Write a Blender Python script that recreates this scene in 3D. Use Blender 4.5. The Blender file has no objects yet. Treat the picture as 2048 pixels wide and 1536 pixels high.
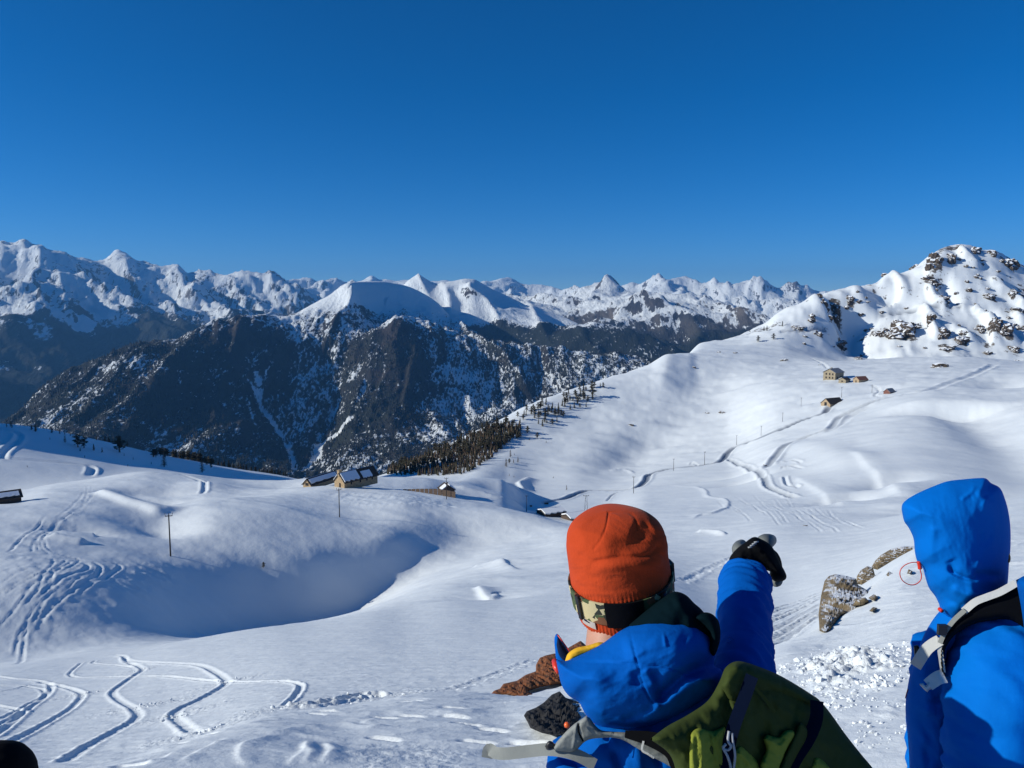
import bpy, bmesh, math, random
import numpy as np
from mathutils import Vector, Matrix, Euler

random.seed(7)
rng = np.random.default_rng(7)
scene = bpy.context.scene
COL = scene.collection

# ---------------------------------------------------------------- camera, sky, sun, exposure
PITCH = math.radians(5.86)          # the camera looks slightly down
FOC = 1538.0                        # focal length in pixels of the 2048 px wide photograph
cam_d = bpy.data.cameras.new('camera')
cam_d.sensor_width = 36.0
cam_d.lens = 36.0 * FOC / 2048.0
cam_d.clip_start = 0.05
cam_d.clip_end = 200000
cam = bpy.data.objects.new('camera', cam_d)
COL.objects.link(cam)
cam.location = (0, 0, 0)
cam.rotation_euler = (math.radians(90) - PITCH, 0, 0)
scene.camera = cam

SUN_EL = math.radians(24)
SUN_BACK = math.radians(11)         # sun stands to the left and a little behind the camera
sun_dir = Vector((-math.cos(SUN_BACK) * math.cos(SUN_EL), -math.sin(SUN_BACK) * math.cos(SUN_EL), math.sin(SUN_EL)))
world = bpy.data.worlds.new('World')
scene.world = world
world.use_nodes = True
wn = world.node_tree
for n in list(wn.nodes):
    wn.nodes.remove(n)
w_out = wn.nodes.new('ShaderNodeOutputWorld')
w_bg = wn.nodes.new('ShaderNodeBackground')
w_sky = wn.nodes.new('ShaderNodeTexSky')
w_sky.sky_type = 'NISHITA'
w_sky.sun_disc = False
w_sky.sun_elevation = SUN_EL
w_sky.sun_rotation = math.atan2(sun_dir.x, sun_dir.y)
w_sky.altitude = 4000
w_sky.air_density = 1.0
w_sky.dust_density = 0.3
w_sky.ozone_density = 7.0
w_hsv = wn.nodes.new('ShaderNodeHueSaturation')
w_hsv.inputs['Saturation'].default_value = 1.2
w_bg.inputs['Strength'].default_value = 0.090
wn.links.new(w_sky.outputs[0], w_hsv.inputs['Color'])
wn.links.new(w_hsv.outputs[0], w_bg.inputs['Color'])
wn.links.new(w_bg.outputs[0], w_out.inputs['Surface'])

sun_l = bpy.data.lights.new('sun', 'SUN')
sun_l.energy = 4.0
sun_l.angle = math.radians(0.5)
sun_l.color = (1.0, 0.975, 0.875)
sun_o = bpy.data.objects.new('sun', sun_l)
COL.objects.link(sun_o)
sun_o.rotation_euler = (-sun_dir).to_track_quat('-Z', 'Y').to_euler()
sun_o.location = (-50, -20, 60)

vs = scene.view_settings
vs.view_transform = 'Standard'
vs.look = 'None'
vs.exposure = 0.26
vs.gamma = 1.0
vs.use_curve_mapping = False
scene.cycles.max_bounces = 6
scene.cycles.diffuse_bounces = 1
scene.cycles.glossy_bounces = 2
scene.cycles.volume_bounces = 0
scene.cycles.use_denoising = True

# ---------------------------------------------------------------- helpers: rays, splines, noise
CP, SP = math.cos(PITCH), math.sin(PITCH)

def ray(px, py):
    dx = (px - 1024.0) / FOC
    du = (768.0 - py) / FOC
    return dx, CP + du * SP, -SP + du * CP

def P(px, py, depth):
    """world point seen at a photo pixel, at a depth along the camera axis"""
    d = ray(px, py)
    return Vector((d[0] * depth, d[1] * depth, d[2] * depth))

def to_px(X, Y, Z):
    f = Y * CP - Z * SP
    u = Y * SP + Z * CP
    return 1024 + FOC * X / f, 768 - FOC * u / f, f

def tan_el(px, py):
    d = ray(px, py)
    return d[2] / np.hypot(d[0], d[1])

def pchip(xk, yk, x):
    xk = np.asarray(xk, float); yk = np.asarray(yk, float); x = np.clip(x, xk[0], xk[-1])
    h = np.diff(xk); dl = np.diff(yk) / h
    m = np.zeros_like(yk)
    if len(xk) > 2:
        s = (dl[:-1] * dl[1:]) > 0
        w1 = 2 * h[1:] + h[:-1]; w2 = h[1:] + 2 * h[:-1]
        with np.errstate(divide='ignore', invalid='ignore'):
            mm = (w1 + w2) / (w1 / dl[:-1] + w2 / dl[1:])
        m[1:-1] = np.where(s, mm, 0)
    m[0] = dl[0]; m[-1] = dl[-1]
    k = np.clip(np.searchsorted(xk, x) - 1, 0, len(xk) - 2)
    t = (x - xk[k]) / h[k]
    return ((1 + 2 * t) * (1 - t) ** 2 * yk[k] + t * (1 - t) ** 2 * h[k] * m[k]
            + t * t * (3 - 2 * t) * yk[k + 1] + t * t * (t - 1) * h[k] * m[k + 1])

def hash2(i, j, seed):
    h = (i.astype(np.int64) * 374761393 + j.astype(np.int64) * 668265263 + seed * 974634777) & 0xFFFFFFFF
    h = ((h ^ (h >> 13)) * 1274126177) & 0xFFFFFFFF
    return h ^ (h >> 16)

_G = np.array([(math.cos(a), math.sin(a)) for a in np.linspace(0, 2 * math.pi, 32, endpoint=False)], np.float32)

def perlin(x, y, seed=0):
    i = np.floor(x); j = np.floor(y)
    fx = (x - i).astype(np.float32); fy = (y - j).astype(np.float32)
    i = i.astype(np.int64); j = j.astype(np.int64)
    u = fx * fx * fx * (fx * (fx * 6 - 15) + 10); v = fy * fy * fy * (fy * (fy * 6 - 15) + 10)
    def g(a, b):
        k = hash2(i + a, j + b, seed) & 31
        return _G[k, 0] * (fx - a) + _G[k, 1] * (fy - b)
    n0 = g(0, 0) * (1 - u) + g(1, 0) * u
    n1 = g(0, 1) * (1 - u) + g(1, 1) * u
    return (n0 * (1 - v) + n1 * v) * 1.5

def fbm(x, y, octv=4, seed=0, gain=0.5, lac=2.03):
    s = 0; a = 1.0
    for k in range(octv):
        s = s + a * perlin(x, y, seed + k * 17)
        x = x * lac + 3.1; y = y * lac - 1.7; a *= gain
    return s

def ridged(x, y, octv=5, seed=0, gain=0.5, lac=2.1):
    s = 0; a = 1.0; w = 1.0
    for k in range(octv):
        n = (1 - np.abs(perlin(x, y, seed + k * 31))) ** 2
        s = s + a * n * w
        w = np.clip(n * 1.6, 0, 1)
        x = x * lac + 5.2; y = y * lac + 1.3; a *= gain
    return s

def sstep(a, b, x):
    t = np.clip((x - a) / (b - a), 0, 1)
    return t * t * (3 - 2 * t)

def grid_mesh(name, X, Y, Z, mat, keep=None, attrs=None):
    """quad grid mesh from (rows, cols) arrays, linked as ONE object"""
    R, C = X.shape
    idx = np.arange(R * C).reshape(R, C)
    q = np.stack([idx[:-1, :-1], idx[:-1, 1:], idx[1:, 1:], idx[1:, :-1]], -1).reshape(-1, 4)
    co = np.stack([X, Y, Z], -1).reshape(-1, 3)
    if keep is not None:
        q = q[keep.reshape(-1)]
        used = np.zeros(R * C, bool); used[q.ravel()] = True
        remap = np.cumsum(used) - 1
        q = remap[q]; co = co[used]
    else:
        used = slice(None)
    me = bpy.data.meshes.new(name)
    me.vertices.add(len(co)); me.vertices.foreach_set('co', co.astype(np.float32).ravel())
    me.loops.add(q.size); me.loops.foreach_set('vertex_index', q.astype(np.int32).ravel())
    me.polygons.add(len(q))
    me.polygons.foreach_set('loop_start', np.arange(0, q.size, 4, dtype=np.int32))
    me.polygons.foreach_set('loop_total', np.full(len(q), 4, np.int32))
    me.update(calc_edges=True)
    me.polygons.foreach_set('use_smooth', np.ones(len(q), bool))
    for k, v in (attrs or {}).items():
        a = me.attributes.new(k, 'FLOAT', 'POINT')
        a.data.foreach_set('value', v.reshape(-1)[used].astype(np.float32))
    me.materials.append(mat)
    o = bpy.data.objects.new(name, me)
    COL.objects.link(o)
    return o

# ---------------------------------------------------------------- materials
def new_mat(name):
    m = bpy.data.materials.new(name); m.use_nodes = True
    nt = m.node_tree
    b = nt.nodes['Principled BSDF']
    return m, nt, b

def N(nt, typ, **kw):
    n = nt.nodes.new(typ)
    for k, v in kw.items():
        if k.startswith('i_'):
            n.inputs[k[2:].replace('_', ' ')].default_value = v
        else:
            setattr(n, k, v)
    return n

def noise_mat(name, c1, c2, scale, rough=0.8, bump=0.0, bscale=None, bdist=0.01, detail=5, spec=0.3, coord='Object', sheen=0.0, rscale=(1, 1, 1)):
    m, nt, b = new_mat(name)
    tc = N(nt, 'ShaderNodeTexCoord')
    mp = N(nt, 'ShaderNodeMapping'); mp.inputs['Scale'].default_value = rscale
    nz = N(nt, 'ShaderNodeTexNoise', i_Scale=scale, i_Detail=detail, i_Roughness=0.6)
    rp = N(nt, 'ShaderNodeValToRGB')
    rp.color_ramp.elements[0].position = 0.3; rp.color_ramp.elements[1].position = 0.7
    rp.color_ramp.elements[0].color = (*c1, 1); rp.color_ramp.elements[1].color = (*c2, 1)
    nt.links.new(tc.outputs[coord], mp.inputs['Vector']); nt.links.new(mp.outputs[0], nz.inputs['Vector'])
    nt.links.new(nz.outputs['Fac'], rp.inputs['Fac']); nt.links.new(rp.outputs[0], b.inputs['Base Color'])
    b.inputs['Roughness'].default_value = rough
    b.inputs['Specular IOR Level'].default_value = spec
    if sheen:
        b.inputs['Sheen Weight'].default_value = sheen
    if bump:
        nb = N(nt, 'ShaderNodeTexNoise', i_Scale=bscale or scale * 3, i_Detail=6)
        nt.links.new(mp.outputs[0], nb.inputs['Vector'])
        bp = N(nt, 'ShaderNodeBump', i_Strength=bump, i_Distance=bdist)
        nt.links.new(nb.outputs['Fac'], bp.inputs['Height']); nt.links.new(bp.outputs[0], b.inputs['Normal'])
    return m

def snow_material():
    """wind-packed snow; 'rough' attribute roughens churned snow, 'rock' shows stone through"""
    m, nt, b = new_mat('snow')
    geo = N(nt, 'ShaderNodeNewGeometry')
    ar = N(nt, 'ShaderNodeAttribute', attribute_name='churn')
    ak = N(nt, 'ShaderNodeAttribute', attribute_name='rock')
    n1 = N(nt, 'ShaderNodeTexNoise', i_Scale=0.9, i_Detail=8, i_Roughness=0.62)
    n2 = N(nt, 'ShaderNodeTexNoise', i_Scale=0.16, i_Detail=6, i_Roughness=0.6)
    n3 = N(nt, 'ShaderNodeTexNoise', i_Scale=5.0, i_Detail=6, i_Roughness=0.7)
    for n in (n1, n2, n3):
        nt.links.new(geo.outputs['Position'], n.inputs['Vector'])
    b1 = N(nt, 'ShaderNodeBump', i_Strength=0.38, i_Distance=0.5)
    nt.links.new(n2.outputs['Fac'], b1.inputs['Height'])
    b2 = N(nt, 'ShaderNodeBump', i_Strength=0.36, i_Distance=0.12)
    nt.links.new(n1.outputs['Fac'], b2.inputs['Height']); nt.links.new(b1.outputs[0], b2.inputs['Normal'])
    b3 = N(nt, 'ShaderNodeBump', i_Distance=0.06)
    nt.links.new(n3.outputs['Fac'], b3.inputs['Height']); nt.links.new(b2.outputs[0], b3.inputs['Normal'])
    ma = N(nt, 'ShaderNodeMath', operation='MULTIPLY_ADD'); ma.inputs[1].default_value = 0.7; ma.inputs[2].default_value = 0.26
    nt.links.new(ar.outputs['Fac'], ma.inputs[0]); nt.links.new(ma.outputs[0], b3.inputs['Strength'])
    n4 = N(nt, 'ShaderNodeTexNoise', i_Scale=28.0, i_Detail=4, i_Roughness=0.7)
    nt.links.new(geo.outputs['Position'], n4.inputs['Vector'])
    b4 = N(nt, 'ShaderNodeBump', i_Strength=0.3, i_Distance=0.012)
    nt.links.new(n4.outputs['Fac'], b4.inputs['Height']); nt.links.new(b3.outputs[0], b4.inputs['Normal'])
    nt.links.new(b4.outputs[0], b.inputs['Normal'])
    # rock colour
    nr = N(nt, 'ShaderNodeTexNoise', i_Scale=0.25, i_Detail=8, i_Roughness=0.65)
    nt.links.new(geo.outputs['Position'], nr.inputs['Vector'])
    rr = N(nt, 'ShaderNodeValToRGB')
    rr.color_ramp.elements[0].color = (0.05, 0.042, 0.038, 1); rr.color_ramp.elements[1].color = (0.2, 0.165, 0.13, 1)
    rr.color_ramp.elements[0].position = 0.35; rr.color_ramp.elements[1].position = 0.7
    nt.links.new(nr.outputs['Fac'], rr.inputs['Fac'])
    ns = N(nt, 'ShaderNodeTexNoise', i_Scale=0.11, i_Detail=7, i_Roughness=0.7)
    nt.links.new(geo.outputs['Position'], ns.inputs['Vector'])
    ad = N(nt, 'ShaderNodeMath', operation='MULTIPLY_ADD'); ad.inputs[1].default_value = 1.1
    nt.links.new(ns.outputs['Fac'], ad.inputs[0]); nt.links.new(ak.outputs['Fac'], ad.inputs[2])
    st = N(nt, 'ShaderNodeMapRange', interpolation_type='SMOOTHSTEP'); st.inputs['From Min'].default_value = 0.96; st.inputs['From Max'].default_value = 1.08
    nt.links.new(ad.outputs[0], st.inputs['Value'])
    mx = N(nt, 'ShaderNodeMix', data_type='RGBA')
    mx.inputs['A'].default_value = (0.80, 0.84, 0.86, 1)
    nt.links.new(st.outputs['Result'], mx.inputs['Factor']); nt.links.new(rr.outputs[0], mx.inputs['B'])
    at = N(nt, 'ShaderNodeAttribute', attribute_name='path_grey')
    mt = N(nt, 'ShaderNodeMix', data_type='RGBA'); mt.inputs['B'].default_value = (0.22, 0.25, 0.30, 1)  # darker grey along paths, ruts and road cuts
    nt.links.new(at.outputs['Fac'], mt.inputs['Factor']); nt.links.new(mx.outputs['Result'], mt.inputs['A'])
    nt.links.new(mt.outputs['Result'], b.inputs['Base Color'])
    b.inputs['Roughness'].default_value = 0.55
    b.inputs['Specular IOR Level'].default_value = 0.25
    return m

def mountain_material(name, scale, rock_a, rock_b, snow=(0.80, 0.84, 0.86)):
    """rock and wood under snow; the 'snow' attribute is coverage, broken up by noise"""
    m, nt, b = new_mat(name)
    geo = N(nt, 'ShaderNodeNewGeometry')
    a = N(nt, 'ShaderNodeAttribute', attribute_name='snow')
    f = N(nt, 'ShaderNodeAttribute', attribute_name='forest')
    ns = N(nt, 'ShaderNodeTexNoise', i_Scale=scale, i_Detail=10, i_Roughness=0.72)
    mpn = N(nt, 'ShaderNodeMapping'); mpn.inputs['Scale'].default_value = (1.5, 0.5, 0.6); mpn.inputs['Rotation'].default_value = (0, 0.25, 0.1)
    nt.links.new(geo.outputs['Position'], mpn.inputs['Vector']); nt.links.new(mpn.outputs[0], ns.inputs['Vector'])
    nf = N(nt, 'ShaderNodeTexNoise', i_Scale=scale * 4.5, i_Detail=6, i_Roughness=0.7)
    nt.links.new(mpn.outputs[0], nf.inputs['Vector'])
    mixn = N(nt, 'ShaderNodeMath', operation='MULTIPLY_ADD'); mixn.inputs[1].default_value = 1.6
    nt.links.new(nf.outputs['Fac'], mixn.inputs[0])
    hal = N(nt, 'ShaderNodeMath', operation='MULTIPLY_ADD'); hal.inputs[1].default_value = 1.0; hal.inputs[2].default_value = -0.48
    nt.links.new(ns.outputs['Fac'], hal.inputs[0]); nt.links.new(hal.outputs[0], mixn.inputs[2])
    ad = N(nt, 'ShaderNodeMath', operation='ADD')
    nt.links.new(mixn.outputs[0], ad.inputs[0]); nt.links.new(a.outputs['Fac'], ad.inputs[1])
    st = N(nt, 'ShaderNodeMapRange', interpolation_type='SMOOTHSTEP'); st.inputs['From Min'].default_value = 1.25; st.inputs['From Max'].default_value = 1.37
    nt.links.new(ad.outputs[0], st.inputs['Value'])
    nr = N(nt, 'ShaderNodeTexNoise', i_Scale=scale * 0.6, i_Detail=8, i_Roughness=0.6)
    nt.links.new(geo.outputs['Position'], nr.inputs['Vector'])
    rr = N(nt, 'ShaderNodeValToRGB')
    rr.color_ramp.elements[0].color = (*rock_a, 1); rr.color_ramp.elements[1].color = (*rock_b, 1)
    rr.color_ramp.elements[0].position = 0.38; rr.color_ramp.elements[1].position = 0.66
    nt.links.new(nr.outputs['Fac'], rr.inputs['Fac'])
    mf = N(nt, 'ShaderNodeMix', data_type='RGBA'); mf.inputs['B'].default_value = (0.022, 0.026, 0.020, 1)
    nt.links.new(f.outputs['Fac'], mf.inputs['Factor']); nt.links.new(rr.outputs[0], mf.inputs['A'])
    mx = N(nt, 'ShaderNodeMix', data_type='RGBA'); mx.inputs['B'].default_value = (*snow, 1)
    nt.links.new(st.outputs['Result'], mx.inputs['Factor']); nt.links.new(mf.outputs['Result'], mx.inputs['A'])
    nt.links.new(mx.outputs['Result'], b.inputs['Base Color'])
    bp = N(nt, 'ShaderNodeBump', i_Strength=0.9, i_Distance=0.25 / scale)
    nt.links.new(ns.outputs['Fac'], bp.inputs['Height'])
    bp2 = N(nt, 'ShaderNodeBump', i_Strength=0.8, i_Distance=0.08 / scale)
    nt.links.new(nf.outputs['Fac'], bp2.inputs['Height']); nt.links.new(bp.outputs[0], bp2.inputs['Normal']); nt.links.new(bp2.outputs[0], b.inputs['Normal'])
    b.inputs['Roughness'].default_value = 0.8
    b.inputs['Specular IOR Level'].default_value = 0.15
    return m

M_SNOW = snow_material()

# ---------------------------------------------------------------- terrain lofts
def loft(curves, az, rows_lnr, fixed=None):
    """curves: near to far lists of (photo x, photo y, range) -> elevation tangent at every (range, azimuth)"""
    K = len(curves)
    L = np.zeros((K, len(az))); T = np.zeros((K, len(az)))
    for k, c in enumerate(curves):
        c = np.array(c, float)
        y = np.full(len(az), np.mean(c[:, 1]))
        for _ in range(5):
            fwd = CP + (768 - y) / FOC * SP
            x = 1024 + FOC * np.tan(az) * fwd
            y = pchip(c[:, 0], c[:, 1], x)
        x = np.clip(x, c[0, 0], c[-1, 0])
        r = np.exp(pchip(c[:, 0], np.log(c[:, 2]), x))
        L[k] = np.log(r)
        fwd = CP + (768 - y) / FOC * SP
        T[k] = (-SP + (768 - y) / FOC * CP) / np.hypot(np.tan(az) * fwd, fwd)
    for k in range(1, K):
        L[k] = np.maximum(L[k], L[k - 1] + 0.012)
    h = np.diff(L, axis=0); dl = np.diff(T, axis=0) / h
    m = np.zeros_like(T)
    w1 = 2 * h[1:] + h[:-1]; w2 = h[1:] + 2 * h[:-1]
    with np.errstate(divide='ignore', invalid='ignore'):
        mm = (w1 + w2) / (w1 / dl[:-1] + w2 / dl[1:])
    m[1:-1] = np.where(dl[:-1] * dl[1:] > 0, mm, 0)
    m[0] = dl[0]; m[-1] = dl[-1]
    lr = np.broadcast_to(rows_lnr[:, None], (len(rows_lnr), len(az)))
    out = np.zeros(lr.shape)
    for k in range(K - 1):
        s = (lr >= L[k]) & (lr <= L[k + 1] + 1e-9)
        t = (lr - L[k]) / h[k]
        v = ((1 + 2 * t) * (1 - t) ** 2 * T[k] + t * (1 - t) ** 2 * h[k] * m[k]
             + t * t * (3 - 2 * t) * T[k + 1] + t * t * (t - 1) * h[k] * m[k + 1])
        out = np.where(s, v, out)
    out = np.where(lr < L[0], T[0], out); out = np.where(lr > L[-1], T[-1], out)
    return out

def blur(A, n, axis):
    if n < 1: return A
    k = np.exp(-0.5 * (np.arange(-2 * n, 2 * n + 1) / n) ** 2); k /= k.sum()
    pad = [(0, 0), (0, 0)]; pad[axis] = (2 * n, 2 * n)
    B = np.pad(A, pad, mode='edge')
    out = np.zeros_like(A)
    for i, w in enumerate(k):
        sl = [slice(None), slice(None)]; sl[axis] = slice(i, i + A.shape[axis])
        out += w * B[tuple(sl)]
    return out
# ---------------------------------------------------------------- the snow slope: one sheet from under the camera to the near skyline
AZ_IN = np.radians(np.linspace(-36.5, 36.5, 820))
AZ_OUT_R = np.radians(np.array([38, 40, 43, 47, 52, 58, 66, 76, 90, 105, 120, 135, 150, 165, 180.0]))
AZ_ALL = np.concatenate([-AZ_OUT_R[::-1], AZ_IN, AZ_OUT_R])
az_ev = np.clip(AZ_ALL, -math.radians(38), math.radians(38))
LNR = np.concatenate([np.log(np.linspace(0.3, 4.6, 34)), np.linspace(math.log(4.75), math.log(18), 290), np.linspace(math.log(18), math.log(90), 470)[1:], np.linspace(math.log(90), math.log(300), 230)[1:],
                      np.linspace(math.log(300), math.log(1620), 300)[1:], np.linspace(math.log(1620), math.log(3400), 16)[1:]])
RR = np.exp(LNR)

def Z(pts):                                   # a curve given by height instead of photo row
    return [(x, 'z', z, r) for x, z, r in pts]

XS = (-400, 1024, 2400)
CURVES = [
 Z([(x, -1.64, 0.35) for x in XS]),
 Z([(-400, -2.25, 2.0), (1024, -2.30, 2.0), (2400, -2.25, 2.0)]),
 [(-400, 1640, 4.9), (700, 1600, 5.2), (1500, 1590, 5.3), (2400, 1560, 5.6)],
 # near crest of the mound on the left, churned snow on the right
 [(-400, 1640, 7), (0, 1575, 7.6), (250, 1522, 8.6), (422, 1467, 10), (517, 1434, 11), (700, 1411, 12.9), (898, 1383, 14.6), (1000, 1391, 14.2),
  (1150, 1400, 11), (1300, 1405, 10), (1450, 1400, 9.4), (1560, 1385, 9), (1650, 1362, 9.4), (1750, 1330, 10), (1830, 1308, 10.5), (1900, 1290, 11), (2048, 1250, 12), (2400, 1200, 13)],
 [(-400, 1660, 11), (0, 1590, 12), (250, 1545, 14), (422, 1488, 16), (517, 1460, 16.5), (700, 1438, 18), (898, 1410, 19), (1000, 1410, 18), (1150, 1400, 15.5), (1300, 1380, 13.5),
  (1450, 1360, 12), (1560, 1335, 11.5), (1650, 1305, 13), (1750, 1250, 15), (1830, 1212, 16), (1920, 1180, 18), (2048, 1140, 20), (2400, 1090, 22)],
 [(-400, 1450, 32), (0, 1440, 38), (300, 1402, 36), (600, 1358, 31.5), (900, 1328, 32.5), (1100, 1318, 32), (1300, 1320, 24), (1450, 1310, 18), (1560, 1292, 14),
  (1640, 1254, 17), (1740, 1174, 21), (1830, 1100, 26), (1920, 1062, 30), (2048, 1042, 33), (2400, 1000, 40)],
 [(-400, 1390, 70), (0, 1337, 71), (200, 1312, 72), (400, 1278, 74), (520, 1258, 76), (640, 1243, 80), (760, 1212, 90), (900, 1168, 103), (1000, 1150, 112), (1150, 1140, 108),
  (1300, 1160, 90), (1450, 1250, 50), (1560, 1299, 27), (1640, 1263, 30), (1740, 1186, 36), (1830, 1111, 43), (1920, 1071, 48), (2048, 1050, 53), (2400, 1008, 60)],
 # bottom of the gully
 [(-400, 1360, 104), (0, 1330, 105), (150, 1304, 110), (280, 1290, 115), (400, 1287, 128), (520, 1262, 147), (640, 1246, 157), (700, 1231, 163), (760, 1205, 168), (836, 1152, 178),
  (881, 1143, 174), (931, 1126, 178), (997, 1101, 185), (1080, 1083, 192), (1151, 1062, 198), (1300, 1110, 150), (1450, 1160, 110), (1560, 1200, 80), (1640, 1175, 82), (1740, 1125, 92),
  (1830, 1080, 100), (2048, 1036, 108), (2400, 990, 115)],
 [(-400, 1220, 130), (0, 1215, 129), (150, 1200, 133), (280, 1196, 139), (400, 1190, 150), (520, 1183, 160), (640, 1178, 166), (700, 1163, 172), (760, 1148, 176), (836, 1118, 186), (881, 1104, 190),
  (931, 1094, 196), (997, 1076, 202), (1080, 1062, 206), (1151, 1058.5, 203), (1300, 1085, 178), (1450, 1100, 160), (1560, 1120, 130), (1640, 1110, 128), (1740, 1085, 135), (1870, 1045, 148), (2048, 1014, 150), (2400, 970, 155)],
 [(-400, 1150, 150), (0, 1135, 150), (200, 1125, 155), (340, 1112, 164), (500, 1111, 170), (640, 1111, 174), (720, 1090, 182), (800, 1068, 190), (860, 1046, 206), (930, 1030, 225), (997, 1036, 222), (1080, 1046, 215),
  (1151, 1056.8, 209), (1300, 1064, 205), (1450, 1062, 195), (1560, 1066, 175), (1700, 1052, 185), (1870, 1010, 205), (2048, 985, 215), (2400, 940, 230)],
 # crest of the front mounds
 [(-400, 1010, 225), (0, 1003, 225), (110, 980, 235), (200, 983, 235), (300, 1007, 220), (340, 1016, 216), (372, 1012, 215), (414, 1001, 217), (484, 994, 225), (600, 985, 242), (700, 979, 260), (799, 980, 264), (848, 985, 265),
  (923, 997, 258), (989, 1010, 250), (1055, 1026, 236), (1151, 1055, 214), (1300, 1038, 240), (1450, 1032, 235), (1560, 1034, 215), (1700, 1014, 235), (1870, 972, 255), (2048, 948, 265), (2400, 905, 280)],
 [(-400, 1013, 255), (0, 1006, 255), (110, 984, 260), (200, 987, 258), (300, 1011, 246), (340, 1018, 243), (372, 1014, 242), (414, 1003.5, 243), (484, 996.5, 250), (600, 983, 262), (700, 972, 278), (799, 975, 288), (848, 981, 290),
  (923, 1001, 286), (989, 1015, 280), (1055, 1033, 290), (1151, 1056, 275), (1300, 1004, 320), (1450, 1002, 300), (1560, 998, 295), (1700, 968, 312), (1870, 928, 332), (2048, 912, 345), (2400, 870, 360)],
 [(-400, 1000, 330), (0, 984, 330), (110, 968, 330), (180, 960, 330), (300, 942.5, 335), (380, 948, 336), (430, 955, 338), (480, 960, 338), (560, 961, 335), (620, 957, 330), (700, 951.5, 330), (760, 952.5, 330), (850, 955, 333),
  (900, 960.5, 338), (940, 956, 352), (1000, 958, 370), (1055, 1003, 366), (1151, 1010, 360), (1300, 955, 462), (1450, 940, 462), (1560, 934, 405), (1700, 898, 420), (1870, 858, 440), (2048, 848, 460), (2400, 810, 480)],
 [(-400, 1006, 375), (0, 990, 380), (110, 975, 385), (180, 968, 390), (300, 953, 400), (430, 963, 400), (560, 970, 398), (620, 968, 396), (700, 963, 395), (760, 964, 395), (850, 967, 400), (912, 968, 395),
  (960, 962, 405), (1000, 964, 425), (1055, 966, 455), (1151, 957, 470), (1300, 914, 560), (1450, 884, 572), (1560, 868, 530), (1700, 833, 540), (1870, 794, 560), (2048, 788, 585), (2400, 760, 600)],
 [(-400, 915, 440), (0, 918, 444), (150, 924, 450), (300, 930, 485), (430, 946, 505), (560, 957, 515), (620, 963, 515), (700, 961, 512), (760, 957, 500), (850, 948, 490), (930, 931, 495),
  (1000, 908, 520), (1060, 888, 552), (1150, 862, 590), (1300, 828, 640), (1450, 796, 690), (1560, 774, 670), (1700, 763, 665), (1870, 748, 690), (2048, 741, 720), (2400, 715, 740)],
 # skyline of the snow slope, edge of the plateau on the right
 [(-400, 845, 560), (0, 850, 540), (80, 857, 548), (180, 876, 562), (330, 911, 600), (450, 933, 630), (560, 950, 650), (620, 961, 650), (700, 962, 640), (760, 951, 600), (850, 910, 590), (930, 871, 606),
  (1000, 838, 622), (1060, 808, 648), (1130, 781, 684), (1210, 757, 728), (1300, 728, 780), (1340, 706, 805), (1400, 706, 830), (1480, 713, 830), (1600, 718, 850), (1700, 722, 870), (1800, 716, 900), (1900, 712, 926), (2000, 721, 932), (2048, 725, 935), (2400, 728, 940)],
 [(-400, 900, 640), (0, 900, 640), (330, 965, 690), (560, 1000, 730), (760, 1010, 700), (930, 945, 690), (1060, 886, 728), (1210, 822, 810), (1300, 772, 858), (1340, 742, 880), (1400, 698, 885), (1480, 695, 905), (1560, 694, 926), (1600, 703, 934),
  (1650, 717, 946), (1700, 728, 962), (1800, 725, 992), (1900, 720, 1022), (2000, 729, 1040), (2048, 732, 1055), (2400, 736, 1080)],
 [(-400, 1060, 900), (0, 1060, 920), (560, 1080, 800), (930, 1060, 900), (1060, 1020, 960), (1210, 930, 1020), (1300, 820, 1040), (1340, 760, 1030), (1400, 693, 940), (1480, 684, 970), (1560, 655, 1010), (1620, 645, 1036), (1700, 656, 1080), (1800, 636, 1135),
  (1900, 612, 1170), (2048, 625, 1215), (2400, 670, 1280)],
 # skyline of the rocky peak
 [(-400, 1100, 1200), (560, 1120, 1100), (930, 1100, 1150), (1210, 980, 1250), (1300, 860, 1200), (1340, 790, 1150), (1400, 687, 1000), (1440, 680, 1020), (1480, 668, 1040), (1530, 645, 1065), (1560, 625, 1080), (1605, 603, 1095), (1631, 594, 1110), (1667, 583, 1150), (1686, 576, 1160), (1703, 575, 1180),
  (1727, 570, 1200), (1758, 563, 1220), (1772, 549, 1230), (1798, 545, 1250), (1827, 533, 1270), (1853, 513, 1290), (1877, 499, 1300), (1905, 490, 1315), (1941, 491, 1325), (1960, 501, 1330), (1986, 500, 1340), (2008, 510, 1350), (2027, 522, 1360), (2060, 538, 1380), (2120, 560, 1400), (2400, 640, 1450)],
 [(-400, 1100, 1700), (560, 1120, 1500), (1210, 1000, 1600), (1340, 880, 1500), (1400, 800, 1350), (1480, 760, 1380), (1605, 720, 1420), (1760, 700, 1560), (1900, 660, 1720), (2048, 680, 1800), (2400, 720, 1900)],
 Z([(x, -950, 3000) for x in XS]),
]

def loft_mixed(curves, az, lnr):
    plain = []
    for c in curves:
        if c[0][1] == 'z':
            # turn heights into photo rows along the clipped azimuths
            pts = []
            for x, _, z, r in c:
                t = z / r
                a = math.atan2((x - 1024) / FOC, 1.0)
                s = t * 1.0
                # solve for the row on the column x
                y = 768.0
                for _k in range(30):
                    y += (tan_el(x, y) - t) * FOC * 0.8 / (1 + t * t)
                pts.append((x, y, r))
            plain.append(pts)
        else:
            plain.append(c)
    return loft(plain, az, lnr)

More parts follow.
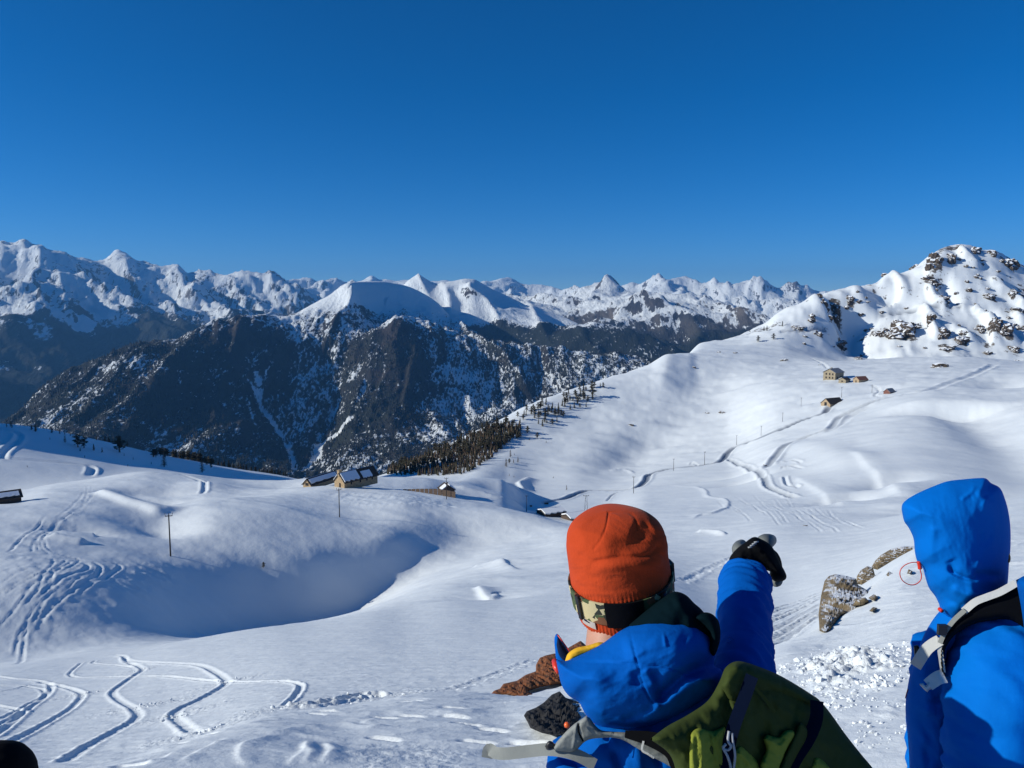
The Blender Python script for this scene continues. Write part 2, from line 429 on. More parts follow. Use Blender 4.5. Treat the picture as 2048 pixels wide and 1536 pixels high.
T0 = loft_mixed(CURVES, az_ev, LNR)
T0 = blur(T0, 2, 0)
T0[:, 15:-15] = blur(T0[:, 15:-15], 2, 1)
_T = T0.copy(); _T[:, 15:-15] = blur(blur(T0[:, 15:-15], 12, 1), 3, 0)
_k = (1 - sstep(180, 300, RR))[:, None]
T0 = T0 * (1 - _k) + _T * _k
# behind the camera the two ends of the sheet meet
bk = sstep(math.radians(60), math.radians(180), np.abs(AZ_ALL)) * 0.5
mirror = T0[:, ::-1]
T0 = T0 * (1 - bk) + mirror * bk
up = sstep(math.radians(75), math.radians(150), np.abs(AZ_ALL))[None, :] * sstep(0.8, 5.0, RR)[:, None]
T0 = T0 * (1 - up) + up * (0.02 - 1.7 / np.maximum(RR, 1.2))[:, None] * 1.0
GX = RR[:, None] * np.sin(AZ_ALL)[None, :]
GY = RR[:, None] * np.cos(AZ_ALL)[None, :]
GZ = T0 * RR[:, None]
GZ_BASE = GZ.copy()
CHURN = np.zeros_like(GZ); ROCKM = np.zeros_like(GZ) - 1.0; PATH_GREY = np.zeros_like(GZ)

def hit(px, py, base=True):
    """first point of the snow slope seen at a photo pixel"""
    d = ray(px, py)
    a = math.atan2(d[0], d[1]); tau = d[2] / math.hypot(d[0], d[1])
    c = np.interp(a, AZ_ALL, np.arange(len(AZ_ALL)))
    c0 = int(c); f = c - c0
    G = GZ_BASE if base else GZ
    t = (G[:, c0] * (1 - f) + G[:, c0 + 1] * f) / RR
    k = np.nonzero(t[20:] >= tau)[0]
    if len(k) == 0:
        i = int(np.argmax(t[20:])) + 20
        r = RR[i]
    else:
        i = max(k[0] + 20, 1)
        g = (tau - t[i - 1]) / (t[i] - t[i - 1] + 1e-12)
        r = math.exp(LNR[i - 1] + g * (LNR[i] - LNR[i - 1]))
    return Vector((r * math.sin(a), r * math.cos(a), r * tau))

def ground(x, y):
    r = math.hypot(x, y); a = math.atan2(x, y)
    i = np.interp(math.log(r), LNR, np.arange(len(LNR))); c = np.interp(a, AZ_ALL, np.arange(len(AZ_ALL)))
    i0 = min(int(i), len(LNR) - 2); c0 = min(int(c), len(AZ_ALL) - 2); f = i - i0; g = c - c0
    return ((GZ[i0, c0] * (1 - g) + GZ[i0, c0 + 1] * g) * (1 - f) + (GZ[i0 + 1, c0] * (1 - g) + GZ[i0 + 1, c0 + 1] * g) * f)

def catmull(p, n=8):
    p = np.asarray(p, float)
    q = np.vstack([2 * p[0] - p[1], p, 2 * p[-1] - p[-2]])
    t = np.linspace(0, 1, n, endpoint=False)[:, None]
    out = []
    for i in range(1, len(q) - 2):
        a, b, c, d = q[i - 1], q[i], q[i + 1], q[i + 2]
        out.append(0.5 * (2 * b + (c - a) * t + (2 * a - 5 * b + 4 * c - d) * t ** 2 + (3 * b - a - 3 * c + d) * t ** 3))
    out.append(p[-1:])
    return np.vstack(out)

def line_field(xy, reach):
    """slices of the grid near a polyline, with signed distance and position along it"""
    r = np.hypot(xy[:, 0], xy[:, 1]); a = np.arctan2(xy[:, 0], xy[:, 1])
    i0 = np.searchsorted(RR, max(r.min() - reach, 0.3)); i1 = np.searchsorted(RR, r.max() + reach) + 1
    da = reach / max(r.min() - reach, r.min() * 0.5)
    c0 = max(np.searchsorted(AZ_ALL, a.min() - da) - 1, 0); c1 = np.searchsorted(AZ_ALL, a.max() + da) + 1
    sl = (slice(i0, i1), slice(c0, c1))
    X = GX[sl]; Y = GY[sl]
    best = np.full(X.shape, 1e18); sg = np.zeros(X.shape); al = np.zeros(X.shape)
    n = len(xy) - 1
    for k in range(n):
        ax, ay = xy[k]; bx, by = xy[k + 1]
        # only the part of the block that can be near this segment
        rr_ = np.hypot([ax, bx], [ay, by]); aa_ = np.arctan2([ax, bx], [ay, by])
        j0 = max(np.searchsorted(RR, rr_.min() - reach) - i0, 0); j1 = max(np.searchsorted(RR, rr_.max() + reach) + 1 - i0, 0)
        dk = reach / max(rr_.min() - reach, rr_.min() * 0.5)
        e0 = max(np.searchsorted(AZ_ALL, aa_.min() - dk) - 1 - c0, 0); e1 = max(np.searchsorted(AZ_ALL, aa_.max() + dk) + 1 - c0, 0)
        s = (slice(j0, j1), slice(e0, e1))
        Xs = X[s]; Ys = Y[s]
        if Xs.size == 0: continue
        ux, uy = bx - ax, by - ay; L2 = ux * ux + uy * uy + 1e-12
        t = np.clip(((Xs - ax) * ux + (Ys - ay) * uy) / L2, 0, 1)
        dx = Xs - ax - t * ux; dy = Ys - ay - t * uy
        d = np.hypot(dx, dy)
        m = d < best[s]
        best[s] = np.where(m, d, best[s])
        sg[s] = np.where(m, np.sign(ux * dy - uy * dx), sg[s]); al[s] = np.where(m, (k + t) / n, al[s])
    return sl, best, sg, al

def groove(pts, width, depth, berm=0.5, side=0, ends=0.06, wob=0.0, churn=0.0, world_pts=False, n=8, path_grey=0.0):
    """a track pressed into the snow with a raised edge; pts are photo pixels"""
    w = [tuple(hit(*p))[:2] for p in pts] if not world_pts else pts
    xy = catmull(w, n) if len(w) > 2 else np.asarray(w, float)
    sl, d, sg, al = line_field(xy, width * 3)
    s = d * sg
    if wob:
        s = s + wob * perlin(GX[sl] * 1.3 / width, GY[sl] * 1.3 / width, 5) * width
        d = np.abs(s)
    e = sstep(0, ends, al) * sstep(0, ends, 1 - al)
    g = -depth * np.exp(-(d / (0.5 * width)) ** 4)
    bm = np.exp(-((d - 0.85 * width) / (0.3 * width)) ** 2)
    if side: bm = bm * np.where(s * side > 0, 1.0, 0.25)
    GZ[sl] += (g + berm * depth * bm) * e
    if path_grey:
        PATH_GREY[sl] = np.maximum(PATH_GREY[sl], path_grey * np.exp(-(d / (0.62 * width)) ** 4) * e)
    if churn:
        CHURN[sl] = np.maximum(CHURN[sl], churn * np.exp(-(d / (1.2 * width)) ** 2) * e)

def ridge(pts, width, height, side=0, ends=0.15, world_pts=False, sharp=1.0):
    """a raised (or, with negative height, sunken) line; side makes it a step that falls away on one hand"""
    w = [tuple(hit(*p))[:2] for p in pts] if not world_pts else pts
    xy = catmull(w, 6) if len(w) > 2 else np.asarray(w, float)
    sl, d, sg, al = line_field(xy, width * 3.2)
    e = sstep(0, ends, al) * sstep(0, ends, 1 - al)
    if side:
        s = d * sg * side
        v = np.where(s > 0, np.exp(-(d / (width * 0.35)) ** 2), np.exp(-(d / width) ** 2))
    else:
        v = np.exp(-(d / width) ** (2 * sharp) ) if sharp >= 1 else np.exp(-(d / width))
    GZ[sl] += height * v * e

def bump(px, py, height, su, sv=None, ang=0.0):
    """a rounded mound (or hollow) su metres along and sv across a direction ang from the photo's right"""
    c = hit(px, py); sv = sv or su
    R = math.hypot(c.x, c.y); reach = 3 * max(su, sv); az = math.atan2(c.x, c.y)
    i0 = np.searchsorted(RR, max(R - reach, 0.3)); i1 = np.searchsorted(RR, R + reach) + 1
    da = min(reach / max(R, 1), 0.9)
    c0 = np.searchsorted(AZ_ALL, az - da); c1 = np.searchsorted(AZ_ALL, az + da) + 1
    sl = (slice(i0, i1), slice(c0, c1))
    dx = GX[sl] - c.x; dy = GY[sl] - c.y
    u = dx * math.cos(ang) + dy * math.sin(ang); v = -dx * math.sin(ang) + dy * math.cos(ang)
    GZ[sl] += height * np.exp(-(u / su) ** 2 - (v / sv) ** 2)

def img_mask(pts, soft):
    """0..1 inside a photo-space polygon projected on the ground (used to say which ground is churned)"""
    w = np.array([tuple(hit(*p))[:2] for p in pts])
    r = np.hypot(w[:, 0], w[:, 1])
    i0 = np.searchsorted(RR, r.min() * 0.9); i1 = np.searchsorted(RR, r.max() * 1.1) + 1
    a = np.arctan2(w[:, 0], w[:, 1])
    c0 = np.searchsorted(AZ_ALL, a.min() - 0.03); c1 = np.searchsorted(AZ_ALL, a.max() + 0.03) + 1
    sl = (slice(i0, i1), slice(c0, c1))
    X = GX[sl]; Y = GY[sl]
    ins = np.zeros(X.shape, bool); dist = np.full(X.shape, 1e9)
    for k in range(len(w)):
        ax, ay = w[k]; bx, by = w[(k + 1) % len(w)]
        cond = ((ay > Y) != (by > Y)) & (X < (bx - ax) * (Y - ay) / (by - ay + 1e-12) + ax)
        ins ^= cond
        ux, uy = bx - ax, by - ay
        t = np.clip(((X - ax) * ux + (Y - ay) * uy) / (ux * ux + uy * uy + 1e-12), 0, 1)
        dist = np.minimum(dist, np.hypot(X - ax - t * ux, Y - ay - t * uy))
    return sl, sstep(0, soft, np.where(ins, dist, 0))

# --- broad relief noise: rolling snow, more with distance
damp = sstep(15, 120, RR)[:, None] * (1 - sstep(1500, 2600, RR))[:, None]
rollA = fbm(GX / 70 + 3, GY / 34 + 9, 3, 11) * 0.9
rollB = fbm(GX / 26, GY / 13 + 4, 3, 23) * 0.28
rollC = np.maximum(fbm(GX / 15 + GY / 45, GY / 8.5, 3, 27), -0.25) * 0.42
far = sstep(300, 620, RR)[:, None]
right = sstep(-60, 120, GX)
lft = (sstep(110, 160, RR) * (1 - sstep(330, 430, RR)))[:, None] * (1 - right)
GZ += damp * (rollA * (0.35 + 0.8 * far * right + 0.55 * lft) + rollB * (0.5 + 1.5 * far * right) + rollC * far * right * (1 - sstep(820, 900, RR))[:, None])
# fine wind relief close by
near = (1 - sstep(60, 220, RR))[:, None] * sstep(2, 6, RR)[:, None]
GZ += near * fbm(GX / 2.2 + 0.4 * GY, GY / 1.0, 3, 41) * 0.022
sas = sstep(4, 9, RR)[:, None] * (1 - sstep(26, 60, RR))[:, None]
GZ += sas * np.clip(ridged(GX / 1.5 + GY / 3.0, GY / 0.8 - GX / 2.5, 3, 43) - 0.9, 0, 1) * 0.035
mid = sstep(60, 110, RR)[:, None] * (1 - sstep(260, 420, RR))[:, None]
GZ += mid * np.clip(fbm(GX / 9 + GY / 30, GY / 5.0, 4, 51), -0.6, 1) * 0.16

# unseen hill added left of the frame to shade the far left spur
GZ += 185 * np.exp(-((GX + 470) / 74) ** 2 - ((GY - 430) / 90) ** 2)

# --- named relief of the slopes (photo pixels say where on the ground)
def C4(*p): return [(x / 2.416, 900 + y / 2.416) for x, y in p]          # notes taken on enlarged views
def C5(*p): return [(600 + x / 2.415, 900 + y / 2.415) for x, y in p]
def CL(*p): return [(x / 5.12, 960 + y / 5.12) for x, y in p]
def CA(*p): return [(x / 2.926, 440 + y / 2.926) for x, y in p]
def CR(*p): return [(1100 + x / 2.56, 640 + y / 2.56) for x, y in p]
def CM(*p): return [(1560 + x / 4.197, 470 + y / 4.197) for x, y in p]

# mounds and hollows of the middle ground
bump(110, 1190, 2.2, 22, 16)
bump(300, 1040, -2.4, 9, 7); bump(330, 1060, -1.6, 6, 5)
bump(480, 1050, 1.4, 12, 12); bump(600, 1040, 1.2, 16, 10)
ridge([(190, 985), (240, 1000), (290, 1015), (335, 1028)], 5, 1.5, side=-1)
ridge([(180, 990), (240, 985), (300, 1000), (350, 1012)], 4, -1.2)
bump(150, 1055, -1.3, 6, 3, 0.2); ridge([(118, 1052), (160, 1060), (195, 1062)], 2.2, 1.0, side=1)
ridge([(100, 1072), (140, 1080), (180, 1088)], 2.0, 0.9, side=1)
bump(300, 985, -1.0, 10, 5); bump(420, 975, 1.2, 10, 6); bump(560, 970, -1.2, 14, 8)
bump(960, 1040, 2.2, 16, 12); bump(1000, 1075, -1.0, 12, 8)
bump(860, 1075, -0.8, 12, 6, 0.3)
# hollow right of the shaded bank and soft waves on the valley floor
bump(980, 1165, 0.7, 8, 4, 0.25); bump(960, 1190, -0.7, 5, 3); bump(1010, 1130, 0.8, 9, 3, 0.3)
ridge([(940, 1140), (990, 1130), (1035, 1138)], 2.2, 0.6, side=1)
ridge([(955, 1175), (975, 1188), (1000, 1185)], 1.6, 0.45, side=-1)
# bank by the chalet and the road bank behind the hill
bump(1010, 975, -3.0, 16, 9, 0.2); ridge([(1062, 955), (1040, 970), (1050, 985)], 5, 2.2, side=-1)
ridge([(905, 972), (960, 985), (1010, 1000), (1050, 1012)], 3.0, 1.2, side=1)
# right flank: streaks and hollows
bump(1420, 958, -3.0, 22, 8, 0.2); bump(1480, 965, -2.4, 14, 6, 0.1)
bump(1690, 990, -4.5, 14, 9, 0.5); bump(1780, 950, -5, 16, 9, 0.6); bump(1850, 985, 2.0, 14, 10)
ridge([(1700, 905), (1740, 930), (1790, 960), (1810, 975)], 7, 1.0, side=-1)
ridge([(1590, 950), (1650, 985), (1700, 1010)], 6, 0.8, side=-1)
ridge([(1560, 890), (1640, 900), (1720, 935)], 12, 2.2)
# spur on the right: the ground falls away beyond the piste
ridge([(1885, 800), (1930, 825), (1990, 870), (2048, 925), (2120, 990)], 28, -13, ends=0.08)
ridge([(1850, 800), (1900, 838), (1960, 885), (2040, 950)], 18, 4.5)
bump(2010, 765, -6, 24, 16, 0.4); bump(1780, 775, -3, 24, 10)
bump(1940, 720, 3.0, 50, 20); bump(1700, 690, 2, 30, 15)
for x, y, h, su, sv in [(1330, 760, 2.2, 18, 10), (1400, 770, -2.2, 20, 9), (1420, 745, 2, 20, 10), (1460, 790, 1.8, 14, 7), (1300, 800, -2.4, 22, 9), (1380, 815, 2.4, 24, 9),
                        (1290, 850, 2.0, 22, 7), (1350, 845, -2.0, 20, 7), (1250, 880, 1.6, 26, 6), (1400, 855, 1.6, 20, 7), (1500, 830, 1.6, 24, 8), (1200, 905, 1.8, 24, 6), (1310, 905, 1.8, 28, 6),
                        (1180, 860, -1.6, 20, 7), (1250, 830, 1.8, 18, 7), (1600, 780, 1.4, 18, 9), (1120, 945, 1.4, 20, 6), (1240, 930, -1.4, 24, 6)]:
    bump(x, y, h * 0.7, su, sv, 0.12)

# rocky peak: gullies and ribs running down to the right
def rib(p, w, h, side=0): ridge(CM(*p), w * 0.8, h * 0.95, side=side, ends=0.2)
rib([(300, 520), (340, 600), (430, 720), (520, 820)], 16, 13)
rib([(560, 540), (600, 720), (640, 900), (660, 1030)], 34, -34)
rib([(620, 450), (700, 560), (740, 680)], 16, 10)
rib([(740, 700), (730, 860), (760, 980)], 22, 10)
rib([(900, 340), (980, 380), (1030, 480), (1000, 540)], 14, 9, -1)
rib([(820, 430), (900, 500), (960, 560)], 18, -14)
rib([(1130, 560), (1300, 700), (1450, 800), (1560, 870), (1640, 950)], 14, 13, -1)
rib([(1240, 620), (1400, 760), (1520, 850)], 10, -8)
rib([(1590, 590), (1700, 700), (1850, 830), (2000, 930)], 14, 13, -1)
rib([(1700, 590), (1850, 740), (2040, 900)], 12, -9)
rib([(1740, 350), (1850, 460), (1980, 560), (2100, 650)], 14, 12, -1)
rib([(1480, 110), (1570, 210), (1700, 300)], 12, 11, -1)
rib([(1230, 400), (1300, 560), (1420, 610)], 14, 10, -1)
rib([(1340, 330), (1400, 450), (1440, 580)], 16, -15)
rib([(1200, 680), (1260, 780), (1330, 900)], 12, 10, -1)
rib([(1680, 720), (1760, 800), (1800, 950)], 12, 9, -1)
rib([(1940, 640), (2048, 760)], 12, 8, -1)
rib([(1420, 130), (1330, 230), (1280, 380)], 16, 9)
for p in [(1290, 300), (1430, 230), (1050, 820), (1270, 780), (1380, 870), (1520, 905), (1810, 850), (1900, 880), (1960, 250), (470, 560), (580, 560), (380, 640), (1780, 170)]:
    q = CM(p)[0]; bump(q[0], q[1], 3.0, 12, 9)
pk = sstep(965, 1040, RR)[:, None] * (1 - sstep(1700, 2100, RR))[:, None] * sstep(60, 330, GX)
GZ += pk * ((ridged(GX / 95 - GY / 260, GY / 210 + GX / 300, 5, 77) - 1.0) * 3.2 + (ridged(GX / 26, GY / 34, 3, 78) - 1.0) * 1.5)
ROCKM = np.where(pk > 0.3, 0.22 + 0.27 * fbm(GX / 60, GY / 60, 3, 71) + 0.10 * sstep(1120, 1300, RR)[:, None], ROCKM)
BIG = [(1290, 285, 120, 150, 'tall dark crag on the left shoulder of the rocky summit'), (1440, 225, 85, 90, 'dark crag below the summit, right of the tall crag'),
       (1275, 395, 120, 55, 'flat dark rock band below the tall crag'), (1385, 575, 85, 40, 'small rock rib just above the road cut, foot of the crag gully'),
       (1030, 830, 210, 170, 'largest rocky bluff standing below the mountain road cut'), (850, 805, 110, 75, 'low dark rocks left of the largest rocky bluff'),
       (1140, 770, 90, 70, 'dark rock at the upper right corner of the largest bluff'), (1265, 785, 75, 90, 'upright dark rock right of the largest bluff'),
       (1370, 860, 95, 95, 'dark rock at the plateau edge, left of the sloping rib foot'), (1525, 905, 100, 90, 'dark rock at the foot of the long snow rib'),
       (1400, 965, 130, 45, 'low rocks along the plateau edge under the long snow rib'), (1800, 850, 95, 130, 'upright dark rocks near the right edge of the plateau'),
       (1900, 875, 110, 85, 'broad dark rock right of the upright rocks'), (1960, 975, 95, 70, 'olive brown rock at the far right end of the plateau'),
       (1685, 805, 65, 70, 'small dark rock left of the upright rocks'), (1765, 535, 85, 55, 'dark rock on the slope right below the summit'),
       (1640, 150, 85, 80, 'dark rock right under the highest point of the peak'), (1510, 110, 60, 60, 'small rock at the very top of the peak'),
       (1785, 165, 75, 60, 'dark rock on the right shoulder of the summit'), (1900, 235, 110, 70, 'rock band on the right end of the summit ridge'), (1975, 255, 80, 80, 'brown rock at the far right of the summit ridge'),
       (475, 560, 90, 130, 'dark crag on the ridge of the small foothill peak'), (590, 560, 80, 60, 'rock right of the foothill crag'), (330, 560, 55, 60, 'dark rock at the tip of the foothill peak'),
       (375, 630, 70, 70, 'dark rock below the tip of the foothill peak'), (420, 705, 55, 60, 'rock low on the shaded side of the foothill'), (270, 680, 55, 70, 'brown rock on the sunlit face of the foothill'),
       (160, 775, 110, 40, 'brown rocks beside the lower road cut'), (515, 795, 95, 70, 'dark rock in the shaded gully right of the lower road cut'), (330, 845, 80, 45, 'low rock below the lower road cut'),
       (2005, 660, 110, 50, 'flat rocks at the right edge above the plateau'), (2025, 780, 60, 60, 'dark rock at the right edge of the photo above the plateau'), (1740, 985, 70, 50, 'small rock at the plateau edge below the upright rocks'),
       (1950, 540, 70, 40, 'flat rock on the right slope of the peak'), (1590, 470, 50, 55, 'small dark rock in the middle of the snowy face'), (1110, 270, 45, 45, 'brown rock where the summit ridge steepens'), (1150, 235, 50, 35, 'small rock on the summit ridge, left of the tall crag'),
       (880, 345, 60, 40, 'sunlit rock knob on the snowy ridge left of the summit'), (260, 720, 60, 60, 'grey scree rock on the foothill face')]
for x_, y_, w_, h_, _l in BIG:
    q_ = hit(*CM((x_, y_))[0]); R_ = 0.48 * max(w_, h_) / 4.197 * math.hypot(q_.x, q_.y) / FOC
    ROCKM = np.maximum(ROCKM, np.where(pk > 0.1, 0.04 + 0.62 * np.exp(-((GX - q_.x) / R_) ** 2 - ((GY - q_.y) / (R_ * 1.6)) ** 2), -1))
# cut of the road across the peak
def cut(p, w, d): 
    sl, dd, sg, al = line_field(catmull([tuple(hit(*q))[:2] for q in CM(*p)], 6), w * 4)
    GZ[sl] += np.where(dd < w * 3, -d * np.exp(-(dd / w) ** 4) + d * 0.5 * np.exp(-((dd - 1.5 * w) / w) ** 2), 0)
    PATH_GREY[sl] = np.maximum(PATH_GREY[sl], 0.9 * np.exp(-(dd / (0.7 * w)) ** 2))
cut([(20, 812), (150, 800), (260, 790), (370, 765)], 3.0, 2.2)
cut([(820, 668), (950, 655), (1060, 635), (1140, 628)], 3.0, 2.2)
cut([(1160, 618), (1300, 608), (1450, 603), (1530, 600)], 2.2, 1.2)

# --- ski tracks on the lit slope
TR = [C4((540, 995), (598, 1000), (612, 1026), (690, 1060), (655, 1092), (600, 1130), (548, 1172), (572, 1204), (640, 1246), (668, 1290), (560, 1362), (430, 1432), (300, 1515)),
      C4((600, 1005), (640, 1025), (850, 1035), (970, 1045), (1060, 1085), (1098, 1122), (1068, 1150), (980, 1200), (872, 1250), (846, 1290), (884, 1322), (940, 1362), (1000, 1356)),
      C4((400, 1030), (350, 1070), (338, 1090), (380, 1103), (560, 1100), (800, 1097), (1000, 1115), (1200, 1122), (1350, 1118), (1440, 1130), (1452, 1152), (1420, 1200), (1370, 1245)),
      C4((462, 1022), (452, 1036), (560, 1045), (650, 1056)),
      C4((-60, 1092), (0, 1100), (60, 1110), (150, 1115), (230, 1130), (248, 1156), (220, 1195), (130, 1260), (0, 1365), (-60, 1400)),
      C4((180, 1125), (270, 1140), (350, 1160), (396, 1182), (380, 1216), (330, 1260), (230, 1320), (100, 1390), (0, 1440), (-60, 1470)),
      C4((-60, 1230), (0, 1240), (60, 1250), (108, 1266), (80, 1290), (0, 1330), (-60, 1350)),
      C4((-60, 1136), (0, 1140), (110, 1144), (200, 1160), (214, 1190), (140, 1230), (0, 1300)),
      C4((-40, 1180), (60, 1160), (160, 1135))]
for k, t in enumerate(TR):
    groove(t, (0.32, 0.34, 0.22, 0.20, 0.28, 0.30, 0.30, 0.22, 0.20)[k], (0.055, 0.06, 0.045, 0.04, 0.05, 0.05, 0.05, 0.04, 0.035)[k], berm=0.9, ends=0.02, wob=0.10, churn=0.6, side=(-1 if k < 2 else 0))
groove(C4((1350, 1250), (1500, 1235), (1690, 1205)) + C5((60, 1238), (200, 1210), (330, 1188), (410, 1190)), 0.4, 0.1, berm=1.0, churn=0.7, wob=0.3)
groove(C4((640, 1196), (760, 1176), (900, 1136)), 0.16, 0.03)
groove(C5((720, 1162), (850, 1120), (1000, 1062), (1140, 1010)), 0.4, 0.025, berm=1.0, wob=0.6, churn=1.0)
# crumbled snow thrown out at the turns
for x, y, s in C4((735, 1235), (690, 1065), (405, 1180), (1105, 1120), (835, 1285), (1000, 1360), (1365, 1250)) and [(304, 1411, 1.2), (285, 1341, 0.8), (168, 1389, 1.0), (457, 1364, 1.0), (345, 1432, 1.0), (414, 1462, 0.9), (565, 1417, 0.9), (755, 1396, 1.2)]:
    c = hit(x, y); sl, d, sg, al = line_field(np.array([[c.x - s, c.y - s * .3], [c.x + s, c.y + s * .3]]), 3 * s)
    e = np.exp(-(d / s) ** 2)
    GZ[sl] += e * (0.0 + 0.05 * np.abs(fbm(GX[sl] * 3.2, GY[sl] * 3.2, 3, 88))); CHURN[sl] = np.maximum(CHURN[sl], e)

# --- tracks of the piste on the left
ML = [CL((1000, 130), (830, 270), (680, 360), (560, 450), (470, 560), (460, 650), (500, 740), (620, 800), (780, 840), (810, 880), (760, 960), (650, 1050)),
      CL((690, 330), (540, 440), (400, 570), (340, 680), (330, 780)), CL((560, 420), (430, 550), (380, 650), (400, 760)), CL((470, 370), (300, 530), (200, 640), (80, 800)),
      CL((430, 400), (240, 600), (120, 760)), CL((620, 400), (500, 500), (430, 620), (430, 720), (520, 800)), CL((940, 60), (880, 160), (760, 300), (600, 420)), CL((900, 40), (860, 120), (700, 280), (560, 400)),
      CL((600, 790), (800, 850), (960, 890), (1030, 960), (1010, 1050), (960, 1130), (820, 1229), (560, 1400), (380, 1560)),
      CL((1040, 855), (1170, 870), (1230, 920), (1180, 1000), (1100, 1080), (1020, 1140), (800, 1300)),
      CL((840, 910), (900, 940), (890, 1000), (820, 1060), (700, 1120), (580, 1200), (430, 1310)),
      CL((540, 860), (550, 950), (500, 1040), (440, 1130), (430, 1190), (380, 1300)), CL((690, 860), (620, 980), (540, 1060), (550, 1150), (500, 1229), (380, 1370)),
      CL((520, 1030), (300, 1130), (120, 1229), (0, 1290)), CL((300, 985), (100, 1050), (0, 1080)), CL((480, 1080), (250, 1190), (60, 1300)), CL((740, 900), (600, 1040), (400, 1180), (150, 1350)),
      CL((420, 1000), (200, 1090), (20, 1190)), CL((100, 870), (260, 880), (400, 900), (520, 870)), CL((640, 1000), (560, 1100), (420, 1260), (240, 1400)), CL((860, 1100), (700, 1250), (480, 1420), (200, 1620)),
      CL((470, 1330), (330, 1460), (200, 1640), (150, 1800)), CL((560, 1260), (420, 1420), (330, 1560), (180, 1700)), CL((330, 1240), (160, 1420), (0, 1560)), CL((400, 1500), (250, 1660), (130, 1900))]
for k, t in enumerate(ML):
    groove(t, 0.5 if k not in (8, 9, 10) else 0.75, 0.06 if k not in (8, 9, 10) else 0.12, berm=0.6, ends=0.05, wob=0.12)
sl, e = img_mask([(30, 1060), (140, 1020), (200, 985), (160, 1060), (110, 1090), (170, 1120), (230, 1160), (150, 1290), (0, 1320), (0, 1130)], 3)
GZ[sl] += e * fbm(GX[sl] / 2.4, GY[sl] / 1.5, 3, 61) * 0.10
sl, e = img_mask([(230, 1120), (380, 1112), (400, 1150), (330, 1230), (220, 1270), (190, 1220)], 5)
GZ[sl] += e * ridged(GX[sl] / 5 + GY[sl] / 9, GY[sl] / 3, 3, 62) * 0.22
sl, e = img_mask([(640, 985), (800, 985), (900, 1005), (960, 1030), (800, 1020), (680, 1010)], 4)
GZ[sl] += e * ridged(GX[sl] / 4, GY[sl] / 4, 3, 63) * 0.16
# road of the far left spur and the track over the mound
groove(CA((-120, 1215), (0, 1228), (90, 1245), (113, 1266), (90, 1300), (32, 1350), (16, 1385), (40, 1398), (180, 1408), (350, 1420), (480, 1430), (536, 1446), (538, 1475), (515, 1506)), 3.2, 0.6, berm=0.8, side=0)
groove(C4((700, 118), (850, 120), (930, 140), (984, 166), (990, 200), (975, 216)), 1.6, 0.3, berm=0.8)
# paths on the right flank
groove(CR((-60, 945), (0, 930), (80, 915), (150, 885), (220, 872), (330, 872), (440, 858), (490, 825), (510, 795), (600, 765), (720, 745), (850, 730), (893, 705), (910, 680), (960, 645), (1080, 600), (1200, 555), (1310, 510), (1400, 480), (1430, 445), (1480, 420)), 3.6, 1.0, berm=0.4, path_grey=1.0)
groove(CR((900, 705), (960, 735), (1040, 765), (1095, 800), (1115, 850), (1180, 885), (1270, 910)), 2.6, 0.7, berm=0.7, wob=0.2, path_grey=0.6)
groove(CR((1116, 755), (1132, 728), (1200, 660), (1300, 610), (1420, 565), (1450, 540), (1480, 500), (1545, 468), (1700, 410), (1800, 385)), 4.0, 1.0, berm=0.6, path_grey=0.5)
groove(CR((1420, 580), (1480, 540), (1540, 490), (1640, 440)), 5.0, 0.6, berm=0.4, path_grey=0.22)
groove([(1800, 790), (1850, 782), (1900, 765), (1960, 745), (1990, 728)], 5, 1.0, berm=0.5)
groove(CR((290, 930), (330, 892), (400, 872)), 1.2, 0.35, path_grey=0.5); groove(CR((1330, 190), (1380, 215), (1425, 250)), 2.4, 0.7)
groove(CR((1640, 330), (1690, 350), (1665, 380), (1700, 395)), 2, 0.7)
for p in [((1180, 730), (1240, 720), (1290, 735)), ((1200, 800), (1215, 840), (1270, 855), (1250, 840)), ((1180, 760), (1230, 748), (1300, 760)), ((720, 735), (730, 728), (760, 738))]:
    groove(CR(*p), 1.6, 0.5, berm=0.9)
ridge(CR((560, 830), (680, 850), (760, 855), (800, 875), (812, 905), (900, 920), (905, 960), (830, 990), (760, 1000), (720, 1040)), 1.6, 0.45, side=1)
ridge(CR((745, 1085), (800, 1080), (870, 1085), (900, 1095)), 1.4, 0.7, side=1)
ridge(CR((300, 770), (380, 765), (440, 785)), 2.0, 0.8, side=1)
for k in range(16):
    x0 = 850 + 40 * k + rng.uniform(-20, 20); y0 = 880 + 6 * k + rng.uniform(-30, 50)
    groove(CR((x0, y0), (x0 + 50, y0 + 40 + rng.uniform(-15, 15)), (x0 + 90, y0 + 50), (x0 + 150, y0 + 95 + rng.uniform(-20, 20))), 0.6, 0.10, berm=0.9)
# rutted track below the rock on the right
for k in range(9):
    o = k * 9 + rng.uniform(-3, 3)
    groove([(1530, 1225 + o), (1565, 1212 + o), (1600, 1200 + o * 0.8), (1650, 1178 + o * 0.6)], 0.5, 0.07, berm=0.8, wob=0.5, churn=0.8, path_grey=0.3)
groove([(1360, 1168), (1400, 1145), (1440, 1128), (1480, 1110)], 1.2, 0.1, berm=0.9, wob=0.6, churn=0.9)
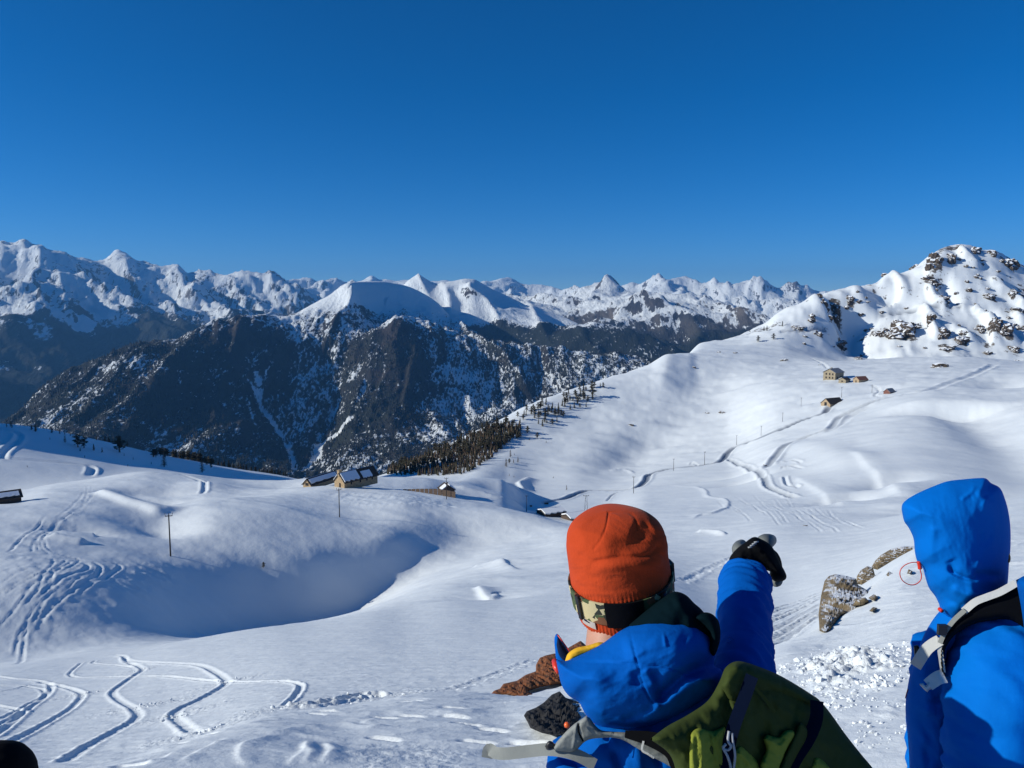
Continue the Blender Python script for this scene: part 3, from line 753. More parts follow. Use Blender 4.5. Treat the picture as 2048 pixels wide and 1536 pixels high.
# churned snow close by on the right
for poly, amp in [([(1530, 1360), (1560, 1330), (1640, 1300), (1840, 1285), (1900, 1330), (1840, 1350), (1740, 1385), (1680, 1420), (1600, 1400)], 0.10),
                  ([(1660, 1440), (1720, 1400), (1860, 1390), (1860, 1440), (1760, 1490), (1700, 1490)], 0.05)]:
    sl, e = img_mask(poly, 0.7)
    e = e * sstep(-0.35, 0.35, fbm(GX[sl] / 0.9, GY[sl] / 0.9, 3, 93) + (e - 0.55))
    GZ[sl] += e * amp * (np.abs(fbm(GX[sl] * 3.6, GY[sl] * 3.0, 4, 91)) + 0.9 * np.clip(perlin(GX[sl] * 8, GY[sl] * 6, 92), -.1, 1) + 0.5 * np.clip(perlin(GX[sl] * 17, GY[sl] * 11, 94), -.1, 1))
    CHURN[sl] = np.maximum(CHURN[sl], e)
# drift lines and small hollows on the near mound
for p in [C4((870, 1530), (950, 1470), (1040, 1430), (1120, 1385)), C4((1225, 1530), (1170, 1500), (1168, 1440), (1230, 1400), (1380, 1370)), C4((1390, 1530), (1470, 1470), (1495, 1412)), C4((1560, 1530), (1600, 1470), (1575, 1410)),
          C5((20, 1530), (60, 1480), (30, 1440), (50, 1400)), C5((130, 1500), (170, 1460), (120, 1420)), C5((230, 1480), (330, 1450)), C5((200, 1310), (320, 1340), (400, 1330)), C4((700, 1530), (800, 1490), (900, 1440)), C5((300, 1320), (380, 1300))]:
    ridge(p, 0.13, 0.022, side=1, ends=0.2)
for x, y in C5((735, 1245), (740, 1285), (800, 1330), (920, 1355), (530, 1280), (400, 1290), (120, 1265), (530, 1215), (400, 1395), (850, 1415), (1090, 1420), (260, 1225), (60, 1275)) + C4((830, 1437), (620, 1530), (970, 1390)):
    c = hit(x, y)
    groove([(c.x - 0.22, c.y + 0.10), (c.x, c.y), (c.x + 0.25, c.y - 0.12)], 0.10, 0.045, berm=0.3, side=1, world_pts=True, ends=0.3)
sl, e = img_mask([(640, 1536), (700, 1470), (800, 1480), (980, 1490), (980, 1560), (640, 1560)], 0.5)
GZ[sl] += e * 0.02 * np.abs(fbm(GX[sl] * 4, GY[sl] * 4, 3, 95)); CHURN[sl] = np.maximum(CHURN[sl], 0.5 * e)

# the sheet is one terrain; beyond the plateau on the right it is the rocky peak
qa = 0.5 * (RR[:-1] + RR[1:])[:, None] + 0 * AZ_ALL[None, :-1]
az_q = 0.5 * (AZ_ALL[:-1] + AZ_ALL[1:])[None, :] + 0 * qa
PEAK = (qa > 955) & (az_q > 0.235)
attrs = {'churn': CHURN, 'rock': ROCKM, 'path_grey': PATH_GREY}
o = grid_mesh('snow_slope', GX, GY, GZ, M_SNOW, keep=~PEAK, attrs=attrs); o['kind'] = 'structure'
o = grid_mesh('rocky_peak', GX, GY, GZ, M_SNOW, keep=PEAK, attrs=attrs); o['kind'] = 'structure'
# ---------------------------------------------------------------- mountains
def carve_grid(G, pts_px, X, Y, Zb, RRm, AZm, width, height, kind='groove', n=6, side=0, out=None, amount=1.0):
    """ridge (+) or gully (-) along photo pixels on a mountain grid; 'out' receives a coverage value along it"""
    w = []
    for px, py in pts_px:
        d = ray(px, py); a = math.atan2(d[0], d[1]); tau = d[2] / math.hypot(d[0], d[1])
        c = int(np.clip(np.searchsorted(AZm, a), 0, len(AZm) - 1))
        t = Zb[:, c] / RRm
        k = np.nonzero(t >= tau)[0]
        i = k[0] if len(k) else int(np.argmax(t))
        w.append((RRm[i] * math.sin(a), RRm[i] * math.cos(a)))
    xy = catmull(w, n) if len(w) > 2 else np.array(w)
    lo = xy.min(0) - 3 * width; hi = xy.max(0) + 3 * width
    m = (X > lo[0]) & (X < hi[0]) & (Y > lo[1]) & (Y < hi[1])
    Xs, Ys = X[m], Y[m]
    best = np.full(Xs.shape, 1e18); sg = np.zeros(Xs.shape); al = np.zeros(Xs.shape)
    n_ = len(xy) - 1
    for k in range(n_):
        ax, ay = xy[k]; ux, uy = xy[k + 1] - xy[k]
        t = np.clip(((Xs - ax) * ux + (Ys - ay) * uy) / (ux * ux + uy * uy + 1e-9), 0, 1)
        dx = Xs - ax - t * ux; dy = Ys - ay - t * uy; d = np.hypot(dx, dy); q = d < best
        best = np.where(q, d, best); sg = np.where(q, np.sign(ux * dy - uy * dx), sg); al = np.where(q, (k + t) / n_, al)
    e = sstep(0, .12, al) * sstep(0, .12, 1 - al)
    prof = np.exp(-best / width) if kind == 'ridge' else np.exp(-(best / width) ** 2)
    if side: prof = np.where(sg * side > 0, np.exp(-(best / (0.4 * width))), prof)
    G[m] += height * prof * e
    if out is not None:
        ww = width * 0.75
        out[m] = out[m] * (1 - np.exp(-(best / ww) ** 4) * e) + amount * np.exp(-(best / ww) ** 4) * e

def mountain(name, curves, a0, a1, na, r0, r1, nr, shape, mat, blur_n=2, lines=None):
    AZm = np.radians(np.linspace(a0, a1, na)); L = np.linspace(math.log(r0), math.log(r1), nr); Rm = np.exp(L)
    T = loft(curves, AZm, L)
    T = blur(blur(T, blur_n, 0), max(blur_n // 2, 1), 1)
    X = Rm[:, None] * np.sin(AZm)[None, :]; Y = Rm[:, None] * np.cos(AZm)[None, :]; Zm = T * Rm[:, None]
    Zb = Zm.copy()
    snow = np.zeros_like(Zm); forest = np.zeros_like(Zm)
    Zm, snow, forest = shape(X, Y, Zm, Zb, Rm, AZm, snow, forest)
    o = grid_mesh(name, X, Y, Zm, mat, attrs={'snow': snow, 'forest': forest})
    o['kind'] = 'structure'
    return o, (X, Y, Zm, Rm, AZm)

def slope_of(X, Y, Zm):
    dzr = np.gradient(Zm, axis=0); dza = np.gradient(Zm, axis=1)
    dr = np.hypot(np.gradient(X, axis=0), np.gradient(Y, axis=0)); da = np.hypot(np.gradient(X, axis=1), np.gradient(Y, axis=1))
    return np.hypot(dzr / dr, dza / da)

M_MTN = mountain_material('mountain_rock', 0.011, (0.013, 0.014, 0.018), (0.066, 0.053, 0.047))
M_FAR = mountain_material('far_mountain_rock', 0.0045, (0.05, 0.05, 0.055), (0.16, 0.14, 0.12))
CUT2 = lambda *p: [(600 + x / 2.926, 500 + y / 2.926) for x, y in p]
CW = lambda *p: [(400 + x / 5.12, 740 + y / 5.12) for x, y in p]

# the wooded mountain in the middle
C_MAIN = [
 [(-700, 1010, 2300), (600, 1010, 2300), (2000, 1000, 2300)],
 [(-700, 960, 2900), (0, 935, 2900), (200, 932, 2950), (400, 962, 2950), (580, 958, 2980), (700, 955, 2950), (900, 930, 2950), (1100, 860, 3000), (1300, 800, 3200), (2000, 780, 3300)],
 [(-700, 950, 3500), (-100, 905, 3500), (40, 862, 3500), (150, 830, 3550), (300, 830, 3600), (450, 850, 3640), (560, 880, 3700), (640, 872, 3760), (720, 830, 3840), (800, 800, 3940), (900, 815, 4040), (1000, 820, 4120), (1150, 800, 4240), (1300, 775, 4350), (2000, 760, 4400)],
 [(-700, 945, 3900), (-100, 890, 3880), (40, 836, 3860), (100, 785, 3900), (180, 748, 3960), (300, 715, 4060), (400, 705, 4160), (480, 720, 4240), (580, 760, 4240), (650, 770, 4260), (720, 735, 4280), (800, 690, 4380), (900, 730, 4480), (1000, 745, 4560), (1150, 730, 4640), (1300, 720, 4700), (2000, 750, 4750)],
 [(-700, 950, 4200), (-100, 893, 4120), (40, 829, 3960), (100, 771, 4040), (180, 731, 4120), (300, 687, 4280), (400, 655, 4450), (440, 641, 4520), (480, 635, 4600), (560, 646, 4640), (620, 665, 4660), (700, 676, 4640), (760, 662, 4660), (800, 640, 4700), (850, 655, 4780), (900, 672, 4840), (1000, 690, 4900), (1150, 700, 4960), (1300, 715, 5000), (2000, 760, 5050)],
 [(-700, 960, 4500), (-100, 905, 4400), (40, 845, 4300), (180, 745, 4400), (300, 700, 4520), (400, 668, 4640), (480, 641, 4760), (560, 630, 4820), (600, 626, 4900), (650, 625, 4940), (700, 622, 4960), (730, 632, 5120), (760, 636, 5300), (800, 632, 5520), (850, 628, 5820), (900, 650, 5900), (1000, 695, 5600), (1150, 725, 5300), (1300, 745, 5220), (2000, 790, 5260)],
 [(-700, 980, 5000), (-100, 930, 5000), (300, 730, 5000), (480, 655, 5080), (560, 632, 5160), (580, 629, 5200), (610, 615, 5240), (640, 601, 5280), (670, 583, 5300), (697, 566, 5240), (720, 563, 5560), (760, 562, 5920), (790, 566, 6140), (812, 571, 6280), (850, 588, 6480), (880, 609, 6560), (905, 637, 6500), (950, 668, 6200), (1000, 705, 5900), (1150, 760, 5400), (1300, 800, 5400), (2000, 830, 5500)],
 [(-700, 1000, 7250), (480, 720, 7250), (700, 660, 7250), (812, 660, 7250), (905, 700, 7250), (1150, 830, 7250), (2000, 860, 7250)],
]
def shape_main(X, Y, Zm, Zb, Rm, AZm, snow, forest):
    px = 1024 + FOC * X / (Y * CP - Zb * SP); py = 768 - FOC * (Y * SP + Zb * CP) / (Y * CP - Zb * SP)
    n1 = ridged(X / 330 + 0.25 * fbm(X / 900, Y / 900, 2, 3), Y / 1100 + 0.2 * X / 330, 5, 101, 0.5)
    n2 = ridged(X / 110, Y / 240, 4, 131, 0.55)
    smooth = sstep(628, 610, py) * sstep(690, 720, px) * (px < 930)                 # the smooth snow bowl below the summit
    amp = (1 - 0.88 * smooth) * sstep(2400, 3000, Rm)[:, None]
    sky_c = 1 - 0.75 * sstep(645, 600, py)
    Zm = Zm + amp * sky_c * ((n1 - 1.0) * 34 + (n2 - 1.0) * 13)
    snow += 0.50 + 0.22 * fbm(X / 420, Y / 420, 4, 7) + 0.3 * sstep(700, 600, py)
    snow += 0.9 * smooth
    bare = sstep(610, 640, py) * sstep(0, 120, 900 - px)
    snow -= 0.14 * bare
    base_s = snow.copy()
    k = lambda p, w, h, kind='groove', side=0, am=None: carve_grid(Zm, p, X, Y, Zb, Rm, AZm, w, h, kind, side=side, out=snow if am is not None else None, amount=am or 0)
    # ribs
    k([(700, 582), (706, 600), (700, 620), (680, 645), (655, 690), (640, 740)], 80, 55, 'ridge', -1)
    k([(806, 650), (780, 668), (745, 690), (735, 740), (720, 790), (700, 840), (650, 890)], 100, 48, 'ridge', -1)
    k([(850, 645), (870, 700), (900, 760), (930, 830)], 90, 40, 'ridge', -1)
    k([(800, 655), (830, 700), (820, 760), (800, 830)], 70, 30, 'ridge', -1)
    k([(905, 637), (950, 680), (1010, 735), (1060, 790)], 100, 60, 'ridge', -1)
    k([(474, 655), (466, 710), (440, 780), (420, 860)], 90, 34, 'ridge', -1)
    k([(396, 672), (350, 725), (290, 800), (240, 880)], 90, 32, 'ridge', -1)
    k([(300, 690), (230, 760), (170, 830)], 80, 40, 'ridge', -1)
    k([(584, 650), (590, 700), (620, 760), (640, 830)], 80, 30, 'ridge', -1)
    k([(770, 605), (785, 618), (810, 626), (830, 628)], 70, 26, 'groove', 0)
    # gullies and snow chutes
    ch = 0.75
    k(CW((560, -40), (590, 120), (600, 260), (660, 400), (740, 530), (800, 620), (880, 720)), 26, -30, am=ch)
    k(CW((480, 80), (560, 200), (600, 300)), 18, -14, am=ch)
    k(CW((470, 310), (510, 420), (540, 560), (600, 690)), 14, -12, am=0.6)
    k(CW((950, 220), (1180, 380), (1290, 470), (1330, 500)), 14, -14, am=0.6)
    k(CW((1130, 120), (1250, 220), (1340, 330), (1340, 440)), 24, -22, am=0.7)
    k(CW((1480, 180), (1400, 320), (1340, 460), (1240, 600), (1190, 720)), 26, -34, am=0.7)
    k(CW((1680, 60), (1690, 200), (1640, 330), (1610, 460)), 18, -22, am=0.6)
    k(CW((960, 430), (970, 560), (1010, 610)), 11, -8, am=0.6); k(CW((1020, 360), (1130, 470), (1230, 580)), 12, -10, am=0.55)
    k(CW((880, 720), (920, 800), (950, 900), (960, 990)), 24, -14, am=0.75); k(CW((870, 960), (960, 930), (1100, 905)), 8, -4, am=0.6)
    k(CW((1600, 520), (1480, 610), (1300, 690), (1210, 740), (1190, 840), (1100, 900), (1000, 960), (920, 1040)), 30, -24, am=0.95)
    k([(545, 660), (570, 640), (590, 632)], 30, -20, am=0.7); k([(575, 640), (590, 680), (600, 720)], 24, -20, am=0.6)
    k([(920, 720), (910, 780), (935, 850), (955, 890)], 26, -24, am=0.55); k([(1075, 690), (1090, 740), (1120, 790)], 22, -16, am=0.6)
    k([(880, 650), (890, 700), (880, 740)], 24, -22, am=0.4); k([(760, 690), (770, 740), (740, 800)], 20, -14, am=0.4)
    for (a, b) in [((340, 720), (360, 800)), ((400, 700), (430, 790)), ((280, 760), (300, 850)), ((540, 760), (560, 860)), ((1000, 700), (1040, 800)), ((1040, 690), (1085, 780)), ((970, 720), (1000, 800))]:
        k([a, ((a[0] + b[0]) / 2 + 6, (a[1] + b[1]) / 2), b], 13, -10, am=0.42)
    global CHUTE
    CHUTE = np.clip((snow - base_s) * 2.2, 0, 1)
    forest += sstep(640, 720, py) * (0.45 + 0.5 * sstep(-0.3, 0.4, fbm(X / 300, Y / 300, 3, 19)))
    forest *= 1 - 0.8 * sstep(0.1, 0.5, fbm(X / 200 + 7, Y / 200, 4, 29)) * sstep(700, 760, px) * sstep(960, 900, px) * sstep(860, 780, py)
    s = slope_of(X, Y, Zm)
    snow -= 0.20 * sstep(0.65, 1.2, s)
    return Zm, snow, forest
main_o, MAIN = mountain('wooded_mountain', C_MAIN, -36, 22, 580, 2300, 7250, 330, shape_main, M_MTN)

# the white ridge behind it with its long shaded flank
C_RIDGE = [
 [(300, 900, 5184), (1024, 860, 5184), (2000, 860, 5184)],
 [(300, 860, 5724), (800, 800, 5724), (1000, 780, 5724), (1150, 745, 5616), (1300, 735, 5616), (1400, 745, 5616), (2000, 800, 5616)],
 [(300, 800, 6264), (800, 690, 6264), (900, 660, 6264), (1000, 680, 6210), (1100, 670, 6156), (1140, 652, 6177), (1180, 651, 6199), (1230, 656, 6156), (1270, 668, 6102), (1320, 687, 6048), (1375, 712, 5994), (1450, 745, 5940), (2000, 800, 5940)],
 [(300, 760, 6696), (800, 640, 6696), (880, 615, 6696), (930, 600, 6750), (1000, 625, 6696), (1080, 640, 6588), (1140, 668, 6588), (1240, 690, 6480), (1375, 740, 6480), (2000, 820, 6480)],
 [(300, 720, 7236), (700, 610, 7236), (800, 576, 7236), (815, 562, 7236), (833, 552, 7257), (850, 557, 7279), (868, 566, 7279), (885, 570, 7257), (903, 563, 7257), (915, 560, 7257), (930, 557, 7236), (948, 558, 7279), (965, 567, 7408), (985, 579, 7516), (1010, 590, 7603), (1040, 604, 7646), (1060, 615, 7624), (1100, 626, 7452), (1140, 640, 7236), (1200, 680, 6912), (2000, 840, 6912)],
 [(300, 800, 8316), (833, 680, 8316), (1100, 720, 8316), (2000, 860, 8208)],
]
def shape_ridge(X, Y, Zm, Zb, Rm, AZm, snow, forest):
    py = 768 - FOC * (Y * SP + Zb * CP) / (Y * CP - Zb * SP); px = 1024 + FOC * X / (Y * CP - Zb * SP)
    n1 = ridged(X / 600, Y / 700, 6, 201, 0.5)
    amp = 0.35 + 0.65 * sstep(600, 660, py)
    Zm = Zm + (n1 - 1.0) * 50 * amp * (1 - 0.7 * np.exp(-((Rm[:, None] - 7250) / 380) ** 2))
    k = lambda p, w, h, kind='groove', side=0: carve_grid(Zm, p, X, Y, Zb, Rm, AZm, w, h, kind, side=side)
    k([(945, 570), (938, 588), (968, 605), (985, 630), (1010, 680)], 100, 55, 'ridge', -1)
    k([(880, 568), (895, 595), (900, 625)], 70, 40, 'ridge', -1); k([(905, 575), (925, 600), (915, 630)], 60, -40)
    k([(833, 553), (850, 590), (880, 620)], 60, 40, 'ridge', -1); k([(1060, 612), (1080, 660), (1120, 720)], 90, 40, 'ridge', -1)
    k([(1150, 655), (1180, 700), (1230, 760)], 90, 35, 'ridge', -1)
    forest += sstep(640, 668, py)
    snow += 0.9 * sstep(668, 640, py) + 0.25 * sstep(640, 680, py) + 0.12 * fbm(X / 300, Y / 300, 4, 33)
    snow -= 0.5 * sstep(0.9, 1.4, slope_of(X, Y, Zm)) 
    return Zm, snow, forest
mountain('snow_ridge', C_RIDGE, -16, 28, 320, 5150, 8310, 160, shape_ridge, M_MTN)

# the range on the left
C_LEFT = [
 [(-900, 960, 4800), (0, 950, 4800), (1400, 950, 4800)],
 [(-900, 860, 5700), (0, 850, 6100), (300, 840, 6500), (700, 850, 7000), (1400, 900, 7400)],
 [(-900, 720, 7100), (0, 705, 7600), (100, 700, 7750), (200, 705, 7950), (330, 690, 8250), (450, 670, 8600), (600, 680, 8900), (800, 740, 9100), (1400, 860, 9400)],
 [(-900, 630, 9200), (0, 608, 9000), (100, 602, 9150), (200, 612, 9300), (300, 630, 9480), (400, 622, 9650), (500, 628, 9850), (600, 640, 10000), (800, 720, 10000), (1400, 850, 10000)],
 [(-900, 580, 10000), (0, 560, 10000), (80, 562, 10000), (160, 575, 10100), (240, 590, 10400), (330, 592, 10300), (380, 578, 10200), (430, 590, 10350), (520, 590, 10420), (600, 618, 10450), (700, 690, 10400), (1400, 850, 10400)],
 [(-900, 540, 11000), (-300, 500, 11000), (-60, 495, 11000), (0, 490, 11000), (25, 492, 11000), (38, 489, 11000), (46, 482, 11000), (60, 490, 11000), (80, 494, 11000), (103, 505, 11000), (120, 506, 11000), (154, 517, 11200), (181, 520, 11300), (205, 525, 11400), (218, 519, 11500), (226, 509, 11500), (240, 504, 11500), (256, 508, 11500), (273, 520, 11500), (290, 525, 11500),
  (308, 534, 11400), (332, 539, 11300), (352, 533, 11200), (366, 541, 11100), (378, 555, 11000), (393, 548, 11000), (410, 545, 11000), (444, 553, 11000), (461, 547, 11000), (492, 543, 11000), (506, 549, 11000), (526, 548, 11000), (540, 545, 11000), (554, 554, 11000), (574, 567, 11000), (598, 578, 11000), (632, 595, 11000), (680, 625, 10900), (750, 690, 10800), (1400, 840, 10800)],
 [(-900, 700, 13000), (0, 640, 13000), (600, 680, 13000), (1400, 860, 13000)],
]
def shape_left(X, Y, Zm, Zb, Rm, AZm, snow, forest):
    py = 768 - FOC * (Y * SP + Zb * CP) / (Y * CP - Zb * SP)
    n1 = ridged(X / 1500 + 0.2 * fbm(X / 2000, Y / 2000, 2, 5), Y / 1700, 7, 301, 0.55)
    amp = sstep(4800, 6500, Rm)[:, None] * (0.55 + 0.45 * sstep(700, 600, py))
    Zm = Zm + (n1 - 1.02) * 200 * amp * (0.22 + 0.78 * sstep(545, 590, py))
    Zm += (ridged(X / 420 + Y / 900, Y / 520, 5, 331, 0.6) - 1.0) * 34 * amp
    k = lambda p, w, h, kind='ridge', side=-1: carve_grid(Zm, p, X, Y, Zb, Rm, AZm, w, h, kind, side=side)
    k([(56, 505), (82, 535), (60, 590), (100, 640)], 240, 110); k([(246, 530), (262, 565), (330, 620), (380, 690)], 260, 120); k([(128, 525), (150, 560), (200, 610)], 220, 100)
    k([(392, 565), (384, 585), (440, 620), (470, 680)], 240, 110); k([(542, 560), (548, 588), (600, 640)], 220, 90); k([(462, 560), (472, 582), (500, 610)], 200, 80)
    forest += sstep(618, 668, py + 16 * fbm(X / 600, Y / 600, 3, 12))
    snow += 0.68 * sstep(668, 622, py + 16 * fbm(X / 600, Y / 600, 3, 12)) + 0.14 * fbm(X / 700, Y / 500, 4, 55) - 0.02
    snow += 0.5 * sstep(0.2, 0.6, fbm(X / 500, Y / 500, 4, 57)) * sstep(790, 720, py)
    snow -= 0.45 * sstep(1.0, 1.6, slope_of(X, Y, Zm)) + 0.0
    return Zm, snow, forest
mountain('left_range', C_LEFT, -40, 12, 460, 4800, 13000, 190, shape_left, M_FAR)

# snowy hills on the right in the middle distance
C_RIGHT = [
 [(600, 900, 5600), (2600, 860, 5600)],
 [(600, 780, 6600), (1100, 690, 6600), (1300, 712, 6500), (1400, 715, 6500), (1480, 705, 6600), (2600, 740, 6600)],
 [(600, 720, 7200), (1000, 640, 7200), (1100, 640, 7200), (1200, 650, 7100), (1290, 660, 7000), (1360, 652, 7050), (1420, 655, 7100), (1490, 645, 7200), (1560, 650, 7300), (2600, 720, 7300)],
 [(600, 690, 8000), (1000, 610, 8000), (1110, 606, 8000), (1180, 615, 7900), (1260, 598, 7800), (1340, 592, 7850), (1400, 596, 7900), (1450, 615, 7900), (1500, 640, 7800), (1560, 655, 7900), (2600, 720, 8000)],
 [(600, 690, 8600), (1000, 600, 8600), (1110, 596, 8600), (1150, 596, 8600), (1190, 590, 8600), (1220, 585, 8500), (1250, 594, 8500), (1340, 600, 8600), (1450, 622, 8700), (1560, 660, 8800), (2600, 720, 8800)],
 [(600, 680, 9300), (1000, 602, 9300), (1060, 596, 9300), (1095, 592, 9300), (1120, 590, 9300), (1150, 584, 9200), (1180, 573, 9200), (1205, 564, 9200), (1218, 560, 9200), (1232, 564, 9200), (1242, 574, 9200), (1258, 583, 9200), (1290, 592, 9300), (1340, 600, 9400), (1450, 618, 9500), (1560, 660, 9500), (2600, 720, 9500)],
 [(600, 760, 10500), (1220, 690, 10500), (1560, 720, 10500), (2600, 760, 10500)],
]
def shape_right(X, Y, Zm, Zb, Rm, AZm, snow, forest):
    py = 768 - FOC * (Y * SP + Zb * CP) / (Y * CP - Zb * SP); px = 1024 + FOC * X / (Y * CP - Zb * SP)
    Zm = Zm + (ridged(X / 900, Y / 1000, 6, 401, 0.5) - 1.0) * 95 * sstep(5600, 6500, Rm)[:, None] * (0.5 + 0.5 * sstep(575, 600, py))
    Zm += fbm(X / 420, Y / 420, 3, 411) * 26
    k = lambda p, w, h, kind='ridge', side=-1: carve_grid(Zm, p, X, Y, Zb, Rm, AZm, w, h, kind, side=side)
    k([(1220, 561), (1200, 585), (1175, 605)], 160, 110); k([(1400, 595), (1440, 615), (1500, 655)], 150, 90); k([(1280, 600), (1310, 630), (1330, 670)], 150, 70); k([(1370, 640), (1400, 680), (1390, 715)], 120, 70)
    forest += sstep(640, 690, py)
    snow += 0.36 + 0.36 * sstep(668, 625, py) + 0.2 * fbm(X / 380, Y / 380, 4, 63) - 0.18 * sstep(650, 690, py)
    snow -= 0.4 * sstep(626, 634, py) * sstep(648, 640, py) * (px < 1225) * (px > 1120)
    snow -= 0.5 * sstep(0.75, 1.2, slope_of(X, Y, Zm))
    return Zm, snow, forest
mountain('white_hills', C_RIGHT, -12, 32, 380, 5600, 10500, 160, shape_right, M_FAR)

# the farthest range along the horizon
C_FAR = [
 [(-900, 760, 11500), (1024, 760, 11500), (2900, 760, 11500)],
 [(-900, 640, 14000), (600, 625, 14000), (1060, 625, 14000), (1300, 610, 14000), (1500, 625, 14000), (1600, 625, 14000), (2900, 640, 14000)],
 [(-900, 600, 15500), (600, 585, 15500), (800, 590, 15500), (1060, 600, 15500), (1200, 590, 15500), (1300, 584, 15300), (1400, 588, 15300), (1500, 584, 15200), (1560, 600, 15300), (1640, 600, 15500), (2900, 620, 15500)],
 [(-900, 570, 17000), (500, 572, 17000), (560, 566, 17000), (592, 569, 17000), (603, 562, 17000), (616, 560, 17000), (628, 568, 17000), (655, 565, 17000), (680, 562, 17000), (700, 567, 17000), (733, 562, 17000), (741, 553, 17000), (746, 553, 17000), (756, 562, 17000), (775, 560, 17000), (790, 563, 17000), (850, 562, 17000), (940, 566, 17000), (972, 562, 17000), (996, 560, 17000), (1010, 557, 17000), (1030, 562, 17000), (1043, 568, 17000), (1060, 570, 17000),
  (1075, 571, 17000), (1090, 574, 17000), (1101, 577, 17000), (1106, 574, 17000), (1112, 583, 17000), (1130, 584, 17000), (1150, 585, 17000), (1165, 580, 17000), (1180, 585, 17000), (1240, 580, 17000), (1262, 573, 16800), (1280, 574, 16600), (1300, 566, 16600), (1318, 560, 16600), (1330, 566, 16600), (1345, 566, 16600), (1362, 562, 16600), (1385, 566, 16600), (1402, 573, 16600), (1425, 570, 16600), (1440, 573, 16600),
  (1460, 569, 16600), (1478, 563, 16600), (1490, 560, 16600), (1505, 559, 16600), (1520, 564, 16600), (1534, 566, 16600), (1546, 578, 16600), (1568, 580, 16600), (1571, 571, 16600), (1590, 571, 16600), (1600, 579, 16600), (1612, 583, 16800), (1640, 586, 17000), (1670, 590, 17000), (2900, 600, 17000)],
 [(-900, 680, 19000), (1024, 680, 19000), (2900, 680, 19000)],
]
def shape_far(X, Y, Zm, Zb, Rm, AZm, snow, forest):
    py = 768 - FOC * (Y * SP + Zb * CP) / (Y * CP - Zb * SP); px = 1024 + FOC * X / (Y * CP - Zb * SP)
    top = np.exp(-((Rm - 17000) / 900) ** 2)[:, None]
    Zm = Zm + (ridged(X / 1500, Y / 1900, 6, 501, 0.55) - 1.05) * 300 * (1 - 0.8 * top)
    snow += 0.75 + 0.1 * fbm(X / 600, Y / 600, 3, 73) - 0.4 * sstep(1.1, 1.7, slope_of(X, Y, Zm))
    snow -= 0.9 * sstep(1564, 1570, px) * sstep(1604, 1598, px) * sstep(598, 590, py) * top
    return Zm, snow, forest
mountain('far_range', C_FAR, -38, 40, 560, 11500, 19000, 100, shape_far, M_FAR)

# valley floor far below, out to the horizon
M_VALLEY = noise_mat('valley', (0.03, 0.035, 0.03), (0.3, 0.32, 0.34), 0.003, coord='Object')
me = bpy.data.meshes.new('valley_floor')
nseg = 64
ring = [0, 2500, 9000, 15000, 21500]
vv = [(0, 0, -952)]; ff = []
for R_ in ring[1:]:
    for k in range(nseg):
        a = 2 * math.pi * k / nseg; vv.append((R_ * math.sin(a), R_ * math.cos(a), -952))
for k in range(nseg): ff.append((0, 1 + (k + 1) % nseg, 1 + k))
for i in range(len(ring) - 2):
    for k in range(nseg):
        a = 1 + i * nseg + k; b = 1 + i * nseg + (k + 1) % nseg
        ff.append((a, b, b + nseg, a + nseg))
me.from_pydata(vv, [], ff); me.materials.append(M_VALLEY)
o = bpy.data.objects.new('valley_floor', me); COL.objects.link(o); o['kind'] = 'structure'

# ---------------------------------------------------------------- the blue air between
def haze_box(density, color):
    m = bpy.data.materials.new('haze'); m.use_nodes = True
    nt = m.node_tree
    nt.nodes.remove(nt.nodes['Principled BSDF'])
    v = nt.nodes.new('ShaderNodeVolumePrincipled')
    v.inputs['Color'].default_value = (*color, 1); v.inputs['Density'].default_value = density; v.inputs['Anisotropy'].default_value = 0.2
    nt.links.new(v.outputs[0], nt.nodes['Material Output'].inputs['Volume'])
    b = bmesh.new(); bmesh.ops.create_cube(b, size=1.0)
    me = bpy.data.meshes.new('haze'); b.to_mesh(me); b.free()
    me.materials.append(m)
    o = bpy.data.objects.new('haze', me); COL.objects.link(o)
    o.scale = (46000, 46000, 953 + 1010); o.location = (0, 0, (-953 + 1010) / 2 - 0.5)
    o['kind'] = 'stuff'
    return o
HAZE = 3.6e-5
haze_box(HAZE, (0.16, 0.48, 1.0))

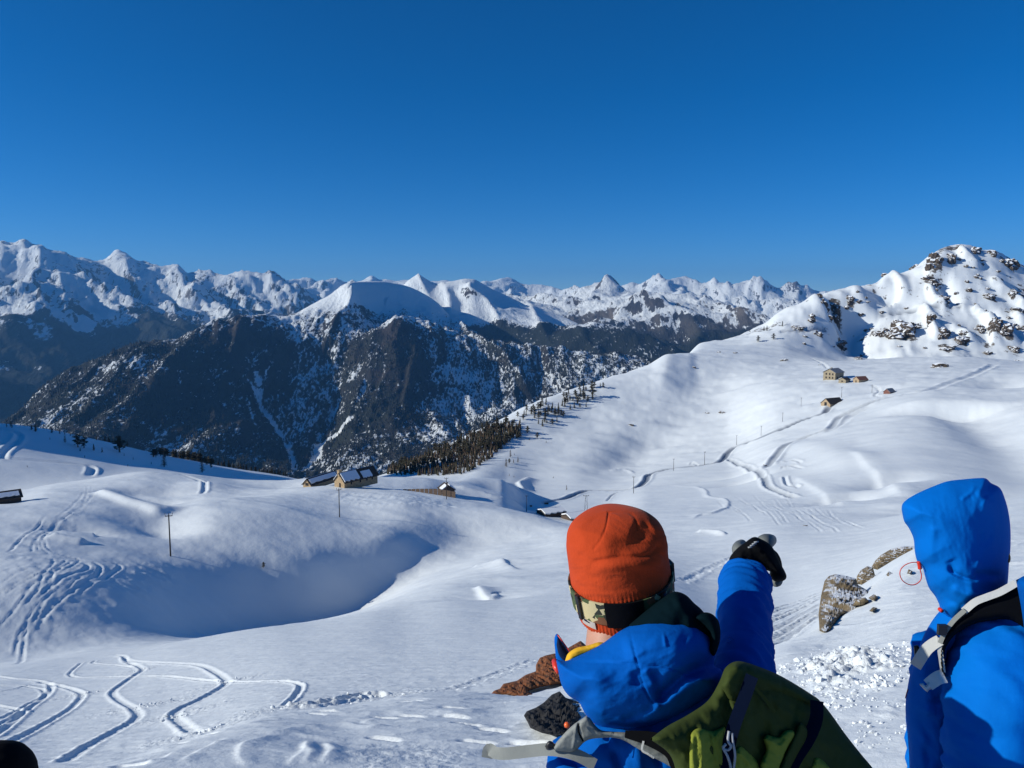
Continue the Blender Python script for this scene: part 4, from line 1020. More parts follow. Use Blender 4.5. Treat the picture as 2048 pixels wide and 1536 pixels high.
def forest_stuff(name, label, data, weight, n, hmin, hmax, mat, seed):
    """many far trees as one mesh of small four-sided crowns standing on a mountain grid"""
    X, Y, Zm, Rm, AZm = data
    r = np.random.default_rng(seed)
    Rn, Cn = X.shape
    area = np.gradient(Rm)[:, None] * Rm[:, None]
    w = (weight * area).ravel(); w = w / w.sum()
    k = r.choice(len(w), n, p=w)
    i = np.minimum(k // Cn, Rn - 2); c = np.minimum(k % Cn, Cn - 2)
    f = r.random(n); g = r.random(n)
    def s(A): return (A[i, c] * (1 - f) + A[i + 1, c] * f) * (1 - g) + (A[i, c + 1] * (1 - f) + A[i + 1, c + 1] * f) * g
    x, y, z = s(X), s(Y), s(Zm)
    h = r.uniform(hmin, hmax, n); rad = h * r.uniform(0.2, 0.32, n); a = r.uniform(0, 2 * math.pi, n)
    co = np.zeros((n, 5, 3), np.float32)
    for q in range(4):
        co[:, q, 0] = x + rad * np.cos(a + q * math.pi / 2); co[:, q, 1] = y + rad * np.sin(a + q * math.pi / 2); co[:, q, 2] = z - 1.0
    co[:, 4, 0] = x; co[:, 4, 1] = y; co[:, 4, 2] = z + h
    base = (np.arange(n) * 5)[:, None, None]
    tri = np.array([[0, 1, 4], [1, 2, 4], [2, 3, 4], [3, 0, 4]])[None] + base
    me = bpy.data.meshes.new(name)
    me.vertices.add(n * 5); me.vertices.foreach_set('co', co.ravel())
    me.loops.add(n * 12); me.loops.foreach_set('vertex_index', tri.astype(np.int32).ravel())
    me.polygons.add(n * 4); me.polygons.foreach_set('loop_start', np.arange(0, n * 12, 3, dtype=np.int32)); me.polygons.foreach_set('loop_total', np.full(n * 4, 3, np.int32))
    me.update(calc_edges=True); me.materials.append(mat)
    o = bpy.data.objects.new(name, me); COL.objects.link(o)
    o['kind'] = 'stuff'; o['label'] = label; o['category'] = 'forest'
    return o
M_FARTREE = noise_mat('far_conifer', (0.008, 0.012, 0.010), (0.030, 0.028, 0.020), 0.02, coord='Object')
X_, Y_, Z_, R_, A_ = MAIN
py_ = 768 - FOC * (Y_ * SP + Z_ * CP) / (Y_ * CP - Z_ * SP); px_ = 1024 + FOC * X_ / (Y_ * CP - Z_ * SP)
wgt = sstep(628, 720, py_) * sstep(980, 940, py_) * (0.25 + sstep(-0.35, 0.35, fbm(X_ / 260, Y_ / 260, 4, 19))) * (1 - CHUTE)
forest_stuff('mountain_forest', 'dark conifer forest thinning upwards on the wooded mountain across the valley', MAIN, np.clip(wgt, 0, 2), 60000, 9, 17, M_FARTREE, 5)
# ---------------------------------------------------------------- object helpers
def tag(o, label=None, cat=None, group=None, kind=None):
    if label: o['label'] = label
    if cat: o['category'] = cat
    if group: o['group'] = group
    if kind: o['kind'] = kind
    return o

def empty(name, loc, rz=0.0):
    o = bpy.data.objects.new(name, None); COL.objects.link(o)
    o.location = loc; o.rotation_euler = (0, 0, rz); o.empty_display_size = 0.2
    return o

def mesh_obj(name, verts, faces, mat, parent=None, smooth=False, mats=None, midx=None):
    me = bpy.data.meshes.new(name)
    me.from_pydata([tuple(v) for v in verts], [], [tuple(f) for f in faces])
    for m_ in (mats or [mat]): me.materials.append(m_)
    if midx is not None: me.polygons.foreach_set('material_index', midx)
    if smooth: me.polygons.foreach_set('use_smooth', [True] * len(me.polygons))
    me.update()
    o = bpy.data.objects.new(name, me); COL.objects.link(o)
    if parent: o.parent = parent
    return o

class MB:
    """collects simple shapes, then links them as one mesh object"""
    def __init__(s): s.v = []; s.f = []
    def add(s, v, f):
        n = len(s.v); s.v += [tuple(p) for p in v]; s.f += [tuple(i + n for i in q) for q in f]; return s
    def box(s, c, d, rot=None):
        M = (rot.to_matrix() if rot is not None else Matrix.Identity(3)); c = Vector(c)
        v = [c + M @ Vector((sx * d[0] / 2, sy * d[1] / 2, sz * d[2] / 2)) for sx in (-1, 1) for sy in (-1, 1) for sz in (-1, 1)]
        return s.add(v, [(0, 1, 3, 2), (4, 6, 7, 5), (0, 4, 5, 1), (2, 3, 7, 6), (0, 2, 6, 4), (1, 5, 7, 3)])
    def tube(s, pts, rad, n=8, cap=True):
        pts = [Vector(p) for p in pts]
        rad = rad if isinstance(rad, (list, tuple, np.ndarray)) else [rad] * len(pts)
        v = []; prev = None
        for i, p in enumerate(pts):
            t = (pts[min(i + 1, len(pts) - 1)] - pts[max(i - 1, 0)]).normalized()
            if prev is None:
                a = t.orthogonal().normalized()
            else:
                a = (prev - t * prev.dot(t)).normalized()
            prev = a; b = t.cross(a)
            v += [p + (a * math.cos(2 * math.pi * k / n) + b * math.sin(2 * math.pi * k / n)) * rad[i] for k in range(n)]
        f = [(i * n + k, i * n + (k + 1) % n, (i + 1) * n + (k + 1) % n, (i + 1) * n + k) for i in range(len(pts) - 1) for k in range(n)]
        if cap: f += [tuple(range(n))[::-1], tuple((len(pts) - 1) * n + k for k in range(n))]
        return s.add(v, f)
    def prism(s, poly, h0, h1, M=None):
        """poly in the xy plane extruded from h0 to h1"""
        n = len(poly)
        v = [(x, y, h0) for x, y in poly] + [(x, y, h1) for x, y in poly]
        if M is not None: v = [M @ Vector(p) for p in v]
        return s.add(v, [tuple(range(n))[::-1], tuple(range(n, 2 * n))] + [(k, (k + 1) % n, n + (k + 1) % n, n + k) for k in range(n)])
    def build(s, name, mat, parent=None, smooth=False):
        return mesh_obj(name, s.v, s.f, mat, parent, smooth)

def copy_tree(o, parent=None):
    c = o.copy(); COL.objects.link(c)
    if parent is not None: c.parent = parent
    for ch in list(o.children): copy_tree(ch, c)
    return c

def rock_material(name, c1, c2, snow_at=0.62, scale=1.0, c3=None):
    """stone with snow lying on what faces up"""
    m, nt, b = new_mat(name)
    geo = N(nt, 'ShaderNodeNewGeometry')
    n1 = N(nt, 'ShaderNodeTexNoise', i_Scale=1.4 * scale, i_Detail=9, i_Roughness=0.68)
    n2 = N(nt, 'ShaderNodeTexNoise', i_Scale=5.0 * scale, i_Detail=8, i_Roughness=0.7)
    nt.links.new(geo.outputs['Position'], n1.inputs['Vector']); nt.links.new(geo.outputs['Position'], n2.inputs['Vector'])
    r = N(nt, 'ShaderNodeValToRGB'); e = r.color_ramp.elements
    e[0].position = 0.34; e[0].color = (*c1, 1); e[1].position = 0.68; e[1].color = (*c2, 1)
    if c3:
        q = e.new(0.56); q.color = (*c3, 1)
    nt.links.new(n1.outputs['Fac'], r.inputs['Fac'])
    sp = N(nt, 'ShaderNodeSeparateXYZ'); nt.links.new(geo.outputs['Normal'], sp.inputs[0])
    ad = N(nt, 'ShaderNodeMath', operation='MULTIPLY_ADD'); ad.inputs[1].default_value = 0.5
    n0 = N(nt, 'ShaderNodeTexNoise', i_Scale=0.9 * scale, i_Detail=3, i_Roughness=0.5); nt.links.new(geo.outputs['Position'], n0.inputs['Vector'])
    nt.links.new(n0.outputs['Fac'], ad.inputs[0]); nt.links.new(sp.outputs['Z'], ad.inputs[2])
    st = N(nt, 'ShaderNodeMapRange', interpolation_type='SMOOTHSTEP'); st.inputs['From Min'].default_value = snow_at + 0.25 - 0.04; st.inputs['From Max'].default_value = snow_at + 0.25 + 0.08
    nt.links.new(ad.outputs[0], st.inputs['Value'])
    mx = N(nt, 'ShaderNodeMix', data_type='RGBA'); mx.inputs['B'].default_value = (0.8, 0.83, 0.87, 1)
    nt.links.new(st.outputs['Result'], mx.inputs['Factor']); nt.links.new(r.outputs[0], mx.inputs['A'])
    nt.links.new(mx.outputs['Result'], b.inputs['Base Color'])
    bp = N(nt, 'ShaderNodeBump', i_Strength=0.8, i_Distance=0.12 / scale)
    nt.links.new(n2.outputs['Fac'], bp.inputs['Height']); nt.links.new(bp.outputs[0], b.inputs['Normal'])
    b.inputs['Roughness'].default_value = 0.85; b.inputs['Specular IOR Level'].default_value = 0.2
    return m

M_ROCKFAR = rock_material('outcrop_stone', (0.035, 0.030, 0.028), (0.15, 0.115, 0.085), 0.50, 0.25)
M_ROCKNEAR = rock_material('brown_stone', (0.12, 0.09, 0.055), (0.36, 0.27, 0.165), 0.93, 1.6, (0.23, 0.175, 0.105))
M_ROCKRED = rock_material('lichen_stone', (0.07, 0.05, 0.035), (0.20, 0.15, 0.10), 1.6, 3.0, (0.26, 0.085, 0.03))
M_ROCKDARK = rock_material('dark_stone', (0.018, 0.018, 0.02), (0.045, 0.043, 0.042), 1.6, 4.0)

def noise3(p, seed=0):
    from mathutils import noise
    return noise.fractal(p + Vector((seed * 7.3, seed * 3.1, seed)), 1.0, 2.1, 4)

def rock_mesh(seed, sub=3, rough=0.55, flat=0.35):
    bm = bmesh.new(); bmesh.ops.create_icosphere(bm, subdivisions=sub, radius=1.0)
    from mathutils import noise
    for v in bm.verts:
        p = v.co.copy(); q = p * 1.3 + Vector((seed * 5.1, seed * 2.7, seed * 1.9))
        d = noise.fractal(q, 1.0, 2.0, 3) * rough + abs(noise.noise(q * 2.3)) * 0.35
        c = noise.cell(q * 1.7) * 0.22 + abs(noise.noise(q * 5.0)) * 0.22
        v.co = p * (1 + d * 0.6 + c - 0.1)
        v.co.z -= flat * max(0, v.co.z - 0.55)
    me = bpy.data.meshes.new('rock'); bm.to_mesh(me); bm.free()
    return me

ROCK_MESHES = []
for k in range(7):
    me = rock_mesh(k + 1); me.materials.append(M_ROCKFAR); ROCK_MESHES.append(me)

def outcrop(px, py, w, h, label, group=None, k=None, name='rock_outcrop', sink=0.35, cat='rock', deep=0.8, snap=True):
    c = hit(px, py)
    dist = math.hypot(c.x, c.y)
    m = dist / FOC
    k = rng.integers(len(ROCK_MESHES)) if k is None else k
    o = bpy.data.objects.new(name, ROCK_MESHES[k]); COL.objects.link(o)
    W = w * m * 0.5; H = h * m * 0.5
    o.scale = (W, W * deep, H)
    o.rotation_euler = (rng.uniform(-.25, .25), rng.uniform(-.25, .25), math.atan2(-c.x, c.y) + rng.uniform(-.3, .3))
    o.location = (c.x, c.y, ground(c.x, c.y) + H * (1 - 2 * sink) * 0.5)
    tag(o, label, cat, group)
    return o

# ---------------------------------------------------------------- rock on the peak (enlarged-view pixels: x, y, width, height)
for x, y, w, h, lb in BIG:
    p = CM((x, y))[0]
    big = w > 60
    outcrop(p[0], p[1], w / 4.197 * (0.72 if big else 0.8), h / 4.197 * 0.85, lb, 'rock outcrops on the peak', sink=0.47)
    if big:
        for q in range(4 if w < 150 else 8):
            pp = CM((x + rng.uniform(-.4, .4) * w, y + rng.uniform(-.4, .35) * h))[0]
            outcrop(pp[0], pp[1], w / 4.197 * rng.uniform(.25, .6), h / 4.197 * rng.uniform(.3, .7), 'smaller rock poking from the snow beside a larger outcrop on the peak', 'smaller rocks beside the outcrops of the peak', name='small_rock', sink=0.3)
small = [(720, 570), (730, 605), (650, 530), (770, 715), (725, 695), (1570, 400), (1500, 550), (1660, 350), (1680, 380), (1640, 370), (1740, 460), (1720, 690), (1500, 785), (1215, 945), (1060, 600), (855, 645), (1640, 575), (660, 600), (680, 640), (700, 880),
         (210, 850), (205, 910), (290, 830), (440, 900), (480, 940), (1000, 930), (1700, 250), (1560, 280), (1690, 220), (1500, 215), (1830, 310), (1620, 290), (1640, 790), (1920, 700), (1960, 750), (2030, 520), (1990, 1050), (1310, 480), (1480, 465)]
for x, y in small:
    p = CM((x, y))[0]
    outcrop(p[0], p[1], rng.uniform(5, 9), rng.uniform(4, 7), 'small lone rock dotting the snow face of the peak', 'small rocks dotting the peak', name='small_rock', sink=0.3)
for x, y, w, lb in [(1388, 736, 9, 'low stones of a ruin on the open snow slope'), (1568, 722, 14, 'buried ruin walls on the plateau left of the stone hut'), (1438, 705, 7, 'small dark rock near the skyline of the slope'), (1640, 731, 5, 'small dark stone left above the stone hut'),
                    (1470, 708, 7, 'dark stone on the slope under the foothill'), (1415, 828, 8, 'dark bare patch of stones on the open slope'), (1262, 852, 11, 'dark bare stone showing in the middle of the open slope'), (1445, 827, 12, 'reddish ruin on the open slope right of the bare stones'),
                    (1880, 734, 26, 'long low ruined wall on the plateau'), (1716, 719, 14, 'dark stones at the back edge of the plateau'), (1611, 1050, 8, 'dark reddish boulder below the ski tracks'), (1530, 931, 7, 'dark block beside the bend of the piste'), (1640, 1055, 3, 'tiny dark stone right of the reddish boulder')]:
    outcrop(x, y, w, w * 0.55, lb, None, name='boulder', sink=0.25, deep=0.5)

# ---------------------------------------------------------------- trees
M_NEEDLE = noise_mat('needles', (0.018, 0.018, 0.010), (0.070, 0.060, 0.032), 1.2)
M_LARCH = noise_mat('larch_twigs', (0.055, 0.036, 0.022), (0.15, 0.10, 0.06), 1.0)
M_BARK = noise_mat('bark', (0.05, 0.035, 0.025), (0.12, 0.09, 0.065), 3.0, bump=0.5)

def tree_proto(kind, seed):
    r = np.random.default_rng(seed)
    h = 10.0
    trunk = MB(); lean = r.uniform(-.2, .2, 2)
    trunk.tube([(0, 0, -1.0), (lean[0] * .3, lean[1] * .3, h * .5), (lean[0], lean[1], h * (0.96 if kind != 'pine' else .85))], [0.24, 0.15, 0.03], 6)
    crown = MB()
    n = {'spruce': 170, 'pine': 170, 'larch': 260}[kind]
    for k in range(n):
        u = r.uniform(0.06, 1.0) if kind != 'pine' else r.uniform(.18, 1.0)
        z = h * u
        if kind == 'spruce': R = 1.75 * (1 - u) ** 0.85 * (0.75 + 0.35 * math.sin(u * 40 + seed)) + 0.12
        elif kind == 'pine': R = 2.3 * math.sqrt(max(0.02, 1 - ((u - .5) / .52) ** 2)) * (0.7 + 0.4 * math.sin(u * 17 + seed * 2))
        else: R = 1.9 * (1 - u) ** 0.7 + 0.15
        a = r.uniform(0, 2 * math.pi)
        rr = R * (r.uniform(.35, 1.05) if kind != 'larch' else r.uniform(.2, 1.1))
        c = Vector((math.cos(a) * rr * .55, math.sin(a) * rr * .55, z)); tip = Vector((math.cos(a) * rr, math.sin(a) * rr, z - (0.5 if kind == 'spruce' else -0.25) * rr * .6))
        side = Vector((-math.sin(a), math.cos(a), 0)) * ({'spruce': .42, 'pine': .5, 'larch': .09}[kind] * r.uniform(.6, 1.3))
        up = Vector((0, 0, {'spruce': .3, 'pine': .4, 'larch': .06}[kind] * r.uniform(.6, 1.4)))
        v = [c * 1.0 + side + up * .3, c - side + up * .3, tip - side * .4, tip + side * .4, (c + tip) / 2 + up]
        crown.add(v, [(0, 1, 4), (1, 2, 4), (2, 3, 4), (3, 0, 4)])
        if kind == 'larch': crown.add([Vector((lean[0] * u, lean[1] * u, z + .1)), Vector((lean[0] * u, lean[1] * u, z - .05)), tip], [(0, 1, 2)])
    root = empty('spruce_tree' if kind == 'spruce' else ('stone_pine' if kind == 'pine' else 'larch_tree'), (0, 0, 0))
    trunk.build('trunk', M_BARK, root); crown.build('crown', M_LARCH if kind == 'larch' else M_NEEDLE, root)
    return root
PROTO = {k: [tree_proto(k, s) for s in (3, 8, 14)] for k in ('spruce', 'pine', 'larch')}
USED = set()
def plant(kind, px, py, hpx, label, group=None):
    """a tree whose foot stands at a photo pixel and that looks hpx tall"""
    c = hit(px, py)
    p = PROTO[kind][rng.integers(3)]
    if id(p) not in USED: USED.add(id(p)); o = p
    else: o = copy_tree(p)
    o.location = (c.x, c.y, ground(c.x, c.y))
    s = 1.0 * hpx * math.hypot(c.x, c.y) / FOC / 10.0
    wd = s * (2.0 if kind == 'pine' else (1.7 if kind == 'spruce' else 1.4)); o.scale = (wd * rng.uniform(.85, 1.2), wd * rng.uniform(.85, 1.2), s); o.rotation_euler = (0, 0, rng.uniform(0, 6.28))
    tag(o, label, 'tree', group)
    return o

CT = lambda x, y: (1000 + x / 6.983, 740 + y / 6.983)
# singled-out trees of the slope
for kind, x, y, h, lb in [('pine', 520, 965, 85, 'round lone pine standing on the open snow below the wood'), ('spruce', 410, 985, 30, 'little tree left of the round lone pine'), ('pine', 730, 765, 80, 'left one of two dark conifers at the lower edge of the wood'),
                          ('spruce', 795, 735, 80, 'right one of two dark conifers at the lower edge of the wood'), ('spruce', 655, 745, 55, 'slim tree just left of the pair at the wood edge'), ('pine', 1440, 260, 75, 'rightmost conifer at the upper end of the wood'), ('spruce', 1400, 235, 50, 'smaller tree beside the rightmost conifer'),
                          ('pine', 1290, 370, 160, 'tall dense conifer at the right edge of the wood'), ('pine', 1225, 450, 90, 'broad conifer below the tall dense one at the wood edge'), ('pine', 1050, 350, 85, 'bushy conifer high on the skyline side of the wood'), ('pine', 890, 375, 75, 'leaning conifer near the skyline of the wood'),
                          ('spruce', 1070, 640, 20, 'tiny lone conifer right of the wood'), ('larch', 85, 1350, 125, 'larger bare larch by the wood foot'), ('pine', 130, 1300, 70, 'dark pine beside the larger bare larch'), ('larch', 250, 1290, 85, 'bare larch right of the dark pine'), ('larch', 190, 1295, 60, 'thin bare larch between pine and larch'),
                          ('larch', 145, 1220, 110, 'slim bare larch uphill of the dark pine'), ('spruce', 200, 1190, 30, 'sapling right of the slim bare larch'), ('spruce', 645, 1025, 35, 'small sapling below the round lone pine'), ('spruce', 720, 1022, 12, 'tiny sapling right of the small sapling'), ('larch', 130, 1480, 40, 'bare bush on the snow under the larches'),
                          ('spruce', 195, 1500, 30, 'small sapling right of the bare bush'), ('spruce', 745, 1510, 25, 'single sapling in the snow field edge'), ('spruce', 600, 890, 20, 'tiny sapling above the round lone pine'), ('spruce', 450, 860, 20, 'tiny sapling at the wood border')]:
    p = CT(x, y); plant(kind, p[0], p[1], h / 6.983, lb)
# the wood on the slope
def in_poly(x, y, P_):
    ins = False
    for k in range(len(P_)):
        (ax, ay), (bx, by) = P_[k], P_[(k + 1) % len(P_)]
        if ((ay > y) != (by > y)) and (x < (bx - ax) * (y - ay) / (by - ay + 1e-9) + ax): ins = not ins
    return ins
WOOD = [(1190, 772), (1205, 800), (1150, 822), (1100, 848), (1062, 866), (1010, 890), (985, 915), (930, 948), (860, 952), (770, 950), (800, 930), (850, 914), (930, 877), (1000, 846), (1060, 816), (1130, 789)]
pts = []
while len(pts) < 290:
    x = rng.uniform(770, 1205); y = rng.uniform(770, 952)
    if not in_poly(x, y, WOOD): continue
    if x > 1020 and rng.random() < 0.45: continue
    pts.append((x, y))
pts.sort(key=lambda q: q[1])
for x, y in pts:
    low = x < 985
    fl = low and (y > 897 + (985 - x) * 0.28)
    kind = 'larch' if fl and rng.random() < .8 else ('pine' if rng.random() < .6 else 'spruce')
    zone = 'low end' if x < 900 else ('middle' if x < 1040 else 'upper end')
    lb = {'larch': 'bare brown larch among many at the %s of the slope wood', 'pine': 'bushy dark pine among many at the %s of the slope wood', 'spruce': 'narrow dark spruce among many at the %s of the slope wood'}[kind] % zone
    plant(kind, x, y, rng.uniform(9, 15) if x > 1000 else rng.uniform(11, 20), lb, 'conifers of the slope wood')
# the thick of the wood further down, too dense to count
vv, ff = [], []
n_ = 0
while n_ < 900:
    x = rng.uniform(765, 1040); y = rng.uniform(855, 954)
    if not in_poly(x, y, WOOD): continue
    n_ += 1
    c = hit(x, y); z0 = ground(c.x, c.y); h = rng.uniform(8, 17) * math.hypot(c.x, c.y) / FOC; R = h * rng.uniform(.16, .26); ph = rng.uniform(0, 6)
    for t in range(3):
        b = len(vv); zb = z0 + h * (0.08 + .27 * t); zt = z0 + h * (0.55 + .225 * t); rr_ = R * (1 - .27 * t)
        for q in range(5): vv.append((c.x + rr_ * math.cos(ph + q * 1.257) * rng.uniform(.7, 1.2), c.y + rr_ * math.sin(ph + q * 1.257) * rng.uniform(.7, 1.2), zb + rng.uniform(-.04, .04) * h))
        vv.append((c.x, c.y, zt))
        for q in range(5): ff.append((b + q, b + (q + 1) % 5, b + 5))
midx_ = [1 if (k // 15) % 5 in (0, 1) else 0 for k in range(len(ff))]
o = mesh_obj('dense_wood', vv, ff, None, mats=[M_NEEDLE, M_LARCH], midx=midx_)
tag(o, 'dense brown and green wood filling the gully below the snow slope', 'wood', kind='stuff')
# trees of the left spur
CS = lambda x, y: (x / 3.303, 820 + y / 3.303)
for kind, x, y, h, lb in [('pine', 515, 245, 75, 'dark tree at the left of the shaded spur'), ('pine', 555, 250, 65, 'dark tree right beside the leftmost spur tree'), ('pine', 790, 278, 95, 'tall dark conifer alone on the shaded spur'), ('spruce', 620, 268, 40, 'small tree between the spur trees'), ('spruce', 675, 280, 30, 'low tree left of the tall spur conifer'),
                          ('larch', 1085, 375, 90, 'brown bare larch under the dark clump of the spur'), ('larch', 1335, 410, 85, 'brown bare larch at the right of the spur'), ('spruce', 1395, 378, 45, 'small conifer right of the brown larches'), ('spruce', 1515, 375, 40, 'lone small conifer on the lower spur'), ('spruce', 1367, 362, 45, 'small conifer above the right brown larch'),
                          ('larch', 430, 215, 45, 'low brown bushes near the skyline of the spur'), ('spruce', 845, 372, 14, 'tiny dark sapling by the spur road'), ('spruce', 560, 312, 14, 'tiny dark sapling above the spur road bend'), ('spruce', 330, 195, 14, 'tiny sapling near the top of the spur'), ('spruce', 180, 380, 12, 'tiny sapling below the spur road'),
                          ('larch', 1000, 360, 18, 'low bare scrub left of the brown larch'), ('larch', 880, 330, 18, 'low bare scrub right of the tall conifer'), ('larch', 820, 305, 18, 'low bare scrub under the tall conifer'), ('spruce', 530, 272, 20, 'tiny tree below the leftmost spur trees')]:
    p = CS(x, y); plant(kind, p[0], p[1], h / 3.303, lb)
for k in range(46):
    x = rng.uniform(1000, 1420); y = rng.uniform(270, 320) + max(0, x - 1150) * 0.12
    p = CS(x, y); plant('pine' if rng.random() < .6 else 'spruce', p[0], p[1], rng.uniform(30, 58) / 3.303, 'dark conifer in the dense clump on the shaded spur', 'conifers of the spur clump')
for k in range(60):
    x = rng.uniform(1440, 1900); y = 320 + (x - 1440) * 0.21 + rng.uniform(0, 16)
    p = CS(x, y); plant('spruce' if rng.random() < .5 else 'larch', p[0], p[1], rng.uniform(22, 45) / 3.303, 'tree of the dark row along the lower edge of the spur', 'trees along the spur edge')
for k in range(26):
    x = rng.uniform(30, 860); y = 105 + x * 0.135 + rng.uniform(0, 10)
    p = CS(x, y); plant('larch', p[0], p[1], rng.uniform(20, 42) / 3.303, 'brown bare scrub tree along the skyline of the spur', 'scrub trees along the spur skyline')
for kind, x, y, h, lb in [('pine', 527, 1134, 11, 'young conifer alone on the rim of the shaded hollow'), ('spruce', 1500, 652, 5, 'first tiny tree on the foothill slope'), ('spruce', 1528, 657, 9, 'small dark tree on the foothill slope, left of three'), ('spruce', 1534, 658, 10, 'small dark tree on the foothill slope, middle of three'),
                          ('spruce', 1565, 650, 10, 'small dark tree on the foothill slope, right of three'), ('pine', 1516, 683, 12, 'dark round tree above the plateau path'), ('pine', 1547, 678, 11, 'dark round tree right of the one above the path'), ('larch', 1133, 980, 11, 'grey brown bare bush beside the valley path')]:
    plant(kind, x, y, h, lb)
for k, (protos) in enumerate(PROTO.values()):
    for p in protos:
        if id(p) not in USED:
            for ch in list(p.children): bpy.data.objects.remove(ch)
            bpy.data.objects.remove(p)
# ---------------------------------------------------------------- buildings
M_STONEWALL = noise_mat('stone_wall', (0.26, 0.18, 0.10), (0.50, 0.36, 0.21), 1.6, bump=0.6, bscale=4)
M_HUTWALL = noise_mat('hut_stone', (0.20, 0.17, 0.12), (0.40, 0.33, 0.22), 1.2, bump=0.5)
M_ROOFDARK = noise_mat('dark_roof', (0.03, 0.026, 0.024), (0.075, 0.06, 0.05), 2.0, bump=0.4)
M_ROOFGREY = noise_mat('grey_roof', (0.16, 0.17, 0.19), (0.28, 0.29, 0.31), 1.5)
M_ROOFRED = noise_mat('rusty_roof', (0.12, 0.05, 0.04), (0.24, 0.11, 0.08), 1.5)
M_WOOD = noise_mat('dark_boards', (0.05, 0.033, 0.025), (0.13, 0.09, 0.065), 2.5, bump=0.4, rscale=(1, 1, 4))
M_PALEWOOD = noise_mat('pale_boards', (0.30, 0.22, 0.14), (0.45, 0.34, 0.22), 2.5)
M_BLACK = noise_mat('dark_opening', (0.012, 0.012, 0.014), (0.02, 0.02, 0.022), 3.0)
M_POLE = noise_mat('pole_wood', (0.022, 0.020, 0.022), (0.06, 0.05, 0.045), 3.0)
M_STEEL = noise_mat('pylon_steel', (0.06, 0.065, 0.07), (0.14, 0.145, 0.15), 3.0, rough=0.5)
M_ROOFSNOW = noise_mat('roof_snow', (0.77, 0.80, 0.85), (0.82, 0.85, 0.88), 1.2, bump=0.4, bscale=2, bdist=0.1)

def house(name, label, px, py, W, L, hw, hr, yaw, wall, roof, windows=(), door=None, chimney=None, snow=(), over=0.35, sink=1.0, cat='hut', group=None, dz=0.0):
    """gabled building: x across (W), y along the ridge (L); walls hw high, ridge hr; (px, py) is the foot of the near gable's middle"""
    c = hit(px, py)
    root = empty(name, (c.x, c.y, ground(c.x, c.y) + dz), yaw)
    tag(root, label, cat, group)
    w = W / 2
    poly = [(-w, -sink), (w, -sink), (w, hw), (0, hr), (-w, hw)]
    M = Matrix(((1, 0, 0), (0, 0, 1), (0, 1, 0)))                      # (x, z) profile pushed along y
    MB().prism(poly, 0, L, M).build('wall', wall, root)
    sl = math.atan2(hr - hw, w); t = 0.22
    for s in (-1, 1):
        a = Vector((0, hr + 0.02)); b = Vector((s * (w + over), hr + 0.02 - (w + over) * math.tan(sl))); n = Vector((s * math.sin(sl), math.cos(sl))) * t
        q = [tuple(a), tuple(b), tuple(b + n), tuple(a + Vector((0, t / math.cos(sl))))]
        rf = MB().prism(q if s < 0 else q[::-1], -over, L + over, M).build('roof', roof, root)
        for (side, y0, y1, u0, u1, th) in snow:
            if side != s: continue
            A = a.lerp(b, u0) + n; B = a.lerp(b, u1) + n; nn = n.normalized() * th
            seg = 10; mb = MB()
            for k in range(seg):
                f0 = y0 + (y1 - y0) * k / seg; f1 = y0 + (y1 - y0) * (k + 1) / seg
                j0 = (math.sin(k * 2.1 + W) * .5 + .5) * .16 * (B - A).length; j1 = (math.sin((k + 1) * 2.1 + W) * .5 + .5) * .16 * (B - A).length
                d = (B - A).normalized()
                v = []
                for f, j in ((f0, j0), (f1, j1)):
                    for pnt in (A + nn * .02, B - d * j + nn * .02, B - d * j + nn, A + nn): v.append((pnt.x, f * L, pnt.y))
                mb.add(v, [(0, 1, 2, 3), (4, 7, 6, 5), (0, 4, 5, 1), (1, 5, 6, 2), (2, 6, 7, 3), (3, 7, 4, 0)])
            mb.build('snow_cover', M_ROOFSNOW, rf)
    for (face, u, z, ww, hh) in windows:
        if face == 'front': cc, ax = Vector((u, -0.02, z)), Vector((1, 0, 0))
        elif face == 'right': cc, ax = Vector((w + 0.02, u, z)), Vector((0, 1, 0))
        else: cc, ax = Vector((-w - 0.02, u, z)), Vector((0, 1, 0))
        dims = (ww + .2, .1, hh + .2) if ax.x else (.1, ww + .2, hh + .2)
        wi = MB().box(cc, dims).build('window', M_PALEWOOD, root)
        nrm = Vector((0, -1, 0)) if face == 'front' else Vector((1 if face == 'right' else -1, 0, 0))
        MB().box(cc + nrm * .05, (ww, .06, hh) if ax.x else (.06, ww, hh)).build('pane', M_BLACK, wi)
    if door:
        u, ww, hh = door
        MB().box((u, -0.03, hh / 2 - .1), (ww, .12, hh)).build('door', M_BLACK, root)
    if chimney:
        x, y, ww, hh = chimney
        z = hr - abs(x) / w * (hr - hw)
        MB().box((x, y, z + hh / 2 - .3), (ww, ww * 1.2, hh + .6)).box((x, y, z + hh + .06), (ww * 1.25, ww * 1.45, .14)).build('chimney', wall, root)
    return root

yaw = math.radians(52.5 - 90)
house('stone_barn', 'sunlit stone barn with a tall gable and half bare dark roof on the mound', 679, 977, 5.2, 15, 2.0, 4.7, yaw, M_STONEWALL, M_ROOFDARK, door=(0.3, 0.7, 1.6), chimney=(-0.2, 0.3, 1.0, 1.3),
      snow=[(1, 0.0, 0.46, 0.03, 0.93, .3), (1, 0.56, 0.84, 0.25, 0.95, .2), (-1, 0, 1, 0.05, 0.95, .35)], windows=[('right', 3, 1.3, .6, .9), ('right', 7, 1.3, .6, .9), ('right', 10, 1.3, .6, .9), ('right', 12.5, 1.3, .6, .9)], cat='barn')
house('stone_shed', 'low ruined stone shed with a snow streaked roof left of the stone barn', 614, 975.5, 3.6, 15, 0.9, 2.7, math.radians(64 - 90), M_STONEWALL, M_ROOFDARK, windows=[('front', 0, 1.0, 1.3, 1.0)], snow=[(1, 0.02, 0.98, 0.12, 0.78, .3), (-1, 0, 1, .05, .95, .3)], cat='shed')
